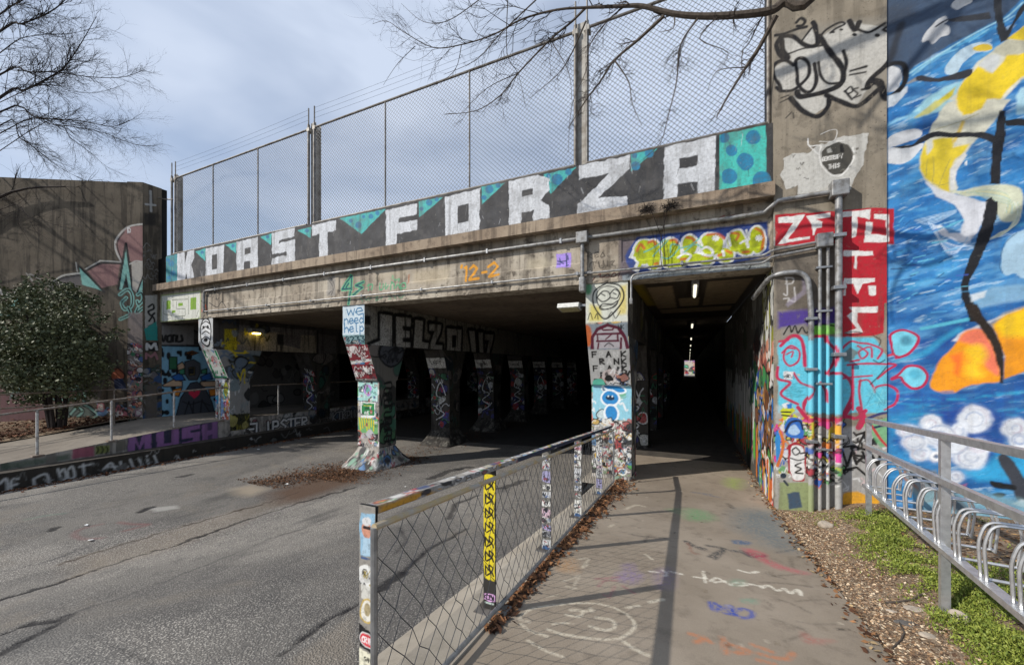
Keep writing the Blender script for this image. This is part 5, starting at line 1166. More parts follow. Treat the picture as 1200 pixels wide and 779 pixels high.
def brush(lo, hi, ang, lx, ly, seed, cA, k):
    q = np.clip((anis(S_, T_, ang, lx, ly, seed) - lo) / (hi - lo), 0, 1)[..., None] * k
    m.img[..., :3] = m.img[..., :3] * (1 - q) + np.array(srgb(cA)) * q
brush(.50, .62, .20, .45, .035, 1, '#1f5490', .0); brush(.45, .62, .3, .9, .35, 12, '#1d5296', .6); brush(.50, .66, .2, .7, .28, 13, '#4a9ad4', .5); brush(.50, .70, .25, .35, .11, 1, '#1b4a80', .35); brush(.54, .72, .26, .28, .09, 2, '#7fbfe6', .35); brush(.64, .76, .3, .2, .04, 4, '#d4ecf8', .4)
m.frame(*MA)
m.pp([(-40, -60), (1100, -60), (1000, 0), (880, 120), (650, 240), (480, 330), (250, 470), (200, 520), (-40, 620)], '#44566e', soft=10)
m.pp([(900, -60), (1400, -300), (1400, -700), (-40, -700), (-40, -60)], '#44566e')
for i in range(60): 
    x = r_.uniform(40, 700); y = r_.uniform(-20, 300); m.ps([(x, y), (x + r_.uniform(40, 160), y - r_.uniform(20, 80))], r_.uniform(5, 20), r_.choice(['#3d4e68', '#4d5f76', '#39485f']), a=.5, soft=10)
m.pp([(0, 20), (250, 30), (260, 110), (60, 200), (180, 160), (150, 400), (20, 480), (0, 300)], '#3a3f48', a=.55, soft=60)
for i in range(26):
    t = r_.random(); x0_ = 220 + t * 600; y0_ = 500 - t * 330; m.ps([(x0_, y0_ + r_.uniform(-6, 40)), (x0_ + 130, y0_ - 70 + r_.uniform(-6, 30))], r_.uniform(4, 14), r_.choice(['#8cc8e4', '#5aa8d6', '#3f8fc8', '#a8d8ec', '#6fc0dc']), a=.8, soft=3)
m.ps([(215, 515), (330, 440), (480, 350), (640, 255), (800, 170), (900, 120), (1010, 20)], 9, '#a9dcec', soft=4)
LF = '#c9cbcd'
m.pp([(510, 45), (540, 0), (580, -30), (640, -25), (650, 10), (600, 45), (545, 70)], LF, cv=True); m.pp([(310, 260), (360, 190), (430, 130), (475, 115), (485, 150), (460, 170), (495, 190), (490, 240), (440, 260), (380, 310), (350, 290), (310, 295)], LF, cv=True)
m.ps([(400, 188), (450, 155), (480, 140)], 10, '#2c3038'); m.pp([(480, 135), (620, 110), (780, 85), (795, 135), (620, 155), (490, 155)], '#33363c')
m.pp([(805, -40), (850, -40), (865, 90), (900, 220), (980, 80), (1030, 10), (1060, 20), (960, 160), (900, 280), (855, 300), (835, 240), (815, 130)], '#2e3136')
m.pp([(470, 470), (520, 400), (600, 340), (700, 300), (780, 305), (800, 335), (770, 360), (680, 375), (600, 440), (540, 520), (470, 525)], '#b8cfdd', cv=True); m.pp([(660, 345), (720, 312), (785, 318), (790, 350), (700, 360)], '#d8b93a', cv=True)
YEL = '#e6c92f'; CRM = '#d3d2c0'
m.pp([(1230, 100), (1010, 190), (900, 290), (700, 430), (600, 560), (480, 700), (420, 800), (700, 820), (880, 700), (1010, 560), (1230, 470)], CRM, soft=6)
m.pp([(1230, 90), (1020, 185), (910, 270), (1030, 290), (1230, 260)], YEL, soft=6); m.pp([(820, 330), (900, 285), (1040, 290), (1040, 380), (900, 400), (800, 370)], '#b9b7a2', soft=8); m.pp([(700, 470), (760, 400), (830, 380), (850, 430), (780, 520), (710, 525)], '#c8cccb', soft=8, cv=True)
m.pp([(555, 620), (600, 560), (700, 470), (800, 520), (900, 395), (1230, 330), (1230, 440), (1000, 550), (900, 640), (800, 770), (560, 830), (545, 700)], YEL, soft=8); m.pp([(600, 680), (700, 640), (780, 690), (680, 770), (600, 760)], '#d9ba26', a=.7, soft=40)
m.pp([(200, 590), (280, 530), (400, 545), (520, 520), (640, 485), (660, 500), (620, 545), (480, 570), (360, 582), (260, 570)], '#33343a', cv=True); m.pp([(180, 590), (260, 540), (265, 570), (200, 600)], '#8f9396', soft=5)
m.pp([(240, 790), (340, 690), (470, 610), (590, 570), (540, 660), (440, 760), (400, 790)], '#9fd0de', soft=10); m.pp([(360, 779), (450, 680), (540, 610), (520, 670), (430, 779)], '#d6c63a', soft=8)
m.pp([(30, 720), (150, 620), (205, 600), (205, 650), (100, 740), (20, 779)], '#c4cdd4', soft=5)
m.pp([(960, 680), (1000, 620), (1040, 600), (1040, 800), (970, 800)], '#a8d0e0', soft=10)

m.frame(*pA)
m.pp([(865, 500), (880, 430), (930, 405), (980, 420), (1000, 480), (970, 570), (900, 590), (870, 560)], '#d2d5d8', cv=True)
m.ps([(900, 400), (950, 385), (1010, 395), (1030, 460), (1010, 540), (950, 600), (890, 630), (860, 590), (830, 520)], 32, '#18191d', soft=4)
m.pp([(830, 640), (860, 620), (1000, 590), (1020, 610), (940, 690), (870, 700)], '#c4cdd4', soft=5)
m.ps([(1000, 110), (960, 230), (930, 330), (880, 420)], 40, '#2c2f36', a=.8, soft=14)
m.frame(*MBf)
m.pp([(40, 180), (160, 120), (300, 100), (440, 60), (560, -10), (480, -20), (300, 60), (120, 120)], '#8fc8e2', a=.8, soft=12); m.pp([(250, 110), (350, 80), (470, -10), (400, -10)], '#d6cb58', a=.8, soft=10)
m.pp([(45, 270), (120, 215), (240, 190), (295, 205), (290, 245), (200, 280), (110, 310), (20, 340)], '#cdd0d4', cv=True); m.pp([(15, 345), (110, 315), (230, 300), (310, 290), (280, 350), (220, 410), (120, 440), (40, 410)], '#d3d6d9', cv=True)
m.pp([(560, -20), (930, -20), (800, 140), (720, 230), (650, 300), (560, 430), (525, 520), (560, 600), (520, 660), (400, 610), (310, 520), (280, 420), (320, 300), (380, 150), (480, 0)], CRM, soft=6)
m.pp([(545, -30), (760, -30), (720, 40), (650, 80), (590, 95), (560, 50)], YEL, soft=8)
m.pp([(330, 280), (450, 250), (520, 245), (520, 320), (640, 290), (600, 350), (540, 400), (500, 480), (490, 570), (500, 640), (420, 600), (330, 530), (285, 460), (290, 380)], '#e0c838', soft=10)
m.pp([(330, 270), (370, 250), (380, 320), (340, 370)], '#c9cbc0', soft=8); m.ps([(530, 270), (570, 190), (590, 140)], 20, '#e0bb2a', a=.8, soft=8)
for P in [[(380, 380), (385, 480), (375, 560)], [(500, 400), (450, 510), (420, 590)], [(330, 520), (340, 400)], [(350, 570), (440, 580), (500, 560)], [(400, 190), (560, 140), (700, 80)]]: m.ps(P, 3, '#a39a5a', a=.7)
m.pp([(500, 470), (560, 400), (600, 350), (620, 370), (550, 480), (530, 560), (545, 610), (500, 620)], '#dcdcd8', soft=4)
m.pp([(100, 312), (220, 300), (290, 250), (380, 210), (520, 212), (680, 210), (780, 222), (820, 245), (810, 290), (740, 260), (640, 248), (500, 250), (400, 240), (310, 280), (250, 312), (150, 322)], '#25262a', cv=True)
m.pp([(850, 60), (895, 55), (880, 250), (860, 430), (852, 580), (775, 575), (790, 400), (800, 280), (830, 150)], '#232428', rough=.03); m.pp([(885, 130), (960, 120), (1200, 125), (1200, 180), (1000, 165), (890, 165)], '#232428')
m.pp([(500, 620), (600, 615), (700, 590), (840, 575), (950, 590), (1010, 640), (1000, 760), (940, 830), (860, 830), (820, 760), (790, 680), (700, 655), (600, 660)], '#cfd3ba', soft=6, cv=True)
for i in range(16): m.ps([(560 + i * 8, 640 - i), (760, 606 + i * 5), (900 + i * 3, 640 + i * 6), (880 + i * 7, 779)], 4, r_.choice(['#e8eae0', '#b7bd88', '#9ec3c8', '#d8d6a8']), a=.6)
m.pp([(330, 560), (420, 610), (560, 650), (740, 700), (770, 830), (600, 830), (540, 720), (400, 660)], '#d3d6dc', soft=6)
m.pp([(750, 690), (790, 665), (830, 720), (830, 830), (750, 830)], '#232428')
m.ps([(605, 430), (615, 415), (612, 440)], 8, '#e6eaec')
m.frame(*MC)
m.pp([(520, -20), (760, -20), (750, 80), (700, 180), (640, 260), (540, 250), (440, 210), (390, 150), (430, 140), (490, 200), (570, 195), (600, 120), (580, 60)], '#d8dbe2', soft=6)
for i in range(14): m.ps([(345 + i * 4, 120 + i * 2), (420 + i * 4, 230 + i * 8), (540, 285 + i * 5), (660 - i * 3, 290 - i * 5)], 4, r_.choice(['#c9d6e6', '#a3c2e0', '#e0e6ee', '#7fb2dc']), a=.65)
for i in range(8): m.ps([(250 + i * 10, 110 + i * 4), (400, 70 + i * 8), (540, 35 + i * 3)], 5, '#b4d2ea', a=.6)
for i in range(12): m.ps([(780 + i * 6, 240 - i * 4), (880 + i * 8, 200 - i * 6), (960 + i * 4, 80 - i * 5), (930 + i * 6, -20)], 5, r_.choice(['#d8dcb8', '#b9c79a', '#cfe0e0', '#e6e8d8']), a=.65)
m.pp([(755, -20), (830, -20), (825, 110), (770, 250), (700, 420), (640, 520), (628, 600), (680, 720), (720, 820), (640, 820), (580, 640), (570, 560), (600, 470), (650, 340), (720, 140)], '#1f2024', rough=.03)
m.pp([(860, 420), (880, 290), (960, 200), (1100, 150), (1200, 150), (1200, 500), (1020, 520), (960, 480), (890, 490)], '#a3c3d8', cv=True, soft=4); m.ps([(870, 480), (850, 420), (880, 280), (970, 195)], 6, '#2c5f88', a=.7)
for i in range(70):
    x, y = r_.uniform(80, 560), r_.uniform(100, 770); m.ps([(x, y), (x + r_.uniform(30, 110), y - r_.uniform(5, 35))], r_.uniform(3, 10), r_.choice(['#9ccbe8', '#c6e2f4', '#1f5a96', '#123a62', '#5aa9da', '#4b63c0', '#6fc4dc']), a=.75)
m.pp([(640, 640), (800, 580), (1000, 560), (1200, 560), (1200, 640), (900, 690), (700, 720)], '#8fb8d0', a=.7, soft=20); m.pp([(640, 630), (760, 600), (740, 650), (650, 680)], '#d2dde4', soft=8)
m.frame(*MD)
m.pp([(60, 480), (400, 600), (850, 520), (1200, 440), (1200, 779), (60, 779)], '#23509a', a=.5, soft=60)
m.pp([(280, 230), (560, 200), (500, 330), (420, 400), (330, 370), (280, 300)], '#234a96', a=.6, soft=40); m.ps([(120, 370), (300, 330), (440, 230), (560, 160)], 36, '#3aa3cc', a=.7, soft=20); m.ps([(300, 150), (450, 120), (620, 85)], 22, '#63c8dc', a=.8, soft=6)
m.pp([(500, 240), (560, 190), (680, 130), (860, 60), (1040, 0), (800, 100), (700, 150), (560, 240)], '#c8ccd2', soft=8)
ORG = '#ee9a20'
m.pp([(360, 520), (400, 420), (470, 330), (540, 250), (600, 180), (690, 150), (760, 190), (810, 290), (850, 440), (850, 520), (720, 535), (620, 560), (520, 600), (420, 600), (370, 570)], ORG, cv=True, soft=8)
m.pp([(560, 230), (620, 170), (700, 150), (760, 200), (810, 300), (845, 430), (830, 480), (760, 420), (700, 320), (640, 260)], '#ea7a5c', cv=True, soft=20); m.pp([(600, 300), (700, 260), (760, 340), (700, 420), (740, 480), (640, 500), (600, 430), (640, 370)], '#f2c229', cv=True, soft=40); m.pp([(500, 340), (590, 310), (580, 400), (560, 480), (520, 460), (540, 400)], '#f0632a', a=.8, soft=25)
m.pp([(800, 120), (900, 50), (1040, 0), (1300, -40), (1300, 380), (1040, 440), (880, 500), (880, 340), (830, 220)], ORG, soft=8); m.pp([(800, 120), (900, 45), (1040, 0), (1300, -50), (1300, 160), (1000, 210), (860, 200)], '#f0c420', soft=40)
m.pp([(600, -20), (690, -20), (760, 100), (830, 190), (880, 330), (870, 530), (850, 530), (850, 440), (800, 280), (720, 150), (660, 80)], '#2d241d', soft=6, rough=.04)
for (P, q) in (([(150, 350), (105, 330), (85, 250), (85, 190), (170, 160), (270, 200), (265, 260), (200, 330), (120, 355)], None), ([(90, 500), (140, 470), (200, 415), (290, 420), (340, 480), (310, 550), (240, 570), (180, 530), (150, 490), (95, 505)], None)):
    m.pp(P, '#79cfe4', cv=True); m.ps(P + [P[0]], 16, CR)
m.pe(190, 235, 40, 35, '#4f93aa', soft=20); m.pe(250, 470, 45, 30, '#58b2cc', soft=20)
m.ps([(0, 540), (60, 545), (130, 590), (110, 680), (0, 720)], 15, CR); m.ps([(0, 395), (115, 402), (60, 440), (0, 490)], 14, CR); m.ps([(60, 340), (100, 330)], 16, '#d83a50')
for i in range(60):
    x, y = r_.uniform(80, 1050), r_.uniform(590, 779); m.ps([(x, y), (x + r_.uniform(60, 180), y + r_.uniform(-20, 15))], r_.uniform(6, 22), r_.choice(['#2f9ccc', '#38b0d6', '#1d4690', '#234f9e', '#2a6fae']), a=.5, soft=10)
m.frame(*ME)
m.pp([(420, 60), (620, 20), (900, 100), (900, 320), (700, 420), (480, 420)], '#1f3f92', a=.8, soft=50); m.pp([(60, 100), (300, 60), (300, 160), (80, 260)], '#2f98c8', a=.6, soft=40); m.pp([(860, 330), (1300, 330), (1300, 560), (700, 560), (560, 480), (760, 440)], '#38a8d8', a=.8, soft=40)
m.pp([(60, 250), (160, 350), (200, 450), (420, 560), (400, 700), (60, 640)], '#3a95cc', a=.6, soft=40)
CLD = [(365, 160, 75, 62), (670, 125, 115, 98), (200, 210, 70, 50), (250, 290, 95, 65), (300, 370, 70, 45), (430, 240, 120, 80), (560, 210, 60, 55), (640, 390, 120, 90), (520, 300, 120, 80), (700, 320, 90, 55), (400, 390, 50, 35), (960, 190, 95, 75), (990, 270, 80, 60), (540, 530, 55, 45)]
for x, y, a, b in CLD: m.pe(x, y, a + 8, b + 8, '#9fb4d6', soft=30, a=.55)
for x, y, a, b in CLD: m.pe(x, y, a, b, '#dfe4ea', soft=16, a=.93, rough=.06)
for x, y, a, b in CLD:
    for k in range(7):
        an = r_.uniform(0, 6); q_ = r_.uniform(.25, .95); m.ps([(x + a * q_ * math.cos(an + t * .6), y + b * q_ * math.sin(an + t * .6)) for t in range(5)], r_.uniform(5, 12), r_.choice(['#b9c0ce', '#f2f4f6', '#c6bcc8', '#aab6ca', '#8fa4c8']), a=.6, soft=5)
m.ps([(370, 380), (400, 365), (430, 385), (405, 410), (372, 395), (370, 380)], 16, '#eef0f2', soft=4); m.pe(402, 388, 16, 12, '#6f7f98', soft=6)
m.pp([(830, 390), (880, 360), (960, 440), (1019, 540), (1100, 600), (1100, 720), (980, 700), (920, 560), (860, 470)], '#3c4048', cv=True, soft=8); m.pp([(790, 560), (880, 575), (960, 590), (960, 625), (850, 610), (790, 590)], '#1c1e20', cv=True, soft=5); m.pp([(800, 655), (850, 645), (895, 655), (850, 672)], '#1c1e20', cv=True, soft=4); m.pp([(1000, 690), (1300, 700), (1300, 760), (1000, 740), (930, 720)], '#c8d0d6', soft=8)
m.pp([(180, 470), (230, 460), (330, 500), (400, 480), (440, 560), (400, 680), (330, 720), (240, 640), (180, 570)], '#8a8f8c', a=.85, soft=20); m.ps([(190, 480), (180, 540), (260, 600), (330, 700), (420, 660), (435, 560)], 16, '#9a6a4c', a=.8, soft=6); m.ps([(215, 500), (245, 490), (240, 540), (225, 575)], 13, '#17181a'); m.pp([(310, 515), (390, 520), (385, 545), (315, 535)], '#17181a')
m.pp([(250, 620), (700, 640), (1300, 740), (1300, 1000), (250, 900)], '#7fa6ae', a=.75, soft=40); m.pp([(230, 440), (400, 500), (520, 640), (680, 780), (560, 800), (380, 620), (220, 480)], '#54585c', a=.75, soft=14); m.pp([(520, 600), (570, 590), (620, 575), (610, 600), (530, 610)], '#c06078', a=.7, soft=10); m.pe(665, 650, 28, 14, '#2a3034', soft=5); m.pe(705, 685, 15, 22, '#2a3c44', soft=5)
m.img[..., :3] *= (0.78 + 0.16 * anis(S_, T_, .35, .2, .06, 9) + 0.28 * anis(S_, T_, .5, .35, .16, 10))[..., None]
m.frame(*pB)
m.pp([(880, 85), (945, 85), (945, 335), (880, 335)], RED); m.pp([(895, 125), (912, 125), (912, 320), (895, 320)], WR)
mw_noise = fbm((m.nt, m.ns), 60, 4, 8); m.img[..., :3] *= (0.85 + 0.3 * mw_noise)[..., None]
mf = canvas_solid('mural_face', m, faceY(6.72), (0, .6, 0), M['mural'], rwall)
tag(mf, 'blue mural wall with yellow ribbon, dark branches, white clouds and an orange shape')
MB().box(1.14, 6.5, 7.31, 7.6, -0.7, 7.75).build('wall_core', M['pier'], rwall)
MB().box(1.09, 6.52, 6.66, 7.62, 7.8, 7.95, .02).build('coping', M['ledge'], rwall)

# ------------------------------------------------------------------ left wing wall
WA = math.radians(30); wd = np.array([-math.cos(WA), -math.sin(WA)]); wnrm = np.array([math.sin(WA), -math.cos(WA)])
W0 = np.array([-15.8, 6.36])
def mapW(off=0.0):
    def f(u, v):
        d = ray(u, v); o = W0 + wnrm * off
        A = np.array([[d[0], -wd[0]], [d[1], -wd[1]]]); t, s_ = np.linalg.solve(A, o)
        return (s_, EYE + d[2] * t)
    return f
lwall = thing('wing_wall', (-19, 4.6, -0.9), 'dark stained concrete wing wall with a faded fleur-de-lis mural behind the evergreen', 'wall')
def paint_wing(c):
    c.frame(0, 270, 5.194)
    PK = '#8f6a66'; MT = '#7fb3a8'; OL = '#1c1a1c'; WO = '#b9b6ae'
    c.pp([(740, 0), (780, -25), (872, -30), (872, 190), (800, 190), (760, 170), (730, 185), (705, 110), (712, 50)], PK, soft=6)
    c.ps([(735, 185), (705, 120), (705, 60), (750, 0), (800, -28), (872, -38)], 11, WO); c.ps([(742, 182), (716, 110), (718, 60), (755, 10)], 7, OL)
    c.pp([(530, 250), (610, 205), (730, 205), (715, 330), (620, 350)], PK); c.ps([(525, 245), (610, 200), (735, 200)], 14, OL); c.ps([(520, 235), (605, 188), (618, 185), (740, 192)], 7, WO)
    c.pp([(480, 215), (630, 370), (500, 330)], MT); c.ps([(470, 205), (635, 375)], 12, OL, cv=False); c.ps([(466, 200), (480, 300)], 9, OL, cv=False); c.ps([(462, 195), (470, 250)], 6, WO, cv=False)
    c.pp([(765, 90), (720, 360), (805, 360)], MT); c.pp([(768, 260), (745, 360), (785, 360)], OL); c.ps([(765, 80), (720, 360)], 13, OL, cv=False); c.ps([(768, 80), (808, 360)], 13, OL, cv=False)
    c.pp([(800, 195), (872, 185), (872, 290), (830, 380), (808, 360)], '#b2aba0'); c.ps([(790, 205), (830, 185), (872, 195)], 7, WO)
    c.pp([(872, 280), (835, 380), (850, 370), (872, 360)], MT); c.ps([(872, 275), (832, 385)], 9, OL)
    for P in [[(730, 390), (780, 360), (805, 400), (800, 460), (760, 480), (740, 440), (770, 410)], [(838, 390), (862, 380), (868, 420), (845, 450), (835, 430)], [(730, 540), (790, 510), (780, 470)], [(840, 470), (830, 500), (872, 470)]]: c.ps(P, 22, MT); c.ps(P, 7, OL)
    c.pp([(280, 360), (370, 290), (480, 265), (500, 330), (420, 380)], '#5f5a5a', a=.8); c.ps([(300, 335), (370, 280), (440, 265), (480, 262)], 10, WO); c.ps([(305, 345), (375, 290), (480, 272)], 8, OL); c.ps([(160, 260), (200, 310), (180, 265), (250, 300)], 8, '#8b8780')
    c.ps([(0, 360), (20, 410), (45, 385), (50, 410), (110, 365)], 12, WO, cv=False); c.pp([(0, 480), (60, 420), (130, 395), (180, 440), (100, 520), (0, 520)], MT); c.ps([(0, 480), (60, 425), (130, 400), (135, 440)], 12, OL)
    c.frame(0, 410, 5.194)
    c.pp([(0, 120), (180, 120), (300, 280), (330, 420), (0, 440)], '#6f4f50', a=.9, soft=10); c.pp([(320, 250), (480, 240), (470, 320), (330, 320)], PK); c.pp([(400, 330), (520, 320), (600, 400), (400, 440)], '#5f6a62'); c.pp([(430, 150), (640, 170), (600, 330), (500, 300)], '#6a6660')
    for P in [[(440, 150), (430, 200), (510, 250), (510, 310)], [(330, 300), (460, 300), (480, 250), (400, 240)], [(420, 440), (500, 380), (470, 350), (430, 390)], [(510, 330), (560, 360), (590, 400), (490, 430)]]: c.ps(P, 26, '#14151a'); c.ps(P, 12, '#7fa69a')
    c.pe(715, 155, 42, 45, '#a85f44'); c.ps([(715, 108), (672, 155), (715, 202), (760, 155), (715, 108)], 7, '#1a1a1c'); c.pp([(690, 175), (745, 170), (780, 250), (700, 240)], '#1d2a48')
    c.tags(*sorted((c.px((600, 330))[0], c.px((770, 330))[0])), *sorted((c.px((600, 400))[1], c.px((600, 310))[1])), 26, ['#b0606a', '#6f8fb0', '#c9c4bc', '#33343a', '#8a4a4a'], size=(.1, .25), w=(.02, .04))
    c.pp([(60, 300), (120, 250), (140, 180), (100, 150)], MT, a=.6, soft=8)
    return c
ww = paint_wing(Canvas(0.45, 13.0, -1.0, 7.40, 0.026, mapW(-.06), seed=121))
def putW(off):
    o = W0 + wnrm * off
    return lambda S, T: (o[0] + wd[0] * S, o[1] + wd[1] * S, T)
def flip(put): return lambda S, T: put(S, T)
wf = canvas_solid('wall_face', ww, putW(-.06), (-wnrm[0] * .45, -wnrm[1] * .45, 0), M['wing'], lwall)
pw = paint_wing(Canvas(0.0, 0.452, -1.0, 7.40, 0.016, mapW(0), seed=122))
pw.frame(0, 270, 5.194); pw.text('QUEBO', *pw.px((795, 15)), .16, .03, '#d8d4d0', asp=.5, gap=.2)
pw.frame(150, 370, 5.193); pw.pp([(0, -20), (90, -20), (90, 640), (0, 640)], '#8f8480', a=.75, soft=6)
pw.tags(0, .45, -.6, 2.3, 110, ['#b9b4b0', '#a03a44', '#2f5f9a', '#2a2a30', '#8a5a70', '#3f7a5a', '#d8d4d0', '#c08a70'], size=(.08, .22), w=(.015, .03), blob=.4)
canvas_solid('pier_face', pw, putW(0), (-wnrm[0] * .3, -wnrm[1] * .3, 0), M['wing'], lwall)
ps_ = Canvas(6.362, 6.85, -1.0, 7.40, 0.02, mapX(-15.795), seed=123)
ps_.frame(140, 220, 4.869)
for P in [[(178, 20), (180, 135)], [(150, 95), (205, 100)]]: ps_.ps(P, 12, '#a5a5a2', cv=False, a=.85)
ps_.pp([(140, 145), (210, 145), (210, 215), (140, 215)], '#151413', a=.8, soft=10)
ps_.tags(6.4, 6.8, 4.2, 5.4, 16, ['#8b8884', '#6f6c68'], size=(.1, .25), w=(.012, .022), blob=.0)
ps_.pp([(145, 615), (215, 610), (215, 800), (145, 800)], '#a3a29e', a=.9)
for P in [[(165, 680), (190, 665), (195, 690), (165, 705), (180, 730), (200, 715)], [(170, 760), (190, 735), (200, 770), (170, 790)]]: ps_.ps(P, 10, '#16171a')
ps_.frame(150, 370, 5.193)
ps_.pp([(100, 80), (175, 30), (180, 150), (110, 150)], '#2f8a84'); ps_.pp([(105, 160), (185, 160), (185, 215), (105, 215)], '#17181a')
ps_.ps([(115, 205), (115, 170), (140, 195), (165, 168), (175, 205)], 14, '#c9cac8', cv=False); ps_.ps([(110, 260), (112, 228), (140, 250), (165, 225), (178, 262)], 13, '#9a6f74', cv=False)
ps_.tags(6.37, 6.84, -.5, 1.6, 60, ['#2a2c30', '#2f4f7a', '#6f6a66', '#8a8a86', '#3a4a44'], size=(.08, .25), w=(.015, .03), blob=.4)
ps_.pp([(105, 420), (175, 420), (180, 620), (105, 630)], '#5f5850', a=.9, soft=10)
canvas_solid('pier_side', ps_, lambda S, T: (np.full_like(S, -15.795), S, T), (-.3, 0, 0), M['wing'], lwall)
MB().add([(-15.81, 6.5, 7.395), (-16.0, 6.6, 7.395), (-16.0, 7.0, 7.395), (-15.81, 7.0, 7.395), (-15.81, 6.5, -1), (-16.0, 6.6, -1), (-16.0, 7.0, -1), (-15.81, 7.0, -1)], [(0, 1, 2, 3), (0, 4, 5, 1), (1, 5, 6, 2), (2, 6, 7, 3), (3, 7, 4, 0)]).build('pier_core', M['wing'], lwall)
# ------------------------------------------------------------------ metals
M['galv'] = mat_plain('galvanised_steel', (0.36, 0.37, 0.38), 0.45, 0.75, 0.35, 14, 0.1)
M['pipe'] = mat_plain('grey_conduit', (0.31, 0.315, 0.315), 0.48, 0.35, 0.4, 12, 0.12, c2=(0.15, 0.142, 0.13))
M['wire'] = mat_plain('fence_wire', (0.075, 0.078, 0.085), 0.6, 0.3, 0.3, 30, 0.0)
M['post'] = mat_plain('weathered_steel', (0.21, 0.20, 0.185), 0.55, 0.45, 0.5, 8, 0.2, c2=(0.10, 0.085, 0.07))
M['alu'] = mat_plain('bright_galvanised_rack', (0.62, 0.63, 0.64), 0.38, 0.75, 0.25, 18, 0.08)
M['rust'] = mat_plain('rusty_rail', (0.17, 0.12, 0.085), 0.7, 0.3, 0.5, 14, 0.3, c2=(0.28, 0.25, 0.22))
M['stick'] = mat_paint('stickers_and_marker', 0.55, 0.42)
M['bark'] = mat_plain('bark', (0.095, 0.078, 0.064), 0.9, 0, 0.45, 30, 0.6, spec=0.2)
M['barkd'] = mat_plain('bark_dark', (0.045, 0.036, 0.032), 0.9, 0, 0.4, 30, 0.4, spec=0.2)

M['hbeam'] = mat_plain('chalky_steel_beam', (0.40, 0.385, 0.35), 0.6, 0.2, 0.5, 6, 0.2, c2=(0.19, 0.165, 0.135))
# ------------------------------------------------------------------ chain-link fence on the parapet
fence = thing('chain_link_fence', (-7.0, 6.9, 5.10), 'tall chain-link fence on steel posts along the top of the painted parapet', 'fence')
FY = 6.86; FZ0, FZ1 = 5.13, 7.58
def hpost(x):
    o = MB()
    o.box(x - .088, x + .088, FY + .05, FY + .065, 4.6, 7.75); o.box(x - .088, x + .088, FY + .20, FY + .215, 4.6, 7.75); o.box(x - .008, x + .008, FY + .065, FY + .20, 4.6, 7.75)
    b = o.build('post', M['hbeam'], fence)
    for d in (-.105, .105):
        MB().tube([(x + d, FY, 5.06), (x + d, FY, 7.70)], .032, 10).build('mesh_post', M['post'], b, True)
        MB().tube([(x + d, FY, 7.70), (x + d, FY, 8.12)], .017, 6).build('barb_arm', M['post'], b, True)
        MB().box(x + d - .05, x + d + .05, FY - .03, FY + .12, 7.52, 7.62, .01).build('clamp', M['hbeam'], b)
    return b
POSTS = (-15.1, -8.72, -1.76)
for x in POSTS: hpost(x)
MB().tube([(1.08, FY, 5.06), (1.08, FY, 7.7)], .032, 10).build('post', M['post'], fence, True)
for x in (-12.95, -10.85, -6.3, -4.08):
    MB().tube([(x, FY, 5.08), (x, FY, FZ1)], .018, 8).build('line_post', M['post'], fence, True)
spans = [(-15.0, -8.83), (-8.61, -1.87), (-1.65, 1.06)]
for a, b in spans:
    MB().tube([(a, FY, FZ1), (b, FY, FZ1)], .024, 8).build('top_rail', M['post'], fence, True)
    MB().tube([(a, FY - .05, 5.135), (b, FY - .05, 5.135)], .03, 8).build('bottom_rail', M['post'], fence, True)
    o = MB(); P = .090; W = .0036; H = FZ1 - FZ0
    for s in (1, -1):
        n = int((b - a + H) / P)
        for i in range(n + 1):
            x = a - (H if s > 0 else 0) + i * P
            # a wire rising at 45 degrees, clipped to the panel
            z0, z1 = FZ0, FZ1
            xa, xb = (x, x + H) if s > 0 else (x, x - H)
            t0, t1 = 0.0, 1.0
            for lim, sg in ((a, 1), (b, -1)):
                fa = (xa - lim) * sg; fb = (xb - lim) * sg
                if fa < 0 and fb < 0: t0, t1 = 1, 0; break
                if fa < 0: t0 = max(t0, fa / (fa - fb))
                elif fb < 0: t1 = min(t1, fa / (fa - fb))
            if t1 - t0 < .004: continue
            p0 = (xa + (xb - xa) * t0, z0 + H * t0); p1 = (xa + (xb - xa) * t1, z0 + H * t1)
            yo = FY + s * .0022; q = .7071 * W * s
            o.add([(p0[0] - q, yo, p0[1] + W * .7), (p0[0] + q, yo, p0[1] - W * .7), (p0[0], yo + W * 1.4, p0[1]), (p1[0] - q, yo, p1[1] + W * .7), (p1[0] + q, yo, p1[1] - W * .7), (p1[0], yo + W * 1.4, p1[1])],
                  [(0, 1, 4, 3), (1, 2, 5, 4), (2, 0, 3, 5)])
    ob = o.build('wire_mesh', M['wire'], fence, recalc=False); tag(ob, kind='stuff')
for z in (7.82, 7.95, 8.08):
    for a, b in spans[:2]:
        pts = [(a + (b - a) * t / 12, FY, z - .035 * math.sin(math.pi * t / 12)) for t in range(13)]
        MB().tube(pts, .0028, 4).build('barbed_wire', M['wire'], fence)
MB().tube([(-15.15, FY, 6.93), (-15.5, FY - .05, 6.98), (-15.78, FY - .1, 7.05)], .02, 6).build('stay', M['post'], fence, True)

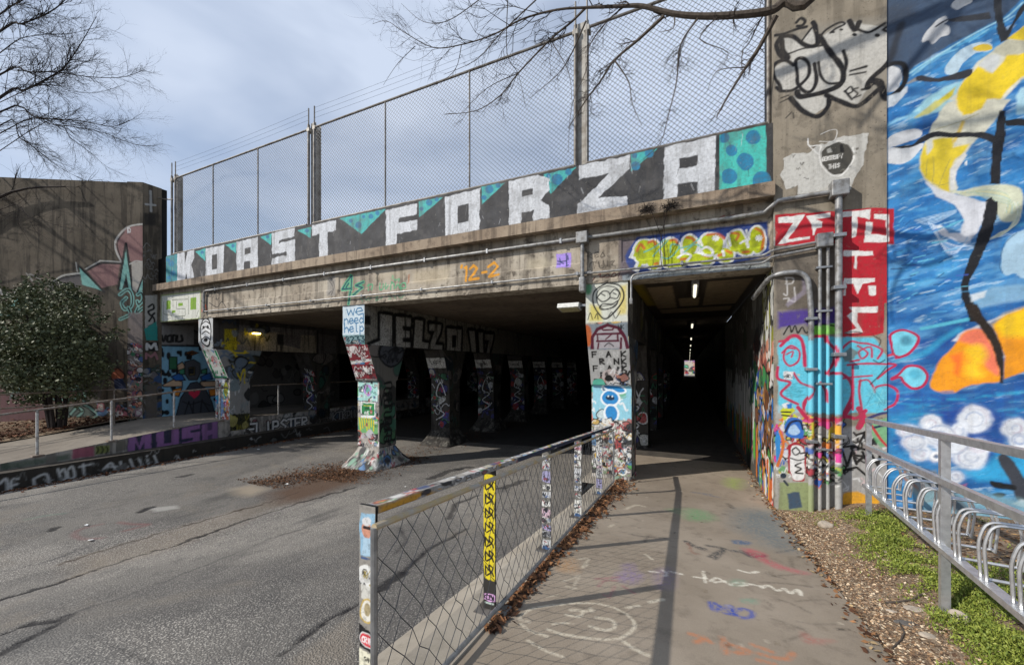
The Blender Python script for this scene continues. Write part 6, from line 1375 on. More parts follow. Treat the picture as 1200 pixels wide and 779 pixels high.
# ------------------------------------------------------------------ conduits on the bridge front and the pier
def strap(o, x, y, z, r, horiz=True):
    return MB().box(x - .02 if horiz else x - .06, x + .02 if horiz else x + .06, y - r - .006, y + .05, z - r - .012 if horiz else z - .02, z + r + .012 if horiz else z + .02, .004).build('strap', M['galv'], o)
FYc = 6.745
c1 = thing('conduit', (-7, FYc, 3.7), 'long grey conduit under the ledge with a square junction box', 'conduit')
MB().tube(bend([(-13.2, FYc, 3.15), (-13.2, FYc, 3.80), (-1.66, FYc, 3.80)], .12), .033, 10).build('pipe', M['pipe'], c1, True)
MB().tube([(-1.66, FYc, 3.80), (.55, FYc, 3.79), (1.0, FYc - .01, 3.80), (1.10, 6.66, 3.86), (1.16, 6.64, 3.91), (1.80, 6.64, 3.92)], .033, 10).build('pipe', M['pipe'], c1, True)
MB().box(-1.80, -1.60, 6.63, 6.80, 3.69, 3.89, .012).build('junction_box', M['pipe'], c1)
MB().tube([(-1.70, 6.70, 3.70), (-1.70, 6.70, 3.06)], .035, 10).build('drop_pipe', M['pipe'], c1, True)
MB().box(-1.75, -1.65, 6.64, 6.80, 2.84, 3.10, .02).build('fitting', M['pipe'], c1)
for x in np.arange(-12.6, -1.9, 1.5): strap(c1, float(x), FYc, 3.80, .033)
MB().tube([(-1.85, 6.74, 3.19), (-1.55, 6.74, 3.19)], .015, 6).build('clamp', M['galv'], c1)
c2 = thing('conduit', (-7, FYc, 3.2), 'thin conduit following the bottom edge of the front beam', 'conduit')
MB().tube(bend([(-13.24, FYc, 3.55), (-13.24, FYc, 3.19), (1.0, FYc, 3.17), (1.09, 6.65, 3.21), (1.72, 6.65, 3.27)], .06), .018, 8).build('pipe', M['pipe'], c2, True)
for x in np.arange(-12.0, .8, 1.7): strap(c2, float(x), FYc, 3.185, .018)
c2b = thing('conduit', (0, FYc, 2.8), 'white conduit hooking down beside the sticker covered pillar', 'conduit')
MB().tube(bend([(-.88, 6.74, 2.66), (-.88, 6.74, 3.07), (-.62, 6.74, 3.09), (1.0, 6.74, 3.06), (1.09, 6.65, 3.12), (1.70, 6.65, 3.19)], .1), .017, 8).build('pipe', M['pipe'], c2b, True)
MB().box(-.905, -.855, 6.71, 6.77, 2.58, 2.68, .008).build('fitting', M['pipe'], c2b)
gz = lambda x: float(dirt_z(np.float64(x), np.float64(6.6)))
def mat_painted_pipe():
    q = NT('overpainted_conduit'); a = q.n('ShaderNodeAttribute', attribute_name='Col')
    f = q.ramp(q.noise(12, 5, .6), .35, .7); base = q.mix(f, (0.31, 0.315, 0.315), (0.15, 0.142, 0.13))
    q.set(Base_Color=q.mix(a.outputs['Alpha'], base, a.outputs['Color']), Roughness=.5, Metallic=q.math('MULTIPLY', q.math('SUBTRACT', 1.0, a.outputs['Alpha']), .35))
    return q.m
M['ppipe'] = mat_painted_pipe()
def painted_pipe(x, y, r, z0, z1, parent, ztop=2.2, n=10):
    zs = np.arange(z0, z1, .02); V = []; cl = []; F = []
    for i, z in enumerate(zs):
        for k in range(n):
            a = 2 * math.pi * k / n; V.append((x + r * math.cos(a), y + r * math.sin(a), z))
            ii = int(np.clip(np.searchsorted(p.S, x + r * math.cos(a)), 0, p.ns - 1)); jj = int(np.clip(np.searchsorted(p.T, z), 0, p.nt - 1))
            q = p.img[jj, ii].copy(); q[3] *= float(np.clip((ztop + .15 * math.sin(x * 40) - z) / .25, 0, 1)) * .92; cl.append(q)
            if i: F.append(((i - 1) * n + k, (i - 1) * n + (k + 1) % n, i * n + (k + 1) % n, i * n + k))
    return mesh_obj('pipe', V, F, M['ppipe'], parent, cols=np.array(cl), smooth=True)
c3 = thing('conduit', (1.83, 6.6, gz(1.83)), 'thick vertical conduit on the pier with a box at its top', 'conduit')
painted_pipe(1.84, 6.60, .042, gz(1.84) - .05, 3.88, c3)
MB().box(1.75, 1.94, 6.53, 6.70, 3.83, 4.04, .012).build('junction_box', M['pipe'], c3)
for z in (.6, 1.7, 2.6, 3.3): MB().box(1.77, 1.91, 6.535, 6.70, z - .025, z + .025, .006).build('strap', M['galv'], c3)
c4 = thing('conduit', (1.68, 6.6, gz(1.68)), 'pair of thin vertical conduits below a small box on the pier', 'conduit')
for x in (1.645, 1.735):
    painted_pipe(x, 6.64, .022, gz(x) - .05, 3.2, c4)
MB().box(1.60, 1.78, 6.57, 6.70, 3.17, 3.36, .01).build('junction_box', M['pipe'], c4)
for z in (.4, 1.3, 2.3, 2.9): MB().box(1.60, 1.78, 6.61, 6.70, z - .015, z + .015, .004).build('strap', M['galv'], c4)
c5 = thing('conduit', (1.5, 6.6, gz(1.5)), 'curved conduit bending from the tunnel mouth down the pier', 'conduit')
MB().tube(bend([(.93, 7.2, 2.62), (1.09, 6.66, 2.87), (1.50, 6.635, 2.87), (1.545, 6.635, 2.40), (1.545, 6.635, 1.9)], .28, 8), .035, 12).build('pipe', M['pipe'], c5, True)
painted_pipe(1.545, 6.635, .0352, gz(1.54) - .05, 2.3, c5)
for z in (.5, 1.5, 2.2): MB().box(1.48, 1.61, 6.58, 6.70, z - .02, z + .02, .005).build('strap', M['galv'], c5)

# ------------------------------------------------------------------ lamps
def emit(name, col, k):
    m = NT(name); return m.set(Base_Color=(0.8, 0.8, 0.8), Emission_Color=col, Emission_Strength=k, Roughness=0.5)
M['tube'] = emit('lit_tube', (1.0, 0.93, 0.72), 1.3); M['amber'] = emit('lit_amber', (1.0, 0.72, 0.12), 14.0)
for i in range(12):
    y = 7.45 + i * 6.7
    t = thing('tunnel_light', (.10, y, 2.98), 'slim lit tube lamp in a row along the foot tunnel ceiling', 'lamp', 'lit tube lamps along the foot tunnel ceiling')
    MB().box(.04, .16, y - .1, y + 1.2, 2.955, 3.03, .01).build('housing', M['pipe'], t)
    MB().tube([(.10, y - .02, 2.935), (.10, y + 1.1, 2.935)], .028, 8).build('tube', M['tube'], t, True)
fl = thing('flood_light', (-1.95, 7.0, 2.6), 'unlit white wedge flood light beside the pillar under the front beam', 'lamp')
MB().prism([(6.72, 2.60), (6.98, 2.56), (7.04, 2.62), (7.02, 2.70), (6.76, 2.68)], 'x', -2.17, -1.78).build('housing', mat_plain('white_lamp_paint', (.62, .62, .58), .5), fl)
MB().prism([(6.735, 2.592), (6.97, 2.553), (6.97, 2.545), (6.735, 2.584)], 'x', -2.14, -1.81).build('lens', mat_plain('yellowed_lens', (.55, .5, .28), .3), fl)
MB().box(-1.80, -1.66, 6.88, 6.93, 2.62, 2.66).build('arm', M['galv'], fl)
for (x, y, z, lab) in ((-12.86, 8.05, 2.62, 'small lit amber lamp on the yellow painted beam behind the left pillar'), (-12.86, 13.6, 2.55, 'small lit amber lamp deep in the left lane behind the middle pillar')):
    t = thing('wall_light', (x, y, z), lab, 'lamp')
    MB().box(x - .06, x + .16, y - .22, y + .22, z + .02, z + .16, .02).build('hood', M['pipe'], t)
    MB().box(x - .02, x + .12, y - .1, y + .1, z - .02, z + .018, .01).build('bulb', M['amber'], t)

# ------------------------------------------------------------------ sticker covered railing
RX = -1.24
def wz(y): return float(walk_z(np.float64(y)))
rail = thing('handrail', (RX, 3.9, wz(3.9)), 'steel handrail with wire net covered in stickers beside the footway', 'railing')
Y0, Y1 = 1.285, 6.95
tc = Canvas(0, Y1 - Y0, 0, .30, .012, seed=201, bg='#8d8a86')
tc.tags(0, 5.8, .0, .12, 260, ['#d8d6d2', '#b03a40', '#22305a', '#c8a03a', '#e2e2de', '#1d1f24', '#8fa8c0', '#b9b4ac', '#c9785a', '#57a05a'], size=(.03, .09), w=(.006, .014), blob=.7)
for i in range(60): x = tc.r.uniform(0, 5.8); tc.poly([(x, .01), (x + .08, .012), (x + .075, .09), (x - .005, .085)], tc.r.choice(['#c9c6c0', '#b4b0aa', '#a4a6aa', '#b0ab98', '#8a4a4c', '#4a5470', '#bdb9b2', '#9a958c']))
tc.poly([(0, .125), (.30, .125), (.42, .2), (.42, .3), (0, .3)], '#b8872c', soft=.04); tc.tags(.3, 1.7, .12, .3, 60, ['#c9c6c0', '#b8872c', '#8a4a4c', '#d6d4d0', '#2a2c34', '#a4a6aa'], size=(.03, .07), w=(.006, .012), blob=.7); tc.poly([(1.5, .11), (5.8, .1), (5.8, .26), (1.5, .26)], '#1f2942', soft=.02); tc.tags(1.0, 5.8, .22, .3, 70, ['#8a3440', '#d6d4d0', '#b9b6b0', '#5a2a34'], size=(.04, .1), w=(.008, .015), blob=.5)
# top rail: top face then the footway-side face, one sheet folded over the edge
def put_rail(S, T):
    Y = Y0 + S; zt = np.vectorize(wz)(Y) + 1.03
    X = np.where(T < .12, RX - .042 + T * .52, RX + .0204 + 0 * T); Z = np.where(T < .12, zt, zt - np.clip(T - .12, 0, .08) * .42)
    X = np.where(T > .2, RX + .0204 - (T - .2) * .1, X); Z = np.where(T > .2, zt - .0336 - (T - .2) * .02, Z)
    return X, Y, Z
S, T = np.meshgrid(tc.S, tc.T); X, Y, Z = put_rail(S, T)
mesh_obj('top_rail', np.stack([X, Y, Z], -1).reshape(-1, 3), grid_faces(tc.nt, tc.ns), M['stick'], rail, cols=tc.cols())
V = []; 
for y in (Y0, Y1):
    z = wz(y) + 1.029
    V += [(RX - .042, y, z), (RX + .0195, y, z), (RX + .0195, y, z - .034), (RX - .042, y, z - .034)]
mesh_obj('rail_core', V, [(0, 1, 2, 3), (7, 6, 5, 4), (1, 5, 6, 2), (2, 6, 7, 3), (3, 7, 4, 0)], M['post'], rail, cols=np.tile([.3, .2, .1, 1], (8, 1)))
STK = {}
def post_canvas(i):
    c = Canvas(-.046, .046, 0, 1.0, .0032, res_t=.0045, seed=210 + i, bg='#77756f')
    if i == 0:
        c.fill('#8f8b84')
        c.poly([(-.04, .78), (.045, .78), (.045, .97), (-.04, .97)], '#8fb4cc'); c.ell(.0, .90, .024, .04, '#c98f78'); c.ell(0, .935, .028, .02, '#cfcfcf'); c.stroke([(-.018, .905), (-.004, .905)], .012, '#2a2024'); c.stroke([(.004, .905), (.018, .905)], .012, '#2a2024'); c.poly([(-.035, .785), (.035, .785), (.02, .86), (-.02, .86)], '#a8c4d6'); c.poly([(-.04, .765), (.045, .765), (.045, .782), (-.04, .782)], '#3f5a86')
        c.ell(0, .70, .05, .055, '#dcdcd8'); c.ell(0, .695, .03, .03, '#bdbdb8'); c.tags(-.03, .03, .66, .73, 8, ['#4a4a4a', '#9a8a4a'], size=(.01, .03), w=(.003, .006), blob=.2); c.poly([(-.035, .60), (.04, .60), (.04, .65), (-.035, .66)], '#c9c8c0')
        c.ell(0, .55, .042, .05, '#c2a65a'); c.ell(0, .55, .035, .042, '#dedbd0'); c.ell(0, .555, .016, .026, '#a89a78')
        c.poly([(-.045, .39), (.048, .37), (.048, .46), (-.045, .48)], '#16161a'); c.ell(0, .425, .042, .034, '#d8d8d6'); c.ell(0, .425, .037, .029, '#d03a44'); c.text('CRIB', -.03, .413, .024, .006, '#f0e8e8', asp=.55, gap=.15, wob=.01)
        c.poly([(-.042, .22), (.045, .22), (.045, .37), (-.042, .38)], '#e2dfc8'); c.text('SAN', -.018, .335, .018, .004, '#1a1a1a', asp=.6)
        c.stroke([(-.02, .318), (.02, .318)], .004, '#4a4a44'); c.poly([(-.022, .24), (.02, .24), (.02, .295), (-.022, .295)], '#8f8d80')
        c.ell(-.005, .185, .035, .03, '#c9c9c4'); c.ell(-.005, .185, .016, .014, '#2a2a2a'); c.ell(-.01, .10, .045, .055, '#cdcdc8'); c.tags(-.035, .02, .06, .14, 14, ['#6a6a68', '#e8e8e4', '#8a8a88'], size=(.012, .03), w=(.004, .006), blob=.4)
        c.ell(0, .03, .046, .028, '#23508a'); c.ell(0, .03, .038, .021, '#e6e8ea'); c.text('EME', -.024, .02, .02, .006, '#23508a', asp=.7, gap=.15, wob=.01)
    elif i == 1:
        c.fill('#34322f')
        c.poly([(-.042, .22), (.042, .22), (.042, .95), (-.042, .95)], '#dcc82a')
        for k in range(7):
            z = .85 - k * .1; 
            for q in [[(-.03, z), (-.03, z + .06), (0, z + .03), (.0, z + .07)], [(.005, z + .07), (.03, z + .055), (.02, z + .03), (.032, z)], [(-.02, z - .005), (.015, z + .02), (.0, z + .05)]]: c.stroke(q, .011, '#17160f')
        c.poly([(-.045, .075), (.045, .075), (.045, .115), (-.045, .115)], '#d8a8d8'); c.text('KLEW', -.04, .08, .03, .007, '#141018', asp=.55, gap=.2, wob=.01); c.stroke([(-.03, .055), (.03, .055)], .012, '#b9c8c0')
    else:
        z = .94
        while z > .06:
            h = c.r.uniform(.04, .13); cc = c.r.choice(['#d2d2ce', '#dadad6', '#c6c8ca', '#c0c2c2', '#b9bab6', '#cfcfc8', '#9f9cc0', '#d0b4c0', '#dcdcd6'])
            c.poly([(-.044, z - h), (.044, z - h + c.r.uniform(-.01, .01)), (.044, z), (-.044, z + c.r.uniform(-.01, .01))], cc)
            c.tags(-.03, .03, z - h + .01, z - .01, 6, ['#22242a', '#3a3c44', '#26282e', '#6a6c70', '#22242a', '#a04a50', '#4a6a9a'], size=(.015, .04), w=(.004, .009), blob=.12)
            z -= h + c.r.uniform(.0, .03)
        c.poly([(-.046, .0), (.03, .0), (.046, .03), (-.03, .05)], '#3f5f8a')
    return c
POSTY = (1.27, 2.40, 3.59, 4.77, 6.04)
for i, y in enumerate(POSTY):
    zb = wz(y) + .012
    c = post_canvas(i)
    o = canvas_solid('post', c, lambda S, T: (S + RX - .028, np.full_like(S, y), T * (1.015 if i == 0 else 1.0) + zb), (0, .014, 0), M['stick'], rail)
    MB().box(RX - .12, RX + .10, y - .07, y + .10, zb - .02, zb + .012, .003).build('base_plate', M['post'], o)
# inner frame of the net: top tube, bottom tube, end stiles
NX = RX + .044
def fr(y, d): return (NX, y, wz(y) + d)
MB().tube([fr(1.235, .955), fr(1.235, .06)], .014, 8).build('net_stile', M['galv'], rail, True)
MB().tube([fr(6.9, .93), fr(6.9, .06)], .014, 8).build('net_stile', M['galv'], rail, True)
MB().tube([fr(1.235, .955), fr(6.9, .955)], .016, 8).build('net_tube', mat_plain('ochre_rail', (.42, .30, .12), .55, c2=(.35, .33, .30), scale=6), rail, True)
MB().tube([fr(1.235, .06), fr(6.9, .06)], .015, 8).build('net_tube', M['galv'], rail, True)
net = MB(); p_ = .125; r2 = random.Random(3)
rows = 11; hh = .895
# knitted cable net: zig-zag ropes, a little slack
cols_ = int((6.9 - 1.235) / p_)
J = {}
for i in range(cols_ + 1):
    for j in range(rows + 1):
        y = 1.235 + i * (6.9 - 1.235) / cols_ + (.5 * p_ if j % 2 else 0) + r2.gauss(0, .006) * (0 < j < rows); sag = .012 * math.sin(i * .9) + r2.gauss(0, .008)
        y = min(y, 6.9); J[i, j] = (NX + r2.gauss(0, .004), y, wz(y) + .06 + hh * j / rows + (sag if 0 < j < rows else 0))
for i in range(cols_):
    for j in range(rows):
        a = J[i, j]
        if j % 2 == 0: nb = [J[i, j + 1]] + ([J[i - 1, j + 1]] if i else [])
        else: nb = [J[i, j + 1], J[i + 1, j + 1]]
        for b in nb: net.tube([a, b], .0021, 4, caps=False)
tag(net.build('wire_net', M['wire'], rail, recalc=False), kind='stuff')

# ------------------------------------------------------------------ bicycle rack on the right
BD = Vector((.134, 1.0, 0)).normalized()
def bk(s, z, off=0.0):
    x = 1.98 - BD.x * s; y = 6.07 - BD.y * s
    gl = -.257 + .063 * s
    return (x + BD.y * off, y - BD.x * off, gl + z)
rack = thing('bike_rack', bk(2.2, 0), 'galvanised bicycle rack with guard rails standing in weeds beside the mural', 'bicycle rack')
def bar(name, a, b, w, h, mat=None):
    a = Vector(a); b = Vector(b); t = (b - a).normalized(); sd = Vector((t.y, -t.x, 0)).normalized() if abs(t.z) < .9 else BD.cross(Vector((0, 0, 1)))
    up = sd.cross(t)
    vs_ = [q + sd * (w / 2 * i) + up * (h / 2 * j) for q in (a, b) for i, j in ((-1, -1), (1, -1), (1, 1), (-1, 1))]
    return MB().add(vs_, [(0, 1, 2, 3), (7, 6, 5, 4), (0, 4, 5, 1), (1, 5, 6, 2), (2, 6, 7, 3), (3, 7, 4, 0)]).build(name, mat or M['alu'], rack)
for s in (0.0, 2.235, 4.47): bar('post', bk(s, -.14), bk(s, 1.13), .05, .05)
bar('top_bar', bk(-.02, 1.145), bk(4.5, 1.145), .06, .045); bar('middle_bar', bk(0, .83, -.03), bk(4.47, .83, -.03), .04, .045); bar('foot_bar', bk(0, .35, -.03), bk(4.47, .35, -.03), .06, .035); 
for k in range(13):
    s0 = .10 + k * .345
    rt_ = .11 if k < 4 else .05
    prof_ = [(0, .37), (-.01, .58), (rt_ * .5, .70), (.27 - rt_ * .5, .70), (.29, .58), (.27, .37)]
    o = MB()
    for off in (.0, .07):
        lean = .02 if k % 2 else -.01
        o.tube(bend([bk(s0 + off + lean * (z - .35), z, a - .03) for a, z in prof_], .09 if k < 4 else .05, 4), .0085, 6)
    o.tube([bk(s0 + .035, .372, -.03), bk(s0 + .035, .372, .24)], .0105, 6); o.tube([bk(s0, .372, .24), bk(s0 + .07, .372, .24)], .0105, 6)
    o.build('wheel_hoop', M['alu'], rack, True)

# ------------------------------------------------------------------ railings of the left sidewalk
def sz(y): return float(side_z(np.float64(y)))
lr = thing('sidewalk_railing', (-12.98, 4, sz(4)), 'rusty pipe railing with white speckled posts along the left sidewalk edge', 'railing')
LX = -12.97
def rz_(y): return sz(min(y, 6.6)) + 1.0
MB().tube([(LX, y, rz_(y)) for y in (-4, 0, 2, 3.3, 4.6, 5.9, 7.0, 7.25)], .024, 8).build('top_rail', M['rust'], lr, True)
pcv = mat_plain('chalky_post', (.50, .49, .46), .7, 0, .6, 16, .2, c2=(.22, .19, .16))
for y in (-1.0, 1.2, 3.42, 4.62, 5.9, 7.05):
    q = MB().tube([(LX, y, sz(y) - .05), (LX, y, rz_(y))], .026, 8).build('post', pcv, lr, True)
    MB().box(LX - .09, LX + .09, y - .09, y + .09, sz(y) - .02, sz(y) + .02, .005).build('base_plate', M['rust'], q)
br = thing('sidewalk_railing', (-15.55, 3, sz(3)), 'thin double pipe railing between the left sidewalk and the planting bed', 'railing')
BX = -15.55
for d in (.0, -.35): MB().tube([(BX, -4, .82 + d), (BX, 6.2, .86 + d)], .02, 8).build('rail', M['rust'], br, True)
for y in (-2, .5, 3.0, 5.6): MB().tube([(BX, y, sz(y) - .05), (BX, y, .85)], .022, 8).build('post', M['rust'], br, True)
ir = thing('tunnel_railing', (-12.98, 12, -.1), 'dim pipe railing on the low wall inside the left lane', 'railing')
for y in (8.9, 11.0, 14.0, 17.0): MB().tube([(LX, y, -.12), (LX, y, .92)], .026, 8).build('post', mat_plain('teal_post', (.12, .25, .26), .6) if y == 11.0 else pcv, ir, True)
MB().tube([(LX, 8.0, .92), (LX, 20, .92)], .022, 8).build('top_rail', M['rust'], ir, True)
# ------------------------------------------------------------------ trees
class Tree:
    def __init__(s, seed): s.r = random.Random(seed); s.b = MB(); s.t = MB()
    def limb(s, pts, r0, r1, n=6, tw=1.0, fine=True, kids=None, depth=2, dens=3.0, lenk=1.0):
        P = [Vector(p) for p in pts]
        P = [Vector(q) for q in curve3(P, 4)]
        rs = [r0 + (r1 - r0) * (i / (len(P) - 1)) ** .8 for i in range(len(P))]
        s.b.tube(P, rs, n)
        L = sum((b - a).length for a, b in zip(P[:-1], P[1:]))
        if depth <= 0: return
        k = int(L * dens)
        for _ in range(k):
            t = s.r.uniform(.12, 1.0); i = min(int(t * (len(P) - 1)), len(P) - 2)
            d = (P[i + 1] - P[i]).normalized(); p = P[i].lerp(P[i + 1], s.r.random())
            s.grow(p, d, min(rs[i] * .5, .007 + .005 * s.r.random()) * tw, L * .28 * lenk * s.r.uniform(.5, 1.25) * (1.15 - .6 * t), depth)
    def grow(s, p, d, r, L, depth):
        if L < .05 or r < .0009: return
        axis = Vector((s.r.gauss(0, 1), s.r.gauss(0, 1), s.r.gauss(0, 1))).normalized()
        d = (d + axis * s.r.uniform(.55, 1.0) * .8 + Vector((0, 0, s.grav))).normalized()
        n = s.r.randint(4, 6); pts = [p]; cur = d
        for i in range(n):
            cur = (cur + Vector((s.r.gauss(0, s.wig), s.r.gauss(0, s.wig), s.r.gauss(0, s.wig) + s.bendz))).normalized()
            pts.append(pts[-1] + cur * (L / n))
        (s.b if r > .006 else s.t).tube(pts, [r * (1 - .75 * i / n) for i in range(n + 1)], 4 if r > .006 else 3, caps=False)
        if depth > 0:
            for _ in range(s.r.randint(*s.kids)):
                i = s.r.randint(1, n - 1)
                s.grow(pts[i], (pts[i + 1] - pts[i]).normalized(), r * .6, L * s.r.uniform(.4, .7), depth - 1)
    grav = 0.0; bendz = 0.0; kids = (3, 5); wig = .17
def curve3(P, n):
    out = []
    for i in range(len(P) - 1):
        p0 = P[max(i - 1, 0)]; p1 = P[i]; p2 = P[i + 1]; p3 = P[min(i + 2, len(P) - 1)]
        for k in range(n):
            t = k / n
            out.append(.5 * ((2 * p1) + (-p0 + p2) * t + (2 * p0 - 5 * p1 + 4 * p2 - p3) * t * t + (-p0 + 3 * p1 - 3 * p2 + p3) * t ** 3))
    out.append(P[-1]); return out
# the tree on the right leans over the pier; limbs in front of the fence
rt = thing('bare_tree', (6.2, 2.6, -.15), 'bare winter tree whose thin branches hang across the chain-link fence', 'tree')
T1 = Tree(17); T1.grav = -.03; T1.bendz = -.01; T1.kids = (3, 5); T1.wig = .27
def bp(x, y, Y): return onY(420 + x / 2.4, y / 2.4, Y)
MB().tube(curve3([Vector(q) for q in [(6.2, 2.6, -.4), (6.15, 2.65, 1.5), (6.0, 2.8, 4), (5.8, 2.9, 6.2), (5.3, 3.2, 8.4), (5.0, 3.4, 10.5)]], 4), [.30 - .0085 * i for i in range(21)], 12).build('trunk', M['bark'], rt, True)
T1.limb([(5.6, 2.95, 7.4), (4.4, 3.5, 7.8), (3.0, 4.1, 7.3), (1.95, 4.5, 6.3), bp(1290, -22, 4.75), bp(1200, 5, 4.8), bp(1150, 33, 4.8), bp(1000, 46, 4.8), bp(890, 40, 4.8), bp(800, 18, 4.8), bp(740, 18, 4.8), bp(640, 22, 4.8)], .075, .016, 8, dens=1.6, lenk=.22)
for pts, r0, r1 in [([(640, 22), (600, 62), (540, 112), (450, 206), (400, 268), (330, 312), (240, 322)], .022, .006), ([(650, 22), (560, 28), (460, 55), (380, 98), (290, 126), (210, 134), (130, 92), (80, 60), (40, 68)], .02, .004), ([(860, 45), (790, 110), (720, 170), (680, 230), (640, 282), (590, 362)], .028, .008), ([(955, 52), (905, 130), (895, 230), (870, 330), (850, 400), (800, 450)], .014, .004),
                    ([(1175, 45), (1130, 130), (1090, 190), (1040, 270), (1008, 328)], .036, .01), ([(720, 170), (760, 230), (770, 290), (798, 355)], .012, .004), ([(640, 60), (600, 150), (560, 210), (480, 278)], .014, .005), ([(420, 0), (418, 150), (450, 210), (470, 300)], .009, .004), ([(500, 0), (400, 95), (330, 170), (240, 210)], .012, .004), ([(450, 206), (360, 250), (280, 330)], .009, .003), ([(340, 0), (250, 60), (180, 60), (120, 10)], .009, .003), ([(760, 10), (700, 60), (650, 130), (640, 200), (600, 300), (590, 430)], .012, .004),
                    ([(890, 45), (885, 80), (850, 90)], .012, .004), ([(160, 130), (110, 180), (70, 240)], .007, .003), ([(290, 126), (270, 200), (200, 250)], .008, .003), ([(540, 112), (590, 200), (600, 280)], .008, .003), ([(1010, 48), (960, 110), (1040, 150), (1000, 210)], .010, .003), ([(1090, 190), (1010, 200), (980, 260)], .008, .003)]:
    T1.limb([bp(x, y, 4.8 + .10 * math.sin(i * 1.3 + len(pts))) for i, (x, y) in enumerate(pts)], r0 * .8, r1 * .6, 5, dens=7.5 if r0 < .03 else 4.5, depth=2, lenk=.75)
# higher boughs, above the picture, whose shadows cross the wall and the parapet
for pts, r0, r1 in [([(4.6, 3.5, 9.6), (2.6, 4.0, 9.2), (.6, 4.4, 8.6), (-1.6, 4.6, 8.0), (-3.4, 4.8, 8.2)], .09, .03), ([(5.2, 3.3, 8.0), (3.4, 3.4, 8.6), (1.6, 3.2, 8.9), (-.4, 3.0, 8.6), (-2.0, 2.8, 8.9)], .09, .025), ([(.6, 4.4, 8.6), (.2, 4.6, 7.6), (-.1, 4.7, 6.9)], .04, .012), ([(4.9, 3.4, 10), (3.2, 2.6, 11.2), (1.4, 2.2, 11.6), (-.6, 2, 11.4)], .08, .02), ([(2.6, 4.0, 9.2), (2.0, 4.6, 8.4), (1.2, 5.0, 8.0)], .04, .012)]:
    T1.limb(pts, r0, r1, 6, dens=2.6, depth=2, lenk=.6)
T1.b.build('crown', M['bark'], rt, True, recalc=False)
T1.t.build('twigs', M['barkd'], rt, recalc=False)
# the bare tree on the left stands in front of the wing wall
lt = thing('bare_tree', (-23.0, 2.2, -.6), 'large bare winter tree rising above the dark wing wall', 'tree')
T2 = Tree(29); T2.grav = .05; T2.bendz = -.015; T2.kids = (3, 5)
MB().tube(curve3([Vector(q) for q in [(-23, 2.2, -1), (-22.9, 2.3, 2), (-22.7, 2.4, 5), (-22.2, 2.6, 8), (-21.8, 2.8, 11)]], 4), [.34 - .012 * i for i in range(17)], 12).build('trunk', M['barkd'], lt, True)
def lp(x, y, k=13.0):
    d = ray(x / 3.54, y / 3.54); return (d[0] * k, d[1] * k, EYE + d[2] * k)
for pts, r0, r1, st in [([(0, 405), (100, 375), (200, 325), (270, 275), (330, 190), (400, 70)], .075, .012, (-22.4, 2.5, 6.0)), ([(0, 310), (120, 300), (240, 300), (360, 318), (500, 322), (600, 290)], .05, .01, (-22.5, 2.5, 7.0)), ([(0, 130), (90, 100), (180, 65), (250, 20), (300, -40)], .06, .02, (-22.2, 2.6, 8.4)), ([(0, 465), (150, 490), (240, 495), (350, 505), (470, 525), (560, 490)], .05, .008, (-22.4, 2.5, 5.4)), ([(100, 500), (210, 515), (330, 530), (440, 555), (560, 600), (640, 605)], .03, .006, (-19.5, 2.7, 6.2)),
                        ([(0, 520), (80, 570), (150, 620), (240, 690), (330, 740)], .035, .007, (-22.4, 2.5, 4.8)), ([(200, 500), (290, 570), (370, 630), (440, 690), (500, 720)], .02, .005, (-18.5, 3.0, 6.0)), ([(0, 220), (130, 150), (290, 140), (420, 110)], .03, .007, (-22.2, 2.6, 7.6)), ([(0, 60), (80, 10), (160, -50)], .05, .02, (-22, 2.6, 9)), ([(180, 345), (280, 375), (400, 385), (520, 350)], .02, .005, (-18.8, 3.2, 8.0)),
                        ([(0, 870), (120, 900), (250, 940), (330, 960), (460, 1000), (480, 1020)], .018, .004, (-22.5, 2.5, 3.4)), ([(0, 900), (80, 940), (130, 1010), (200, 1070)], .014, .004, (-22.5, 2.5, 3.0)), ([(50, 890), (150, 960), (260, 1040)], .010, .003, (-20, 2.6, 3.2))]:
    kk = 11.6 if pts[0][1] > 800 else 13.0
    T2.limb([st] + [lp(x, y, kk) for x, y in pts], r0 * .62, r1 * .62, 6, dens=5.6 if pts[0][1] < 800 else 2.2, depth=2 if pts[0][1] < 800 else 1, lenk=.46)
for a in range(14):       # the rest of the crown, out of the picture, shades the sidewalk
    an = a * .85; z = 5 + (a % 8) * .9; e = Vector((math.cos(an), math.sin(an), .35))
    q = Vector((-22.4, 2.5, z)); T2.limb([q, q + e * 2, q + e * 4 + Vector((0, 0, .5)), q + e * 5.5 + Vector((0, 0, .2))], .08, .02, 5, dens=1.9, depth=1, lenk=.7)
T2.b.build('crown', M['barkd'], lt, True, recalc=False)
T2.t.build('twigs', M['barkd'], lt, recalc=False)
print('tree faces', len(T1.b.f), len(T1.t.f), len(T2.b.f), len(T2.t.f))

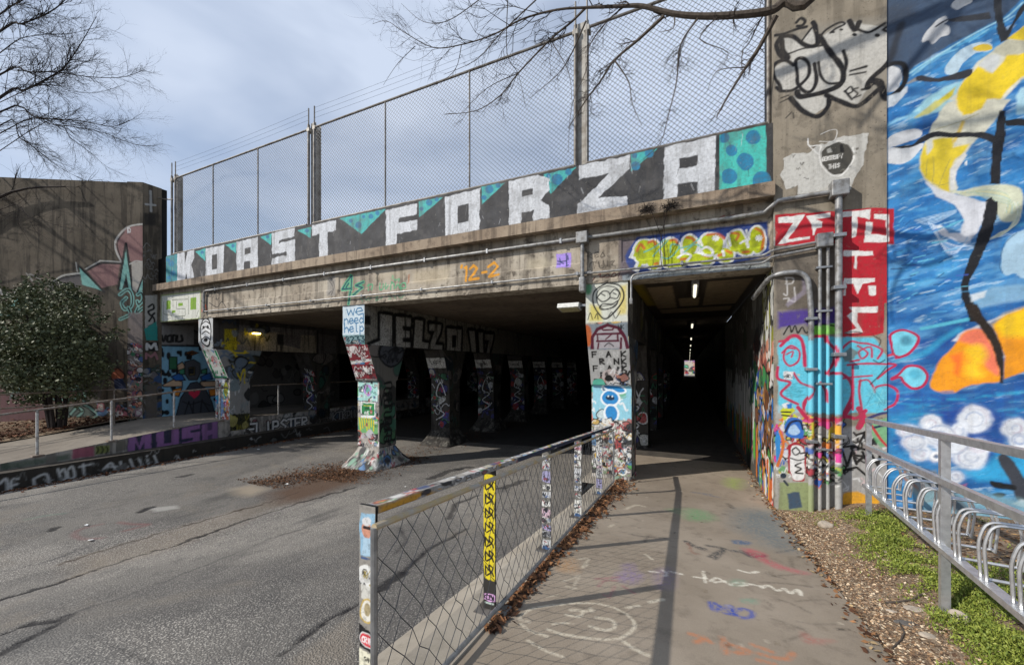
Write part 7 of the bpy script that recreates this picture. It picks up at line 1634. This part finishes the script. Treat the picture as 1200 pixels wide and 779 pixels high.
# ------------------------------------------------------------------ leaves: many small faces in one mesh
def mat_leaf(name, c1, c2, rough=.45, trans=.15):
    m = NT(name); g = m.geo.outputs['Random Per Island']
    m.set(Base_Color=m.mix(g, c1, c2), Roughness=rough, Specular_IOR_Level=.4)
    return m.m
def leaf_mesh(name, pts, size, mat, parent, seed, up=.3, fold=True, asp=.42, kind=None, curl=0.25, label=None):
    r = np.random.default_rng(seed); n = len(pts); P = np.asarray(pts)
    d = r.normal(size=(n, 3)); d[:, 2] += up; d /= np.linalg.norm(d, axis=1)[:, None]
    e = np.cross(d, r.normal(size=(n, 3))); e /= np.linalg.norm(e, axis=1)[:, None]; nn = np.cross(d, e)
    s = (size[0] + (size[1] - size[0]) * r.random(n))[:, None]
    V = np.stack([P, P + d * s * .5 + e * s * asp + nn * s * curl * .4, P + d * s, P + d * s * .5 - e * s * asp + nn * s * curl * .4], 1).reshape(-1, 3)
    i = np.arange(n)[:, None] * 4
    F = np.concatenate([i + np.array([[0, 1, 2]]), i + np.array([[0, 2, 3]])], 0)
    o = mesh_obj(name, V, F, mat, parent)
    if kind: tag(o, kind=kind, label=label)
    return o
bush = thing('evergreen_tree', (-16.4, 4.7, -.35), 'dense dark evergreen shrub tree in the planting bed before the wing wall', 'tree')
rb = random.Random(4); stems = MB(); pts = []
ctr = Vector((-16.35, 4.5, 2.1))
for k in range(7):
    an = k * .9; top = ctr + Vector((math.cos(an) * 1.0, math.sin(an) * .7, rb.uniform(-.4, .9)))
    stems.tube(curve3([Vector((-16.4 + .10 * math.cos(an), 4.7 + .1 * math.sin(an), -.5)), Vector((-16.4 + .25 * math.cos(an), 4.68 + .2 * math.sin(an), .5)), ctr.lerp(top, .4) - Vector((0, 0, .5)), top], 4), [.06 - .0035 * i for i in range(13)], 6)
stems.build('trunk', M['barkd'], bush, True)
for k in range(250):
    while True:
        q = Vector((rb.uniform(-1, 1), rb.uniform(-1, 1), rb.uniform(-1, 1)))
        if .25 < q.length < 1: break
    c_ = ctr + Vector((q.x * 1.95 - .1, q.y * 1.2, q.z * 1.75 + .05 + .25 * math.sin(q.x * 7) * (q.z > 0)))
    if c_.z < .55 and rb.random() < .6: continue
    if math.sin(q.x * 6 + 1) * math.sin(q.z * 7) > .55: continue
    rad = rb.uniform(.14, .42)
    for _ in range(int(430 * rad)):
        w = Vector((rb.gauss(0, 1), rb.gauss(0, 1), rb.gauss(0, .75))).normalized() * rad * rb.uniform(.45, 1.05)
        pts.append(tuple(c_ + w))
for k in range(70):            # stray shoots
    q = Vector((rb.gauss(0, 1), rb.gauss(0, 1), rb.gauss(.3, 1))).normalized(); p0_ = ctr + Vector((q.x * 1.75, q.y * 1.1, q.z * 1.6)); d_ = (q + Vector((rb.gauss(0, .3), rb.gauss(0, .3), .5))).normalized(); l_ = rb.uniform(.25, .6)
    for j in range(26): t_ = j / 26; pts.append(tuple(p0_ + d_ * l_ * t_ + Vector((rb.gauss(0, .035), rb.gauss(0, .035), rb.gauss(0, .035)))))
leaf_mesh('crown', pts, (.05, .095), mat_leaf('evergreen_leaf', (.036, .048, .02), (.125, .138, .062), .6), bush, 5, up=.35)

# ------------------------------------------------------------------ weeds, chips and dead leaves
rg = random.Random(8)
def dz(x, y): return float(dirt_z(np.float64(x), np.float64(y)))
gp = []
def weed_patch(cx, cy, rx, ry, n, h):
    for _ in range(n):
        a = rg.uniform(0, 6.283); q = math.sqrt(rg.random()); x = cx + rx * q * math.cos(a); y = cy + ry * q * math.sin(a)
        if x < 1.2 or y > 6.62: continue
        if math.sin(x * 13.1 + 2 * math.sin(y * 5.3)) * math.sin(y * 9.7 + x * 4) < -.38 and rg.random() < .9: continue
        hh = h * (1.05 - q * .7) * rg.uniform(.2, 1) * (1 + .6 * math.sin(x * 9 + y * 7))
        gp.append((x, y, dz(x, y) + hh - .01))
for i in range(60):
    t = i / 60; y = 6.2 - t * 4.7; x = 1.98 + (y - 6.07) * .10 + rg.gauss(0, .08)
    weed_patch(x + .02, y, rg.uniform(.10, .26), rg.uniform(.12, .25), 720, rg.uniform(.05, .12))
for i in range(34):
    y = rg.uniform(2.0, 4.6); weed_patch(1.98 + (y - 6.07) * .134 + rg.uniform(.1, .9), y, .22, .22, 560, .10)
for (x, y, n) in ((1.45, 6.25, 120), (1.6, 6.0, 160), (1.35, 6.45, 60), (1.75, 6.35, 90), (2.6, 6.2, 120), (3.1, 6.3, 120), (2.4, 5.6, 80), (1.45, 4.9, 50), (1.6, 4.5, 70), (1.5, 3.9, 40), (2.9, 5.4, 100), (1.75, 3.1, 40), (1.95, 2.7, 60)): weed_patch(x, y, .2, .17, n, .06)
leaf_mesh('weeds', gp, (.011, .032), mat_leaf('weed_leaf', (.10, .15, .018), (.30, .34, .06), .6), None, 6, up=1.0, asp=.2, kind='stuff', label='bright green weeds growing along the bicycle rack')
def chips(name, n, place, size, cols, label, seed, flat=.25, thick=.25):
    r = np.random.default_rng(seed); P = np.array([place() for _ in range(n)])
    an = r.random(n) * 6.283; s = size[0] + (size[1] - size[0]) * r.random(n) ** 2
    d = np.stack([np.cos(an), np.sin(an), r.normal(0, flat, n)], 1) * s[:, None]
    e = np.stack([-np.sin(an), np.cos(an), r.normal(0, flat, n)], 1) * (s * (.3 + .5 * r.random(n)))[:, None]
    u = np.array([0, 0, 1.0]) * (s * thick)[:, None]
    V = np.stack([P - d, P + e + u * .5, P + d, P - e + u * .5, P + u], 1).reshape(-1, 3)
    i = np.arange(n)[:, None] * 5
    F = np.concatenate([i + np.array([q]) for q in ((0, 3, 4), (3, 2, 4), (2, 1, 4), (1, 0, 4))], 0)
    cc = np.array([srgb(c) + (1.0,) for c in cols])[r.integers(0, len(cols), n)] * (0.7 + .6 * r.random(n))[:, None]
    o = mesh_obj(name, V, F, M['chip'], cols=np.repeat(cc, 5, 0)); return tag(o, kind='stuff', label=label)
m_ = NT('loose_chips'); a_ = m_.n('ShaderNodeAttribute', attribute_name='Col'); M['chip'] = m_.set(Base_Color=a_.outputs['Color'], Roughness=.85, Specular_IOR_Level=.2)
def pl_dirt():
    while True:
        y = rg.uniform(1.6, 6.62); x = 1.13 + abs(rg.gauss(0, .45)); 
        if x < 3.6: return (x, y, dz(x, y) + .002)
chips('wood_chips', 22000, pl_dirt, (.004, .017), ['#9a7c5e', '#7f644c', '#b89a78', '#634c3c', '#8c6f54', '#c9b294', '#554335', '#a58a70', '#d0bfa4'], 'scattered wood chips and crumbs on the bare earth', 31)
def pl_dirt2():
    y = rg.uniform(4.6, 6.6); x = rg.uniform(2.0, 5.0); return (x, y, dz(x, y) + .002)
chips('dead_leaves', 2500, pl_dirt2, (.012, .04), ['#7a5c40', '#5a4230', '#8a6a4c', '#4a3628', '#a08058'], 'brown dead leaves along the foot of the mural wall', 32)
def pl_edge():
    y = rg.uniform(2.2, 7.4); w = .05 + .10 * max(0, (y - 3.5) / 3.5); x = -1.17 + abs(rg.gauss(0, w)) - .03; return (x, y, wz(y) + .006 + rg.random() * .015)
chips('dead_leaves', 2600, pl_edge, (.012, .042), ['#6a4a34', '#4a3224', '#8a6444', '#3a281e', '#7a5438'], 'brown dead leaves drifted along the railing foot', 33, flat=.4)
def pl_edge2():
    y = rg.uniform(3.0, 11); x = 1.13 - abs(rg.gauss(0, .06)); return (x, y, wz(y) + .006)
chips('dead_leaves', 900, pl_edge2, (.01, .035), ['#6a4a34', '#4a3224', '#8a6444', '#a08a68'], 'dead leaves along the right edge of the footway', 34, flat=.4)
def rzf(x, y): return float(road_z(np.float64(x), np.float64(y)))
def pl_road():
    while True:
        if rg.random() < .62:
            t = rg.random(); y = 5.2 + t * 3.4; x = -8.3 + t * 1.5 + rg.gauss(0, .30 + .25 * (1 - abs(2 * t - 1)))
        elif rg.random() < .5: y = rg.uniform(8.6, 16); x = -7.2 + rg.gauss(0, .5)
        else: y = rg.uniform(6.0, 7.0); x = -7.2 + rg.gauss(0, .5)
        if -9.6 < x < -5.8: return (x, y, rzf(x, y) + .006 + .02 * rg.random())
chips('dead_leaves', 15000, pl_road, (.007, .028), ['#5b3f2c', '#6a4a34', '#46301f', '#7a5a40', '#523828', '#3a281c'], 'brown leaf litter drifted round the middle pillar', 35, flat=.4)
def pl_kerb():
    y = rg.uniform(2, 14); x = -12.46 + abs(rg.gauss(0, .14)); return (x, y, rzf(x, y) + .006)
chips('dead_leaves', 2600, pl_kerb, (.015, .05), ['#5a3a28', '#4a3020', '#7a5438', '#3a261a'], 'dead leaves in the gutter of the left kerb', 36, flat=.4)
def pl_bed():
    x = -15.9 - abs(rg.gauss(0, 1.4)); y = rg.uniform(1, 6.2); return (x, y, sz(y) + .08 + .1 * float(sm(np.float64(-x), 15.8, 18)) + rg.random() * .03)
chips('dead_leaves', 5000, pl_bed, (.02, .06), ['#4a3024', '#3a2418', '#5f4030', '#6f4c38'], 'brown leaf litter in the left planting bed', 37, flat=.4)

# ------------------------------------------------------------------ stones, scraps
def stone(x, y, z, sx, sy, szz, mat, name, label, cat, seed, group=None):
    bm = bmesh.new(); bmesh.ops.create_icosphere(bm, subdivisions=3, radius=1); r = random.Random(seed)
    ks = [(Vector((r.gauss(0, 1), r.gauss(0, 1), r.gauss(0, 1))).normalized(), r.uniform(.62, .95)) for _ in range(11)]
    for v in bm.verts:
        for n, d in ks:
            q = v.co.dot(n)
            if q > d: v.co -= n * (q - d)
        v.co = Vector((v.co.x * sx + x, v.co.y * sy + y, v.co.z * szz + z + szz * .55))
    bm.verts.index_update(); o = mesh_obj(name, [v.co[:] for v in bm.verts], [[v.index for v in f.verts] for f in bm.faces], mat); bm.free()
    return tag(o, label, cat, group)
M['stone'] = mat_plain('pale_stone', (.42, .36, .29), .9, 0, .35, 22, .6); M['slate'] = mat_plain('dark_slab', (.13, .12, .11), .9, 0, .4, 14, .5)
for (u, v, sx, sy, sz_, mt, lb) in ((968, 617, .085, .06, .055, 'stone', 'pale angular stone beside the foot of the pier'), (1125, 728, .05, .09, .05, 'stone', 'pale stone wedge half buried below the rack weeds'), (1076, 714, .09, .05, .012, 'stone', 'flat pale stone lying on the wood chips'), (1066, 731, .10, .045, .012, 'slate', 'flat dark slab lying on the earth'), (1045, 716, .035, .03, .015, 'stone', 'small rounded pale stone near the slab'), (1040, 647, .04, .03, .02, 'stone', 'little tan stone among the chips below the rack'), (1088, 745, .05, .04, .02, 'stone', 'broken stone at the edge of the weeds'), (895, 584, .035, .03, .025, 'stone', 'small white stone at the footway edge by the tunnel mouth')):
    q = onZ(u, v, lambda x, y: dz(x, y)); stone(q[0], q[1], dz(q[0], q[1]) - .01, sx, sy, sz_, M[mt], 'stone', lb, 'stone', int(u))
def twig(pts, r, label):
    Q = [onZ(u, v, dz) for u, v in pts]; tag(MB().tube([(a, b, dz(a, b) + r) for a, b, _ in Q], r, 6).build('twig', M['bark'], None, True), label, 'twig')
twig([(1038, 707), (1055, 706), (1070, 703), (1080, 697)], .008, 'dark curved twig lying on the wood chips'); twig([(1046, 760), (1056, 750), (1060, 742), (1053, 728)], .006, 'thin bent root lying beside the dark slab'); twig([(1036, 622), (1050, 630), (1062, 638)], .009, 'reddish stick lying in the weeds under the rack')
def scrap(u, v, s, seed, label):
    q = onZ(u, v, rzf); r = random.Random(seed); P = [(q[0] + s * math.cos(k * 1.05) * r.uniform(.5, 1), q[1] + s * .6 * math.sin(k * 1.05) * r.uniform(.5, 1), rzf(q[0], q[1]) + .012 + r.random() * .02) for k in range(6)]
    V = P + [(a, b, c - .004) for a, b, c in P]
    o = mesh_obj('paper_scrap', V, [(0, 1, 2, 3, 4, 5), (11, 10, 9, 8, 7, 6)] + [(k, k + 6, (k + 1) % 6 + 6, (k + 1) % 6) for k in range(6)], mat_plain('white_paper', (.75, .75, .74), .8, 0, .12)); tag(o, label, 'litter')
scrap(106, 634, .07, 1, 'crumpled white paper scrap lying on the asphalt'); scrap(101, 616, .045, 2, 'smaller white paper scrap on the asphalt beside the faded red mark')
scrap(475, 571, .03, 4, 'tiny white scrap on the road beside the pillar pedestal'); scrap(336, 568, .05, 5, 'white scrap at the edge of the brown leaf drift'); scrap(303, 527, .07, 6, 'white wrapper in the gutter of the left kerb')
# dry vine roots clinging to the ledge
vine = thing('dry_vine', (.2, 6.6, 3.9), 'dead brush-like vine clump hanging on the ledge above the foot tunnel', 'vine')
rv = random.Random(12); vb = MB()
for cx in (-.62, -.28):
    for _ in range(60):
        a = rv.uniform(0, 6.28); l = rv.uniform(.05, .14); c_ = Vector((cx + rv.gauss(0, .05), 6.585, 4.05 + rv.gauss(0, .02)))
        vb.tube([c_, c_ + Vector((math.cos(a) * l * .6, -.03 * rv.random(), math.sin(a) * l * .5 + .02)), c_ + Vector((math.cos(a) * l, -.05 * rv.random(), math.sin(a) * l * .7))], .004, 3)
vb.build('brush', M['barkd'], vine, recalc=False)
vs2 = MB()
for x0_, x1_ in ((-.55, -.38), (-.36, -.36), (-.30, -.42)):
    vs2.tube(curve3([Vector((x0_, 6.58, 4.03)), Vector(((x0_ + x1_) / 2, 6.62, 3.8)), Vector((x1_, 6.69, 3.5)), Vector((x1_ + .02, 6.70, 3.15))], 4), .005, 4)
vs2.build('stem', M['barkd'], vine, recalc=False)
